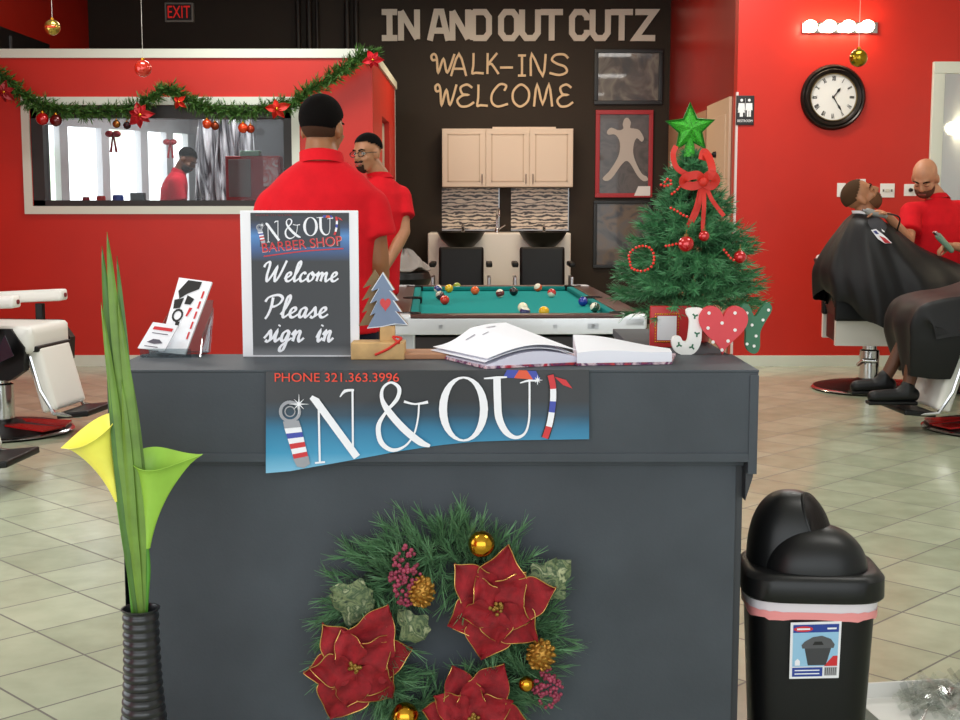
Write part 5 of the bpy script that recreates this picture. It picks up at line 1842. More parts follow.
# pick the side facing the camera
nrm = (lc[1] - lc[0]).cross(lc[3] - lc[0]).normalized()
sg = 1 if nrm.y > 0 else -1
mb = MB()
def patch(corn, poly, off=.0012):
    mb.face([onsheet(corn, u, v, off * sg) for u, v in poly])
for poly in ([(.1, .82), (.3, .98), (.72, .98), (.7, .88), (.4, .8), (.2, .72)], [(.42, .78), (.66, .74), (.6, .66), (.4, .66)], [(.06, .7), (.34, .74), (.3, .6), (.1, .58)], [(.3, .42), (.44, .42), (.44, .34), (.32, .34)]):
    patch(lc, poly)
for k in range(12):
    a_ = 2 * PI * k / 12
    b_ = 2 * PI * (k + 1) / 12
    patch(lc, [(.3 + .18 * math.cos(a_), .5 + .09 * math.sin(a_)), (.3 + .18 * math.cos(b_), .5 + .09 * math.sin(b_)), (.3 + .12 * math.cos(b_), .5 + .06 * math.sin(b_)), (.3 + .12 * math.cos(a_), .5 + .06 * math.sin(a_))])
mb.build('black_pictures', INK, t, 0, fix=False)
mb = MB()
for k in range(5):
    patch(lc, [(.84, .2 + k * .14), (.9, .2 + k * .14), (.9, .3 + k * .14), (.84, .3 + k * .14)])
patch(lc, [(.6, .62), (.7, .62), (.62, .5), (.56, .5)])
mb.build('red_lettering', LRED, t, 0, fix=False)
kc = [P(137.5, 348, yh + .018), P(164, 351.5, yh + .012), P(178, 325.5, yh + .03), P(153, 322, yh + .035)]
for p_ in kc[:2]:
    p_.z = max(p_.z, ZT + .008)
t = thing('business_card', (kc[0] + kc[1]) / 2, 'stack of white business cards at the front of the clear holder', 'business card')
nr2 = (kc[1] - kc[0]).cross(kc[3] - kc[0]).normalized()
slab(kc, .006 if nr2.y > 0 else -.006).build('cards', PAPER, t)
sg = 1 if nr2.y > 0 else -1
mb = MB()
patch(kc, [(.15, .74), (.9, .74), (.9, .86), (.15, .86)])
mb.build('red_heading', LRED, t, 0, fix=False)
mb = MB()
patch(kc, [(.2, .26), (.38, .4), (.62, .4), (.8, .28), (.5, .22)])
patch(kc, [(.2, .6), (.82, .6), (.82, .63), (.2, .63)])
patch(kc, [(.2, .1), (.7, .1), (.7, .13), (.2, .13)])
mb.build('grey_print', mat('print_grey', (90, 84, 96), .6), t, 0, fix=False)

# ================================================================ wooden tree ornament
YW1 = PZ(385, 356, ZT).y
YW1 = Y1 - .1
def wp(px, py):
    p = P(px, py, YW1)
    return (p.x, p.z)
t = thing('wooden_tree_ornament', (P(384, 355, YW1).x, YW1 + .03, ZT), 'small blue-grey wooden fir tree with a red heart on a wood block', 'ornament')
bz = P(384, 341.5, YW1).z
b0, b1 = P(352, 350, YW1).x, P(405, 350, YW1).x
MB().span((b0, YW1 - .03, ZT + .0005), (b1, YW1 + .05, bz), .003).build('base_block', WOODM, t)
MB().span((P(380, 340, YW1).x, YW1 + .0, bz - .002), (P(395, 340, YW1).x, YW1 + .022, P(384, 326, YW1).z), .002).build('trunk', WOODM, t)
fir = [(383, 272), (394.5, 290), (389.5, 289), (399, 300.5), (393.5, 299.5), (402, 312), (396, 311), (408, 325), (396, 324), (382, 327), (367, 328.5), (375.5, 313), (370, 315.5), (378, 299.5), (370, 303), (379.5, 287), (371, 290.5)]
MB().prism([wp(*q) for q in fir], (0, YW1 + .0, 0), XA, ZA, .022).build('fir_board', mat('fir_side_wood', (150, 118, 78), .6, var=.15, vscale=30), t)
# layer behind, offset to the left like the thick back board
MB().prism([(x - .022, z + .004) for x, z in [wp(*q) for q in fir]], (0, YW1 + .023, 0), XA, ZA, .018).build('back_board', mat('fir_back_wood', (120, 96, 62), .65, var=.15, vscale=30), t)
fx, fz = wp(384, 305)
WF = mat('white_painted_edge', (222, 226, 232), .5)
MB().prism([wp(*q) for q in fir], (0, YW1 - .0012, 0), XA, ZA, .001).build('white_edge', WF, t)
MB().prism([(fx + (x - fx) * .93 - .001, fz + (z - fz) * .945 - .0005) for x, z in [wp(*q) for q in fir]], (0, YW1 - .0026, 0), XA, ZA, .001).build('blue_face', mat('blue_grey_paint', (118, 134, 160), .6, var=.06, vscale=20), t)
def heart_poly(cx, cy, w, h, n=40):
    r = []
    for i in range(n):
        a = 2 * PI * i / n
        x = 16 * math.sin(a) ** 3
        y = 13 * math.cos(a) - 5 * math.cos(2 * a) - 2 * math.cos(3 * a) - math.cos(4 * a)
        r.append((cx + x / 32 * w, cy + (y + 2.5) / 29 * h))
    return r
hx_, hz_ = wp(385.5, 305)
MB().prism(heart_poly(hx_, hz_, .026, .032), (0, YW1 - .004, 0), XA, ZA, .0018).build('heart', mat('red_heart_paint', (206, 56, 58), .5), t)
MB().tube(curve3([P(375, 355, YW1 - .034), P(388, 349, YW1 - .034), P(399, 341, YW1 - .033), P(401, 338, YW1 - .02), P(393, 337, YW1 - .01), P(399, 343, YW1 - .034)], 6), .003, 8).build('ribbon', RIBBON, t)

# ================================================================ sign-in book and clipboard
CB_ = MB().span((P(404, 350, Y1 - .05).x, Y1 - .12, ZT + .0005), (P(520, 350, Y1 - .05).x, Y1 - .005, ZT + .014), .003)
tag(CB_.build('clipboard', mat('brown_board', (172, 122, 88), .6, var=.1, vscale=15)), 'brown board lying on the counter behind the open book', 'clipboard')
t = thing('sign_in_book', (P(560, 355, 3.1).x, 3.12, ZT), 'thick open sign-in book with curling white pages on the counter', 'book')
COV = graphic('patterned_red_cover', [(186, 34, 60), (226, 200, 206), (90, 40, 90), (200, 60, 60)], 26, 4, .1, .5)
L_, B_m, R_m, T_ = P(430, 350, 3.24), P(486, 362.5, Y0 + .01), P(577, 355.5, Y0 + .09), P(560, 346, 3.27)
def zc_(p, z):
    return Vector((p.x, p.y, z))
cz = ZT + .001
mb = MB().loft([[zc_(p, cz) for p in (L_, B_m, R_m, T_)], [zc_(p, cz + .006) for p in (L_, B_m, R_m, T_)]])
RB_ = [P(577, 356, Y0 + .07), P(672, 354.5, Y0 + .1), P(676, 349, 3.24), P(566, 349, 3.24)]
mb.loft([[zc_(p, cz) for p in RB_], [zc_(p, cz + .006) for p in RB_]])
mb.build('cover', COV, t)
def left_page(lift):
    A_, B__, C_, D_ = P(433, 346.5, 3.23), P(487, 358.5, Y0 + .015), P(577, 350, Y0 + .09), P(506, 322.5, 3.33)
    def f(u, v):
        # u along the gutter side (0 outer left, 1 gutter), v near (0) to far (1)
        p = (B__.lerp(C_, u)).lerp(A_.lerp(D_, u), v)
        p = p + ZA * (.022 * math.sin(PI * u) * (1 - .3 * v) * 1.0 - .012 * math.sin(PI * min(1, u * 2)) * v)
        p.z = max(ZT + .01, p.z - lift)
        return p
    return f
PG = mat('ruled_page', (238, 238, 246), .7)
def block(fn, n, lo, name, m):
    mb = MB()
    T = [[mb.bm.verts.new(fn(i / n, j / n)) for j in range(n + 1)] for i in range(n + 1)]
    Bt = [[mb.bm.verts.new(Vector((T[i][j].co.x, T[i][j].co.y, lo))) for j in range(n + 1)] for i in range(n + 1)]
    for i in range(n):
        for j in range(n):
            mb.bm.faces.new((T[i][j], T[i + 1][j], T[i + 1][j + 1], T[i][j + 1]))
            mb.bm.faces.new((Bt[i][j + 1], Bt[i + 1][j + 1], Bt[i + 1][j], Bt[i][j]))
    for i in range(n):
        for a, b in (((i, 0), (i + 1, 0)), ((i + 1, n), (i, n)), ((0, i + 1), (0, i)), ((n, i), (n, i + 1))):
            mb.bm.faces.new((T[b[0]][b[1]], T[a[0]][a[1]], Bt[a[0]][a[1]], Bt[b[0]][b[1]]))
    return mb.build(name, m, t, 50)
block(left_page(.016), 14, ZT + .007, 'left_page_block', mat('page_edges', (214, 212, 226), .7))
mb = MB()
mb.grid(left_page(.0), 16, 16, .0012)
mb.build('lifted_page', PG, t, 60)
mb = MB()
mb.grid(lambda u, v: left_page(.008)(u, v) + Vector((-.006, -.002, 0)), 16, 16, .001)
mb.build('lifted_page', PG, t, 60)
def right_page(u, v):
    A_, B__, C_, D_ = P(577, 353, Y0 + .07), P(672, 352, Y0 + .1), P(670, 348.5, 3.24), P(573, 334.5, 3.3)
    p = A_.lerp(B__, u).lerp(D_.lerp(C_, u), v)
    p.z = max(ZT + .011, p.z + .008 * math.sin(PI * min(1, u * 1.3)) * (1 - u))
    return p
block(right_page, 12, ZT + .007, 'right_page_block', PG)
# faint pencilled entries on the lifted page
mb = MB()
lp = left_page(-.0016)
for (u0, v0, u1, v1) in ((.30, .80, .42, .82), (.44, .70, .52, .72), (.62, .86, .74, .88)):
    mb.face([lp(u0, v0), lp(u1, v0), lp(u1, v1), lp(u0, v1)])
mb.build('entries', mat('pencil_grey', (150, 150, 160), .7), t, 0)

# ================================================================ red photo frame and JOY letters
YJ = PZ(720, 354, ZT).y - .015
MB().span((P(640, 350, Y1).x, Y1 + .0005, ZT - .022), (cx1 - .01, Y1 + .68, ZT), .002).build('side_ledge', CHAR, RC)
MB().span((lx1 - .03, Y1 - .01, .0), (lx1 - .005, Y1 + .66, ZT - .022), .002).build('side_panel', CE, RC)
t = thing('photo_frame', (P(670, 346, YJ + .16).x, YJ + .16, ZT), 'small red photo frame with gold dotted border in front of the tree', 'photo frame')
a, b = P(650, 346, YJ + .16), P(692, 306, YJ + .16)
a.z = ZT + .0005
MB().span((a.x, YJ + .16, a.z), (b.x, YJ + .178, b.z), .003).build('frame', mat('red_frame_lacquer', (190, 26, 26), .4), t)
i0, i1 = P(657, 340, YJ + .16), P(676.5, 316, YJ + .16)
MB().span((i0.x, YJ + .157, i0.z), (i1.x, YJ + .161, i1.z)).build('picture', mat('picture_white', (222, 220, 222), .4), t)
mb = MB()
n = 0
for k in range(40):
    f = k / 10
    e0x, e0z, e1x, e1z = i0.x - .005, i0.z - .005, i1.x + .005, i1.z + .005
    s = int(f); g = f - s
    q = [(e0x + (e1x - e0x) * g, e0z), (e1x, e0z + (e1z - e0z) * g), (e1x - (e1x - e0x) * g, e1z), (e0x, e1z - (e1z - e0z) * g)][s]
    mb.ball((q[0], YJ + .159, q[1]), .0026, None, 6, 4)
mb.build('gold_beading', GOLD, t)
MB().prism([(0, 0), (.05, 0), (.02, .07)], ((a.x + b.x) / 2, YJ + .178, ZT), YA, ZA, .006).build('easel_back', BLK, t)

def jp(pts):
    r = []
    for a_, b_ in pts:
        p = P(a_, b_, YJ)
        r.append((p.x, p.z))
    return r
def dots(parent, lst, rad, m, y):
    mb = MB()
    for a_, b_ in lst:
        p = P(a_, b_, y)
        mb.lathe([(0, 0), (rad, 0), (rad, .0015), (0, .0015)], (p.x, y, p.z), 12, RF)
    mb.build('dots', m, parent, 0)
def smooth_poly(pts, k=4):
    return [(p.x, p.y) for p in catmull([Vector(p) for p in pts], k, True)[0]]
JW = mat('white_painted_wood', (240, 238, 232), .45)
JR = mat('coral_red_painted_wood', (216, 58, 66), .45)
JG = mat('green_painted_wood', (44, 108, 74), .45)
t = thing('letter_ornament', (P(690, 354, YJ).x, YJ, ZT), 'white wooden letter J with green holly marks, left of the red heart', 'letter ornament', 'JOY letters on the counter')
Jp = smooth_poly([(688, 309), (700, 308), (703, 312), (702, 330), (700.5, 344), (694, 353.5), (683, 355), (675, 351), (672, 343), (674, 337), (680, 336.5), (683, 341), (687.5, 341), (689.5, 330), (690, 320), (687, 314)])
MB().prism(jp(Jp), (0, YJ, 0), XA, ZA, .022).build('board', JW, t)
mb = MB()
for x, y in ((695, 316), (697, 334), (679, 345), (692, 347)):
    for k in range(3):
        an = 2 * PI * k / 3 + x
        q = P(x + 3 * math.cos(an), y + 3 * math.sin(an), YJ - .001)
        o_ = P(x, y, YJ - .001)
        mb.ribbon([(o_.x, o_.z), (q.x, q.z)], .004, (0, YJ - .0012, 0), XA, ZA, .0008)
mb.build('holly_marks', JG, t, 0)
t = thing('letter_ornament', (P(723, 354, YJ).x, YJ - .012, ZT), 'red wooden heart with white dots between the letters J and Y', 'letter ornament', 'JOY letters on the counter')
hcx, hcz = jp([(722.5, 330)])[0]
hw_, hh_ = 49 / (FPX / YJ), 49 / (FPX / YJ)
MB().prism(heart_poly(hcx, hcz, hw_, hh_, 60), (0, YJ - .012, 0), XA, ZA, .022).build('board', JR, t)
dots(t, [(709, 313), (735, 313), (722, 323), (708, 328), (735, 330), (713, 342), (728, 341), (722, 350)], .0042, JW, YJ - .0125)
t = thing('letter_ornament', (P(754, 353, YJ).x, YJ + .01, ZT), 'green wooden letter Y with white dots at the right end of the counter', 'letter ornament', 'JOY letters on the counter')
Yp_ = smooth_poly([(742, 309), (746, 304), (751, 307), (756, 317), (763, 308), (769, 303), (773, 307), (772, 313), (766, 323), (761.5, 333), (761, 348), (757, 354), (751, 353), (747, 346), (747, 332), (744, 320)], 4)
MB().prism(jp(Yp_), (0, YJ + .012, 0), XA, ZA, .022).build('board', JG, t)
dots(t, [(768.5, 310), (763, 320), (747, 313), (752, 325), (756, 336), (754, 346), (747, 344)], .0038, JW, YJ + .0115)
# ================================================================ needles
def needles(mb, p, d, L, n, nl, w, spread=.95, mi2=None, frac=0.0, start=0.0):
    p, d = Vector(p), Vector(d).normalized()
    a = d.orthogonal().normalized()
    b = d.cross(a)
    for i in range(n):
        s = start + (1 - start) * (i + random.random()) / n
        an = random.uniform(0, 2 * PI)
        rd = a * math.cos(an) + b * math.sin(an)
        sp = spread * random.uniform(.6, 1.15) * (1 - .45 * s)
        nd = (d * math.cos(sp) + rd * math.sin(sp)).normalized()
        o = p + d * (L * s)
        side = nd.cross(rd if abs(nd.dot(rd)) < .98 else a).normalized()
        l = nl * random.uniform(.75, 1.2)
        f = mb.face([o - side * w / 2, o + side * w / 2, o + nd * l + side * w * .12, o + nd * l - side * w * .12])
        if f and mi2 is not None and random.random() < frac:
            f.material_index = mi2

# ================================================================ small Christmas tree on the counter
YT = 3.60
tb = P(692, 345, YT)
tb.z = ZT
z_top = P(690, 158, YT).z
z_low = P(690, 280, YT).z
tcx = P(690, 250, YT).x
TREE = thing('christmas_tree', (tcx, YT, ZT), 'small green artificial Christmas tree at the right end of the counter', 'christmas tree')
t = TREE
MB().lathe([(.055, 0), (.07, .09), (.074, .095), (.06, .09), (.0, .085)], (tcx, YT, ZT + .0005), 24).build('pot', mat('red_pot', (168, 22, 24), .4), t)
MB().cap((tcx, YT, ZT + .05), (tcx, YT, z_top), .011, .005).build('trunk', mat('brown_wire_trunk', (60, 46, 34), .8), t)
TG1 = mat('tree_needle_green', (72, 132, 84), .5, var=.35, vscale=40)
TG2 = mat('tree_needle_tinsel_glint', (190, 208, 196), .3)  # silver tinsel among the needles, its glint put into the pale colour
mb = MB()
rm = 72 / (FPX / YT)
def tree_r(h):
    return rm * (1 - h) ** .82 + .018
NL = 15
for k in range(NL):
    h = k / (NL - 1)
    z = z_low + (z_top - z_low) * h
    nb2 = int(20 * (1 - h) + 6)
    for i in range(nb2):
        an = 2 * PI * (i + random.uniform(-.3, .3)) / nb2 + k * .7
        r = tree_r(h) * random.uniform(.84, 1.08)
        up = .05 + .5 * h + random.uniform(-.25, .25)
        d = Vector((math.cos(an), math.sin(an), up)).normalized()
        st = Vector((tcx, YT, z - r * .25))
        needles(mb, st + d * r * .25, d, r * .78, int(44 + 70 * (r / rm)), .028, .0034, 1.15, 1, .05)
        # side twigs
        for s in (-1, 1):
            d2 = (d + Vector((-math.sin(an), math.cos(an), .1)) * s * .8).normalized()
            needles(mb, st + d * r * .55, d2, r * .36, 18, .025, .0034, 1.15, 1, .06)
needles(mb, (tcx, YT, z_top - .06), ZA, .09, 120, .022, .0022, .9, 1, .05)
mb.build('needles', [TG1, TG2], t, 0, fix=False)
# star topper
sc_ = P(690.5, 128.5, YT - .02)
poly = []
for i in range(10):
    a_ = PI / 2 + i * PI / 5 + .03
    r = (25 if i % 2 == 0 else 11.5) / (FPX / YT)
    poly.append((sc_.x + r * math.cos(a_), sc_.z + r * math.sin(a_)))
t = thing('star_topper', (sc_.x, YT - .01, sc_.z - .06), 'bright green glittery star on top of the small Christmas tree', 'star')
STG = mat('green_glitter', (62, 170, 44), .35, .2, var=.6, vscale=260, bump=.8, bscale=300)
mb = MB()
c_ = mb.bm.verts.new((sc_.x, YT - .04, sc_.z))
cb_ = mb.bm.verts.new((sc_.x, YT + .01, sc_.z))
vs = [mb.bm.verts.new((x, YT - .015, z)) for x, z in poly]
for i in range(10):
    mb.bm.faces.new((c_, vs[i], vs[(i + 1) % 10]))
    mb.bm.faces.new((cb_, vs[(i + 1) % 10], vs[i]))
mb.build('star_body', STG, t, 0)
MB().tube([Vector((x, YT - .018, z)) for x, z in poly], .0028, 6, closed=True).build('star_edge', mat('deep_green_glitter', (30, 104, 28), .35, .2), t)
MB().lathe([(.016, -.075), (.011, -.02), (.004, 0)], (sc_.x, YT - .01, sc_.z + .0), 14).build('star_socket', STG, t)
# ribbon bow
yb2 = YT - .11
def rb(pts, w, y0=yb2):
    return [P(a_, b_, y0 + (c if len(q) > 2 else 0)) for q in [pts] for a_, b_, c in pts]
def ribbon3(mb, pts, w, up=None):
    """soft ribbon through 3-D points"""
    C_ = curve3(pts, 8)
    n = len(C_)
    def fn(u, v):
        i = min(int(round(u * (n - 1))), n - 1)
        tg = (C_[min(i + 1, n - 1)] - C_[max(i - 1, 0)]).normalized()
        s = tg.cross(Vector(up) if up else YA)
        if s.length < .1:
            s = tg.cross(XA)
        s.normalize()
        return C_[i] + s * ((v - .5) * w)
    mb.grid(fn, n - 1, 3, .0012)
t = thing('ribbon_bow', P(704, 190, yb2), 'bright red ribbon bow with long tails near the top of the small tree', 'bow')
mb = MB()
ribbon3(mb, [P(703, 180, yb2 - .01), P(697, 175, yb2 - .02), P(685, 178, yb2 - .01), P(684, 184, yb2 + .0), P(694, 186, yb2 - .005), P(703, 182, yb2 - .01)], .022)
ribbon3(mb, [P(704, 180, yb2 - .01), P(712, 172, yb2 - .02), P(709, 158, yb2 + .02), P(704, 152, yb2 + .04), P(702, 160, yb2 + .03)], .02)
ribbon3(mb, [P(703, 181, yb2 - .01), P(711, 174, yb2 - .02), P(716, 180, yb2 - .015), P(711, 186, yb2 - .008), P(704, 183, yb2 - .01)], .022)
ribbon3(mb, [P(690, 176, yb2 + .01), P(677, 168, yb2 + .01), P(673, 155, yb2 + .02), P(676, 146, yb2 + .04)], .014)
mb.build('loops', RIBBON, t, 60)
MB().ball(P(703.5, 182, yb2 - .016), (.012, .009, .012)).build('knot', RIBBON, t)
for pts in ([(702, 184, 0), (700, 200, -.01), (697, 212, -.005), (691, 224, -.01)], [(704, 185, 0), (704, 205, -.015), (703, 222, -.012), (703, 232, -.02)], [(705, 184, 0), (711, 198, -.01), (717, 207, -.008), (724, 216, -.012)], [(701, 185, .002), (697, 203, -.008), (693, 214, -.005), (687, 228, -.01)]):
    mb = MB()
    ribbon3(mb, [P(a_, b_, yb2 + c) for a_, b_, c in pts], .011)
    mb.build('tail', RIBBON, t, 60)
# baubles on the tree
for px, py, r, y, lab in ((686, 244, 8, YT - .19, 'shiny red bauble at the end of the left ribbon tail on the small tree'), (704, 236, 5.5, YT - .17, 'small red bauble under the middle ribbon tail on the small tree'), (740, 257, 6.5, YT - .15, 'red bauble at the right side of the small tree')):
    p = P(px, py, y)
    rr = r / (FPX / y)
    t = thing('bauble', p - ZA * rr, lab, 'ornament', 'baubles on the small tree')
    MB().ball(p, rr, None, 20, 14).build('ball', REDB, t)
    MB().lathe([(rr * .28, rr * .9), (rr * .28, rr * 1.2), (rr * .1, rr * 1.28)], p, 12).tube([p + ZA * rr * 1.2, p + Vector((.003, .012, rr * 1.2 + .012))], .0012, 5).build('cap', mat('dull_gold_cap', (120, 92, 40), .5, .5), t)
# bead strings
for pts, lab in (([(630, 262), (629, 255), (634, 249), (642, 246), (650, 248), (654, 256), (652, 266), (643, 271), (633, 269), (630, 264)], 'loop of red beads at the lower left of the small tree'),
                 ([(665, 182), (669, 178), (671, 184), (664, 186), (660, 184)], 'short twist of red beads at the upper left of the small tree'),
                 ([(672, 194), (677, 190), (683, 183)], 'short slanting row of red beads left of the red bow'),
                 ([(671, 208), (677, 211), (683, 215), (688, 217)], 'row of red beads under the left part of the red bow'),
                 ([(666, 246), (672, 245), (679, 243), (684, 240)], 'row of red beads leading to the bauble on the left ribbon tail'),
                 ([(724, 250), (729, 256), (733, 260), (738, 258)], 'short row of red beads at the right side of the small tree')):
    C_ = curve3([P(a_, b_, YT - .05 - rm * max(.2, (b_ - 160) / 120.0) * (1 - .55 * abs(a_ - 690) / 75)) for a_, b_ in pts], 10)
    mb = MB()
    acc = 0.0
    last = C_[0]
    mb.ball(last, .0038, None, 8, 6)
    for q in C_[1:]:
        if (q - last).length > .0085:
            mb.ball(q, .0038, None, 8, 6)
            last = q
    tag(mb.build('bead_string', mat('red_bead', (226, 44, 32), .25, coat=.4)), lab, 'bead string', 'red bead strings on the small tree')

# ================================================================ garland on the booth with its ornaments
YG = YF - .11
gp = [(-14, 66), (2, 76), (14, 88), (26, 97), (42, 106), (60, 110), (85, 113), (110, 111), (135, 108), (150, 100), (166, 91), (178, 95), (192, 103), (210, 109), (232, 113), (256, 110), (278, 106), (296, 102), (308, 92), (324, 82), (338, 74), (350, 64), (362, 57), (372, 55)]
C_ = curve3([P(a_, b_, YG) for a_, b_ in gp], 10)
mb = MB()
for i in range(len(C_) - 1):
    d = C_[i + 1] - C_[i]
    for k in range(5):
        o = C_[i].lerp(C_[i + 1], random.random())
        rd = Vector((random.uniform(-1, 1), random.uniform(-.9, -.05), random.uniform(-1, 1)))
        needles(mb, o, (rd + d.normalized() * .7), random.uniform(.05, .1), 8, .05, .011, .9, 1, .3)
t = thing('christmas_garland', P(160, 110, YG), 'green pine garland draped over the booth window', 'garland')
mb.build('foliage', [GREENB, mat('dark_garland_green', (38, 66, 28), .65)], t, 0, fix=False)
MB().tube(C_, .012, 6).build('wire_core', mat('garland_core', (34, 50, 24), .8), t)
for px, py, r, m, lab in ((42.5, 119, 6.3, REDB, 'shiny red bauble under the left end of the garland'), (56, 120.5, 6, DREDB, 'dark red bauble beside the shiny red one at the left of the garland'),
                          (116.5, 124, 4, mat('brown_gold_bauble', (150, 96, 44), .25, .8), 'small brown gold bauble under the garland left of the poinsettia'), (127, 125.5, 3.8, mat('dark_plum_bauble', (52, 28, 34), .25, .5), 'small dark bauble under the garland next to the poinsettia'),
                          (207, 124, 4.8, ORB, 'orange bauble under the garland in the middle of the window'), (215, 126, 4.2, mat('dark_amber_bauble', (130, 54, 22), .25, .6), 'dark amber bauble right of the orange one under the garland'),
                          (243, 128, 5, mat('bright_orange_bauble', (226, 74, 30), .25, .4), 'bright orange-red bauble at the right part of the window'), (250.5, 129, 4.2, mat('rust_bauble', (160, 52, 24), .25, .5), 'rust bauble right of the bright orange-red one')):
    p = P(px, py, YG - .05)
    rr = r / (FPX / YG)
    b = thing('bauble', p - ZA * rr, lab, 'ornament', 'baubles on the booth garland')
    MB().ball(p, rr, None, 16, 12).build('ball', m, b)
    MB().lathe([(rr * .28, rr * .9), (rr * .28, rr * 1.2), (rr * .1, rr * 1.28)], p, 10).tube([p + ZA * rr * 1.2, p + Vector((0, .03, rr * 1.2 + .05))], .003, 5).build('cap', GOLD, b)
def small_flower(px, py, r, lab, n=6, rot=0.0, m=RIBBON):
    p = P(px, py, YG - .1)
    R = r / (FPX / YG)
    f = thing('red_bow' if n < 5 else 'poinsettia', p, lab, 'flower' if n >= 5 else 'bow', 'red flowers and bows on the garland')
    for k in range(n):
        a_ = rot + 2 * PI * k / n + random.uniform(-.15, .15)
        e = Vector((math.cos(a_), 0, math.sin(a_)))
        s = Vector((-math.sin(a_), 0, math.cos(a_)))
        L = R * random.uniform(.8, 1.15)
        def fn(u, v, e=e, s=s, L=L):
            w = math.sin(PI * min(1, u ** .8 * .97 + .03)) * L * .3
            return p + e * (L * u) + s * (w * (v - .5) * 2) + YA * (.05 * u * u - .02 * abs(v - .5) * 2)
        MB().grid(fn, 6, 4, .002).build('petal', m, f, 60)
    MB().ball(p - YA * .01, R * .16).build('flower_centre', GOLD, f)
small_flower(140, 115, 13, 'dark red poinsettia on the garland over the window', 7, .2, mat('deep_red_silk', (180, 20, 28), .6))
small_flower(179, 102, 9, 'bright red ribbon bow on the garland right of the poinsettia', 4, .9)
small_flower(277, 109, 12, 'bright red poinsettia near the right end of the window', 5, .5)
small_flower(373, 60, 10, 'red flower at the top right corner of the booth', 6, .1, mat('crimson_silk', (200, 16, 36), .6))
small_flower(4, 92, 11, 'dark red flower at the left edge of the garland', 6, .4, mat('wine_silk', (150, 16, 24), .6))

# ================================================================ wreath on the counter front
YWR = YL - .045
wc = P(438, 636, YWR)
SW_ = FPX / YWR
WR = thing('christmas_wreath', (wc.x, YL - .03, P(438, 770, YWR).z), 'green pine wreath with dark red poinsettias on the counter front', 'wreath')
t = WR
WG = [mat('wreath_green', (92, 134, 92), .6, var=.3, vscale=30), mat('wreath_pale_tip', (166, 170, 118), .6), mat('wreath_dark', (62, 98, 74), .65)]
mb = MB()
R1 = 92 / SW_
hole = P(462, 618, YWR)
for i in range(420):
    a_ = 2 * PI * i / 420 + random.uniform(-.05, .05)
    rr = R1 + random.uniform(-.055 - .03 * max(0, -math.cos(a_)), .03)
    c = Vector((wc.x + rr * math.cos(a_), YWR + random.uniform(-.015, .02), wc.z + rr * math.sin(a_)))
    out = Vector((math.cos(a_), 0, math.sin(a_)))
    tan = Vector((-math.sin(a_), 0, math.cos(a_)))
    io = random.choice((1, 1, -1))
    d = out * io * random.uniform(.3, 1) + tan * random.uniform(-.2, 1.1) + YA * random.uniform(-.45, .1)
    st = random.random()
    needles(mb, c, d, random.uniform(.06, .1), 36, .04, .0032, .85, 1 if st < .7 else 2, .14 if st < .7 else .8)
mb.build('pine_needles', WG, t, 0, fix=False)
MB().tube([Vector((wc.x + R1 * math.cos(2 * PI * k / 40), YWR + .012, wc.z + R1 * math.sin(2 * PI * k / 40))) for k in range(40)], .016, 8, closed=True).build('wire_ring', mat('dark_green_wire', (24, 40, 26), .8), t)
VEL = mat('dark_red_velvet', (138, 12, 24), .8, var=.3, vscale=40, bump=.35, bscale=180, sheen=.5)
GEDGE = mat('gold_glitter_edge', (206, 164, 90), .35, .8)
def poinsettia(px, py, rpx, rot, tilt, lab):
    c = P(px, py, YWR - .065)
    R = rpx / SW_
    fl = MB().lathe([(.012, -.02), (.014, 0), (.004, .004)], c, 12, RF).build('poinsettia', VEL, t)
    E_ = Euler((tilt[0], 0, tilt[1])).to_matrix()
    for layer, (n, k, y) in enumerate(((6, 1.0, .0), (5, .7, -.018))):
        for i in range(n):
            a_ = rot + 2 * PI * i / n + layer * .6 + random.uniform(-.12, .12)
            e = Vector((math.cos(a_), 0, math.sin(a_)))
            s = Vector((-math.sin(a_), 0, math.cos(a_)))
            L = R * k * random.uniform(.92, 1.22)
            ph = random.uniform(0, 6)
            def fn(u, v, e=e, s=s, L=L, y=y, ph=ph):
                w = L * (.36 * max(0.0, math.sin(PI * u ** .8)) ** 1.05 + .05 * (1 - u)) * (1 + .1 * math.sin(u * 13 + ph))
                vv = (v - .5) * 2
                q = e * (L * (.06 + .94 * u)) + s * (w * vv) + YA * (y - .012 * u + .03 * u * u - .012 * abs(vv) * math.sin(PI * u) + .006 * math.sin(u * 9 + vv * 3 + ph))
                return c + E_ @ q
            pt = MB().grid(fn, 14, 8, .0016).build('petal', VEL, fl, 60)
            mbb = MB()
            for vv in (0.0, 1.0):
                mbb.tube([fn(.45 + .55 * j / 12, vv) - YA * .001 for j in range(13)], .0011, 5)
            mbb.build('petal_edge', GEDGE, fl)
    mbb = MB()
    for i in range(14):
        a_, r = random.uniform(0, 2 * PI), random.uniform(0, .016)
        mbb.ball(c + Vector((r * math.cos(a_), -.026 + random.uniform(-.004, .004), r * math.sin(a_))), .0048, None, 8, 6)
    mbb.build('flower_centre', mat('old_gold_stamens', (150, 116, 50), .4, .6), fl)
poinsettia(497, 605, 54, .35, (0, -.1), '')
poinsettia(356, 664, 56, .1, (.1, .15), '')
poinsettia(472, 716, 55, .9, (-.15, 0), '')
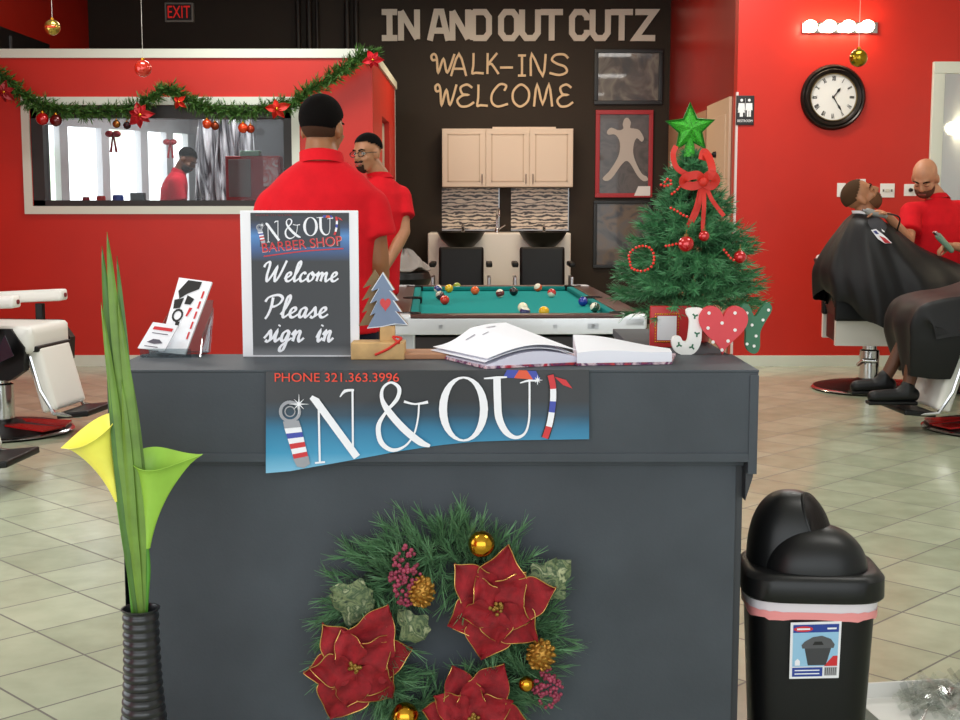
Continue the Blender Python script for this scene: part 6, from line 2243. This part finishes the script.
def cone(px, py, rx, rz, lab, ry=.0, hlf=1):
    c = P(px, py, YWR - .06)
    f = MB()
    r = rx / SW_
    f.ball(c, (r * .7, r * .6, rz / SW_ * .8))
    for i in range(46):
        h = -1 + 2 * (i + .5) / 46
        a_ = i * 2.4
        rr = math.sqrt(1 - h * h)
        d = Vector((rr * math.cos(a_), rr * math.sin(a_), h * 1.0))
        p = c + Vector((d.x * r * .8, d.y * r * .7, d.z * rz / SW_ * .85))
        f.ball(p, (.0075, .0075, .0045), Euler((d.z, 0, a_)).to_matrix(), 8, 5)
    return f.build('pine_cone', mat('gilded_pine_cone', (176, 128, 52), .4, .65), t)
cone(422, 592, 14, 17, '')
cone(541, 655, 16, 17, '')
def berries(px, py, w, h, n):
    f = MB()
    for i in range(n):
        while True:
            x, y = random.uniform(-1, 1), random.uniform(-1, 1)
            if abs(x) < .35 + .65 * (1 - abs(y)) :
                break
        p = P(px + x * w, py + y * h, YWR - .075 + .02 * (x * x + y * y) + random.uniform(0, .012))
        f.ball(p, random.uniform(.0038, .0055), None, 8, 6)
    o = f.build('berry_cluster', mat('frosted_pink_berry', (148, 54, 78), .45, var=.35, vscale=60), t)
    o['label'] = 'cluster of frosted pink berries'
berries(405, 575, 17, 31, 110)
berries(548, 688, 16, 20, 80)
for px, py, r in ((481.5, 544, 13.5), (526.5, 684, 8), (405, 716, 14)):
    MB().ball(P(px, py, YWR - .06), r / SW_, None, 24, 16).build('gold_ball', GOLD, t)
LEAF = graphic('mottled_leaf', [(34, 52, 38), (120, 132, 92), (58, 80, 54), (172, 176, 136)], 34, 6, 0, .8)
def ivy(px, py, ang, L):
    c = P(px, py, YWR - .05)
    e = Vector((math.cos(ang), 0, math.sin(ang)))
    s = Vector((-math.sin(ang), 0, math.cos(ang)))
    L = L / SW_
    def fn(u, v):
        w = L * .46 * (max(0.0, math.sin(PI * u ** .62)) ** .9) * (1.0 + .22 * math.cos(u * 15))
        vv = (v - .5) * 2
        return c + e * (L * 1.15 * u) + s * (w * vv) + YA * (-.01 * math.sin(PI * u) + .012 * abs(vv))
    MB().grid(fn, 14, 6, .001).build('ivy_leaf', LEAF, t, 60)
ivy(373, 614, 2.75, 42)
ivy(372, 604, 1.9 + .9, 40)
ivy(533, 596, .75, 46)
ivy(425, 640, 2.3, 36)
ivy(540, 600, 1.2, 40)

# ================================================================ ribbed floor vase with artificial flowers
YV = 2.74
vr = P(140.5, 608, YV)
vz = vr.z
S_ = YV / FPX
prof = []
def vase_r(z):
    f = z / vz
    return .039 + .085 * max(0, (1 - f) ** 2.6) * (1 if f > .12 else .75 + 2.0 * f)
n = 230
prof.append((.0, 0))
prof.append((.09, 0))
for i in range(n + 1):
    z = .008 + (vz - .012) * i / n
    rb_ = abs(math.sin(PI * z / .0185))
    prof.append((vase_r(z) - .004 * (1 - rb_) ** 1.0, z))
prof += [(.04, vz - .003), (.041, vz), (.036, vz), (.033, vz - .01), (.032, vz - .15), (0, vz - .16)]
t = thing('vase', (vr.x, YV, 0), 'tall black ribbed floor vase in front of the left end of the counter', 'vase')
MB().lathe(prof, (vr.x, YV, 0), 40).build('ribbed_body', mat('black_glazed_ribs', (30, 30, 34), .32, coat=.2), t, 60)
BLADE = mat('reed_leaf_green', (104, 138, 48), .45, var=.25, vscale=14)
BLADE2 = mat('deep_reed_green', (70, 110, 40), .45, var=.25, vscale=14)
t = thing('grass_spray', (vr.x, YV, vz - .1), 'tall spray of narrow green reed leaves standing in the black vase', 'plant')
def blade(pts, w, m, tw=0.0, ph=0):
    C_ = curve3([P(a_, b_, YV + c) for a_, b_, c in pts], 8)
    n = len(C_) - 1
    def fn(u, v):
        i = int(round(u * n))
        tg = (C_[min(i + 1, n)] - C_[max(i - 1, 0)]).normalized()
        a_ = tw * u + ph
        s = tg.cross(YA).normalized()
        s = (s * math.cos(a_) + tg.cross(s) * math.sin(a_)).normalized()
        ww = w * S_ * min(1, .45 + u * 2.2) * (1 - max(0, (u - .72) / .28) ** 1.5)
        vv = (v - .5) * 2
        return C_[i] + s * (ww * vv * .5) + tg.cross(s) * (.0025 * (1 - abs(vv)))
    MB().grid(fn, n, 4, .0008).build('leaf_blade', m, t, 60)
blade([(140, 625, 0), (133, 500, 0), (119, 360, .0), (107, 232, .0)], 11, BLADE, .2, .1)
blade([(137, 625, .01), (127, 500, .012), (112, 360, .01), (102, 246, .01)], 10, BLADE2, .3, -.2)
blade([(143, 625, .0), (137, 500, -.005), (127, 380, -.005), (117, 256, .0)], 9, BLADE2, -.3, .2)
blade([(140, 625, -.01), (130, 520, -.015), (118, 430, -.012), (101, 302, -.01)], 9, BLADE, .1, .2)
blade([(143, 625, -.008), (140, 510, -.01), (132, 420, -.01), (118, 300, -.008)], 10, BLADE, .4, -.1)
blade([(141, 625, .01), (133, 520, .014), (123, 420, .016), (112, 300, .01)], 11, BLADE2, .1, .3)
blade([(145, 625, .012), (145, 520, .014), (138, 440, .014), (124, 340, .01)], 8, BLADE, .3, 0)
blade([(138, 625, -.012), (126, 540, -.016), (118, 470, -.014), (106, 345, -.01)], 8, BLADE2, .2, .0)
blade([(142, 625, -.014), (134, 540, -.018), (129, 470, -.016), (122, 380, -.012)], 9, BLADE, -.2, .1)

def calla(base, mouth_a, mouth_b, tip, col_in, colname, lab, stem, grp='calla lilies in the black vase'):
    """trumpet from base to a rim through mouth_a (near side) and mouth_b; tip = pointed lip"""
    m1 = mat(colname, col_in, .45, var=.1, vscale=12)
    b = P(base[0], base[1], YV)
    A_, B__, T_ = P(mouth_a[0], mouth_a[1], YV + mouth_a[2]), P(mouth_b[0], mouth_b[1], YV + mouth_b[2]), P(tip[0], tip[1], YV + tip[2])
    mc = (A_ + B__) / 2
    t = thing('calla_lily', P(stem[-1][0], stem[-1][1], YV), lab, 'flower', grp)
    ax1 = (A_ - mc)
    ax2 = YA * ax1.length * .8 + ZA * ax1.length * .38
    # rim loop: A side, front, B side, back ; tip pulled out at B side
    def rim(v):
        a_ = 2 * PI * v
        p = mc + ax1 * math.cos(a_) + ax2 * math.sin(a_)
        k = max(0, -math.cos(a_)) ** 3
        p = p.lerp(T_, k * .85)
        return p
    r0 = .009
    axd = (mc - b).normalized()
    x_ = ax1.normalized()
    y_ = axd.cross(x_).normalized()
    def fn(u, v):
        a_ = 2 * PI * v
        base_p = b + (x_ * math.cos(a_) + y_ * math.sin(a_)) * r0 * (1 if y_.dot(YA) > 0 else 1)
        if y_.dot(YA) < 0:
            base_p = b + (x_ * math.cos(a_) - y_ * math.sin(a_)) * r0
        g = u ** 1.0
        w = .25 * u + .75 * u ** 2.4          # outward flare
        axial = b.lerp(mc, g)
        off_b = base_p - b
        off_r = rim(v) - mc
        p = axial + off_b.lerp(off_r, w)
        # curl the lip
        if u > .85:
            p = p + (rim(v) - mc).normalized() * .006 * ((u - .85) / .15) ** 2 - axd * .004 * ((u - .85) / .15) ** 2
        return p
    MB().grid(fn, 18, 32, .0014).build('spathe', m1, t, 80)
    MB().cap(b + axd * .01, b.lerp(mc, .62), .006, .005).build('spadix', mat('yellow_spadix', (226, 190, 40), .6), t)
    MB().tube(curve3([P(a_, b_, YV + .0) for a_, b_ in stem], 8), .0068, 10).build('stem', mat('calla_stem_green', (88, 150, 52), .4, var=.12, vscale=10), t)
calla((119, 500), (113, 418, .0), (72, 440, -.01), (61, 446, -.01), (246, 238, 96), 'yellow_calla', 'yellow calla lily leaning left in the black vase', [(119, 500), (124, 535), (131, 580), (135, 625)])
calla((146, 548), (134, 456, .01), (172, 458, .0), (205, 452, .0), (150, 196, 70), 'lime_calla', 'lime green calla lily with its lip pointing right in the black vase', [(146, 548), (147.5, 570), (146, 592), (144, 625)])

# ================================================================ trash can
YTC = 3.17
tcx_ = P(821, 600, YTC - .12).x
t = thing('trash_can', (tcx_, YTC, 0), 'black swing-top trash can with a pink and white liner beside the counter', 'trash can')
def rr(cx, cy, hx, hy, z, e=4.0, n=48, rot=math.radians(-4)):
    out = []
    for i in range(n):
        a_ = 2 * PI * i / n
        c, s = math.cos(a_), math.sin(a_)
        x = hx * math.copysign(abs(c) ** (2 / e), c)
        y = hy * math.copysign(abs(s) ** (2 / e), s)
        out.append(Vector((cx + x * math.cos(rot) - y * math.sin(rot), cy + x * math.sin(rot) + y * math.cos(rot), z)))
    return out
kx = 1 / (FPX / (YTC - .13))
HX, HY = 71.5 * kx, .135
zr = P(815, 604, YTC - HY).z
zr2 = P(815, 578, YTC - HY).z
MB().loft([rr(tcx_, YTC, HX * .78, HY * .78, .0), rr(tcx_, YTC, HX * .8, HY * .8, .012), rr(tcx_ - .002, YTC, HX * .93, HY * .93, zr + .01), rr(tcx_, YTC, HX * .9, HY * .9, zr + .01), rr(tcx_, YTC, HX * .76, HY * .76, .02)]).build('body', BLK, t)
LIN = mat('white_pink_liner', (226, 218, 224), .35)
zl = P(815, 622, YTC - HY).z
def liner(z0, z1, k0, k1, m, wav, nm):
    rings = []
    for j in range(5):
        f = j / 4
        base_ = rr(tcx_ - .001, YTC, HX * (k0 + (k1 - k0) * f), HY * (k0 + (k1 - k0) * f), z0 + (z1 - z0) * f)
        for i, p in enumerate(base_):
            p.z += wav * (1 - f) * math.sin(i * 1.1) + wav * .5 * math.sin(i * 2.7)
            p.x += .001 * math.sin(i * 2.1 + j)
        rings.append(base_)
    return MB().loft(rings, False).build(nm, m, t)
liner(zl + .012, zr + .014, .945, .955, LIN, .002, 'bag_liner')
liner(zl, zl + .02, .95, .956, mat('pink_drawstring', (238, 150, 150), .4), .0025, 'liner_drawstring')
LID = mat('black_lid_plastic', (17, 17, 18), .4, spec=.4)
ld = MB().loft([rr(tcx_, YTC, HX * 1.0, HY * 1.02, zr), rr(tcx_, YTC, HX * 1.035, HY * 1.05, zr + .006), rr(tcx_, YTC, HX * 1.03, HY * 1.05, zr2 - .012), rr(tcx_, YTC, HX * .97, HY * .98, zr2), rr(tcx_, YTC, HX * .9, HY * .9, zr2 + .003)]).build('lid_rim', LID, t)
hz = zr2
ztop = P(790, 491, YTC + .02).z
# domed hood: high at back-left, lower rounded front
hcx = P(790, 560, YTC + .02).x
def dome(cx, cy, hx, hy, z0, h, e, e2=2.6):
    rings = []
    for j in range(29):
        t_ = math.sin(j / 28 * PI / 2)
        f = max(.015, (1 - t_ ** e) ** (1 / e))
        rings.append(rr(cx, cy, hx * f, hy * f, z0 + h * t_, e2, 64))
    return MB().loft(rings)
hood = dome(hcx, YTC + .03, 45 * kx, .105, hz - .005, ztop - hz + .005, 2.35).build('hood', LID, ld, 60)
fx_ = P(817, 560, YTC - .05).x
fz_ = P(817, 527, YTC - .03).z
dome(fx_, YTC - .025, 54 * kx, .10, hz - .005, fz_ - hz + .01, 2.2).build('front_dome', LID, ld, 60)
OPENING = mat('painted_opening_shade', (22, 14, 11), .5, spec=.25)  # shaded hood opening, painted as a dark patch on the hood surface
n0 = Vector((.66, -.42, .62)).normalized()
hc_ = Vector((hcx, YTC + .03, hz - .005))
sz_ = Vector((45 * kx, .105, ztop - hz + .005))
mb = MB()
rim_pts = []
for pl in hood.data.polygons:
    c_ = pl.center + BASE[hood.name]
    d = Vector(((c_.x - hc_.x) / sz_.x, (c_.y - hc_.y) / sz_.y, (c_.z - hc_.z) / sz_.z)).normalized()
    if d.dot(n0) > .845:
        mb.face([hood.data.vertices[k].co + BASE[hood.name] + pl.normal * .0025 for k in pl.vertices])
mb.build('painted_opening', OPENING, ld, 60)
e1 = n0.orthogonal().normalized()
e2 = n0.cross(e1)
loop = []
for k in range(40):
    a_ = 2 * PI * k / 40
    d = (n0 * .835 + (e1 * math.cos(a_) + e2 * math.sin(a_)) * .55).normalized()
    # same superellipse profile as the hood
    l_ = 1.0
    q = (abs(d.x) ** 2.35 + abs(d.y) ** 2.35 + abs(d.z) ** 2.35) ** (-1 / 2.35)
    loop.append(hc_ + Vector((d.x * q * sz_.x, d.y * q * sz_.y, d.z * q * sz_.z)))
MB().tube(loop, .004, 8, closed=True).build('opening_rim', LID, ld)
# label on the body
yl = YTC - HY * .9 - .012
def lpx(px, py, off=0.0):
    p = P(px, py, yl)
    f = p.z / zr
    p.y = YTC - HY * (.80 + .13 * f) - .006 - off
    return p
lab = [(790, 680), (839.5, 679), (842, 621.5), (791, 623)]
L4 = [lpx(*q) for q in lab]
sticker = slab(L4, .0015).build('label_sticker', PAPER, t)
def lq(pts, m, nm, off):
    mb = MB()
    mb.face([onsheet(L4, u, v, .0) - YA * off for u, v in pts])
    mb.build(nm, m, sticker, 0)
lq([(.05, .22), (.95, .22), (.95, .95), (.05, .95)], mat('label_light_blue', (150, 196, 226), .4), 'blue_panel', .003)
lq([(.05, .82), (.95, .82), (.95, .96), (.05, .96)], mat('label_navy', (34, 62, 150), .4), 'navy_band', .0034)
lq([(.05, .04), (.66, .04), (.66, .2), (.05, .2)], mat('label_navy', (34, 62, 150), .4), 'navy_strip', .003)
lq([(.7, .05), (.95, .05), (.95, .2), (.7, .2)], mat('label_barcode', (170, 170, 174), .5), 'barcode', .003)
for k in range(6):
    lq([(.71 + .04 * k, .06), (.725 + .04 * k, .06), (.725 + .04 * k, .19), (.71 + .04 * k, .19)], INK, 'barcode_bar', .0034)
lq([(.68, .22), (.95, .22), (.95, .4), (.86, .4)], LRED, 'red_corner', .0034)
lq([(.5 * .5 + .19 * math.cos(a_ * PI / 8), .885 + .05 * math.sin(a_ * PI / 8)) for a_ in range(16)], LRED, 'red_oval', .0038)
lq([(.12, .87), (.38, .87), (.38, .9), (.12, .9)], LETW, 'oval_mark', .0042)
lq([(.72, .87), (.9, .87), (.9, .9), (.72, .9)], LETW, 'band_mark', .0042)
for k in range(2):
    lq([(.1, .08 + .06 * k), (.6, .08 + .06 * k), (.6, .1 + .06 * k), (.1, .1 + .06 * k)], LETW, 'strip_mark', .0034)
lq([(.36, .24), (.72, .24), (.82, .56), (.28, .56)], mat('label_can_grey', (58, 58, 62), .4), 'pictured_can', .0036)
lq([(.24, .54), (.86, .54), (.88, .6), (.8, .7), (.62, .76), (.44, .74), (.28, .66), (.22, .6)], mat('label_lid_grey', (84, 84, 88), .4), 'pictured_lid', .004)
lq([(.44, .6), (.66, .6), (.62, .66), (.48, .66)], INK, 'pictured_opening', .0044)
lq([(.1, .24), (.2, .24), (.2, .32), (.15, .36), (.1, .32)], LETW, 'small_mark', .0036)

# ================================================================ white tray box with clear plastic on the floor
bx = PZ(903, 712, .02)
Rz = Matrix.Rotation(math.radians(8), 3, 'Z')
t = thing('cardboard_tray', (bx.x + .04, bx.y, 0), 'shallow white cardboard tray on the floor beside the trash can', 'box')
bc = Vector((bx.x + .04, bx.y, 0))
wx, wy, hz_t = .32, .30, .05
CARD = mat('white_card', (226, 224, 220), .7)
MB().box(bc + ZA * .004, (wx, wy, .006), Rz).build('tray_bottom', CARD, t)
for s in (-1, 1):
    MB().box(bc + Rz @ Vector((s * wx / 2, 0, hz_t / 2 + .001)), (.006, wy, hz_t), Rz).build('tray_side', CARD, t)
    MB().box(bc + Rz @ Vector((0, s * wy / 2, hz_t / 2 + .001)), (wx, .006, hz_t), Rz).build('tray_side', CARD, t)
PLA = clear_mat('clear_crinkled_plastic', (246, 248, 247), .2)
mb = MB()
for i in range(170):
    a_ = random.uniform(0, 2 * PI)
    r = random.uniform(0, 1) ** .6
    o = bc + Vector((.13 + .15 * r * math.cos(a_), .03 + .15 * r * math.sin(a_), .042 + random.uniform(0, .05) * (1 - r)))
    d = Vector((random.uniform(-1, 1), random.uniform(-1, 1), random.uniform(-.5, .8))).normalized()
    s = d.orthogonal().normalized() * random.uniform(.006, .014)
    l = random.uniform(.03, .06)
    mb.face([o - d * l - s, o - d * l + s, o + s * 1.2 + ZA * .006, o - s * .8 + ZA * .006])
    mb.face([o - s * .8 + ZA * .006, o + s * 1.2 + ZA * .006, o + d * l + s, o + d * l - s])
pz_ = mb.build('plastic_shreds', PLA, None, 0, fix=False)
tag(pz_, 'heap of clear crinkled plastic strips lying on the white tray', 'plastic wrap', None, 'stuff')

# ================================================================ things inside the booth
# white shelf under the window with small objects
sy0, sy1 = YF + T + .02, YF + T + .34
shz = oz0 + .01
t = thing('booth_shelf', ((ox0 + ox1) / 2, (sy0 + sy1) / 2, 0), 'grey shelf under the booth window inside', 'shelf')
MB().span((ox0 - .1, sy0, shz - .05), (ox1 + .05, sy1, shz), .005).build('shelf_board', mat('grey_green_shelf', (130, 134, 122), .5), t)
for x in (ox0, ox1 - .1):
    MB().span((x, sy0 + .02, 0), (x + .05, sy1 - .02, shz - .05)).build('leg', DKF, t)
for px, w, h, c, nm, lab in ((86, 7, 8, (160, 40, 60), 'striped_tub', 'small red tub on the shelf at the left inside the booth'), (101, 9, 9, (196, 52, 48), 'red_tub', 'round red tub on the booth shelf'), (118, 11, 10, (64, 84, 170), 'blue_tub', 'blue tub on the booth shelf'), (138, 14, 12, (38, 40, 42), 'black_box', 'black box on the booth shelf left of the bowed man')):
    p = P(px, 196, YF + T + .16)
    k = (YF + .3) / FPX
    mbx = MB().lathe([(w * k * .48, 0), (w * k * .5, .01), (w * k * .5, h * k * .8), (w * k * .42, h * k), (0, h * k)], (p.x, YF + T + .16, shz), 18) if nm != 'black_box' else MB().box((p.x, YF + T + .16, shz + h * k / 2), (w * k, .08, h * k), None, .01)
    tag(mbx.build(nm, mat(nm + '_paint', c, .45)), lab, 'tub' if nm != 'black_box' else 'box')
# silver tinsel curtain
def tins(u, v):
    x = P(196 + 64 * u, 150, 13.7).x
    z0, z1 = P(220, 206, 13.7).z, BT - .1
    f = .05 * math.sin(u * 46 + 2 * math.sin(v * 5)) + .03 * math.sin(u * 97 + v * 3)
    return Vector((x + .03 * math.sin(v * 7 + u * 20), 13.7 + f, z1 + (z0 - .5 - z1) * v))
def tinsel_mat():
    m = mat('silver_tinsel_stripes', (170, 170, 176), .35, .25)
    nt = m.node_tree
    b = nt.nodes['Principled BSDF']
    tc = nt.nodes.new('ShaderNodeTexCoord')
    mp = nt.nodes.new('ShaderNodeMapping')
    mp.inputs['Scale'].default_value = (1, 1, .12)
    nz = nt.nodes.new('ShaderNodeTexNoise')
    nz.inputs['Scale'].default_value = 16
    nz.inputs['Detail'].default_value = 4
    rp = nt.nodes.new('ShaderNodeValToRGB')
    rp.color_ramp.elements[0].position = .38
    rp.color_ramp.elements[0].color = lin((70, 70, 76))
    rp.color_ramp.elements[1].position = .6
    rp.color_ramp.elements[1].color = lin((226, 226, 232))
    nt.links.new(tc.outputs['Object'], mp.inputs[0]); nt.links.new(mp.outputs[0], nz.inputs['Vector']); nt.links.new(nz.outputs['Fac'], rp.inputs['Fac']); nt.links.new(rp.outputs['Color'], b.inputs['Base Color'])
    return m
tag(MB().grid(tins, 120, 20, .004).build('tinsel_curtain', tinsel_mat(), None, 80), 'silver grey tinsel curtain hanging inside the booth behind the bowed man', 'curtain')
# dark panel and red display on the right inside
p0, p1 = P(252, 206, 13.6), P(296, 118, 13.6)
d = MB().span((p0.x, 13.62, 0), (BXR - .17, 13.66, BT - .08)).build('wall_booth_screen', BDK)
d['kind'] = 'structure'
y_ = 12.6
a, b = P(226, 197, y_), P(280, 156, y_)
t = thing('display_cabinet', ((a.x + b.x) / 2, y_ + .1, 0), 'red and grey display stand inside the booth at the right of the window', 'display')
MB().span((a.x, y_, shz - .1), (b.x, y_ + .2, b.z), .01).build('cabinet_body', mat('red_display', (166, 26, 34), .4), t)
MB().span((a.x + .03, y_ - .012, a.z), (a.x + .24, y_, b.z - .03), .004).build('grey_panel', mat('grey_display_print', (122, 114, 112), .4), t)
MB().span((b.x - .16, y_ - .012, a.z + .1), (b.x - .02, y_, b.z - .02), .004).build('white_panel', graphic('red_white_print', [(226, 210, 206), (206, 60, 60), (240, 236, 232)], 9, 8), t)
MB().span((a.x + .05, y_ + .03, 0), (b.x - .05, y_ + .17, shz - .1)).build('pedestal', BLK, t)
MB().span((a.x + .14, y_ + .0, b.z), (a.x + .32, y_ + .14, b.z + .05), .008).build('mint_tray', mat('mint_plastic', (150, 200, 178), .5), t)
# hanging red bows on the booth windows
for px, py, r, lab in ((113, 134, 8, 'dark red bow hung on the booth window panes, the left one'), (170, 142, 7, 'red bow hung on the booth window panes above the bowed man')):
    Yw = 12.9 if px < 140 else 13.75
    p = P(px, py, Yw)
    R = r / (FPX / Yw)
    f = thing('window_bow', p, lab, 'bow', 'bows on the booth window panes')
    DR = mat('dull_bow_red', (150, 40, 48), .6)
    for s in (-1, 1):
        MB().ball(p + XA * s * R * .45, (R * .55, .03, R * .42), None, 14, 10).build('loop', DR, f)
        MB().prism([(s * .1 * R, 0), (s * .5 * R, -2.2 * R), (s * .2 * R, -2.3 * R), (-s * .05 * R, 0)], p, XA, ZA, .01).build('tail', DR, f)
    MB().ball(p, R * .22).build('knot', DR, f)
# fluorescent tube lamp on the booth ceiling
p = P(176, 113, 13.0)
t = thing('booth_ceiling_lamp', (p.x, 13.0, BT - .07), 'bright tube lamp on the booth ceiling seen at the top of the window', 'lamp')
MB().span((p.x - .3, 12.93, BT - .1), (p.x + .3, 13.07, BT - .065), .006).build('housing', WVINYL, t)
MB().tube([(p.x - .27, 13.0, BT - .125), (p.x + .27, 13.0, BT - .125)], .028, 12).build('tube', mat('lit_tube', (255, 252, 240), .4, emit=5), t)
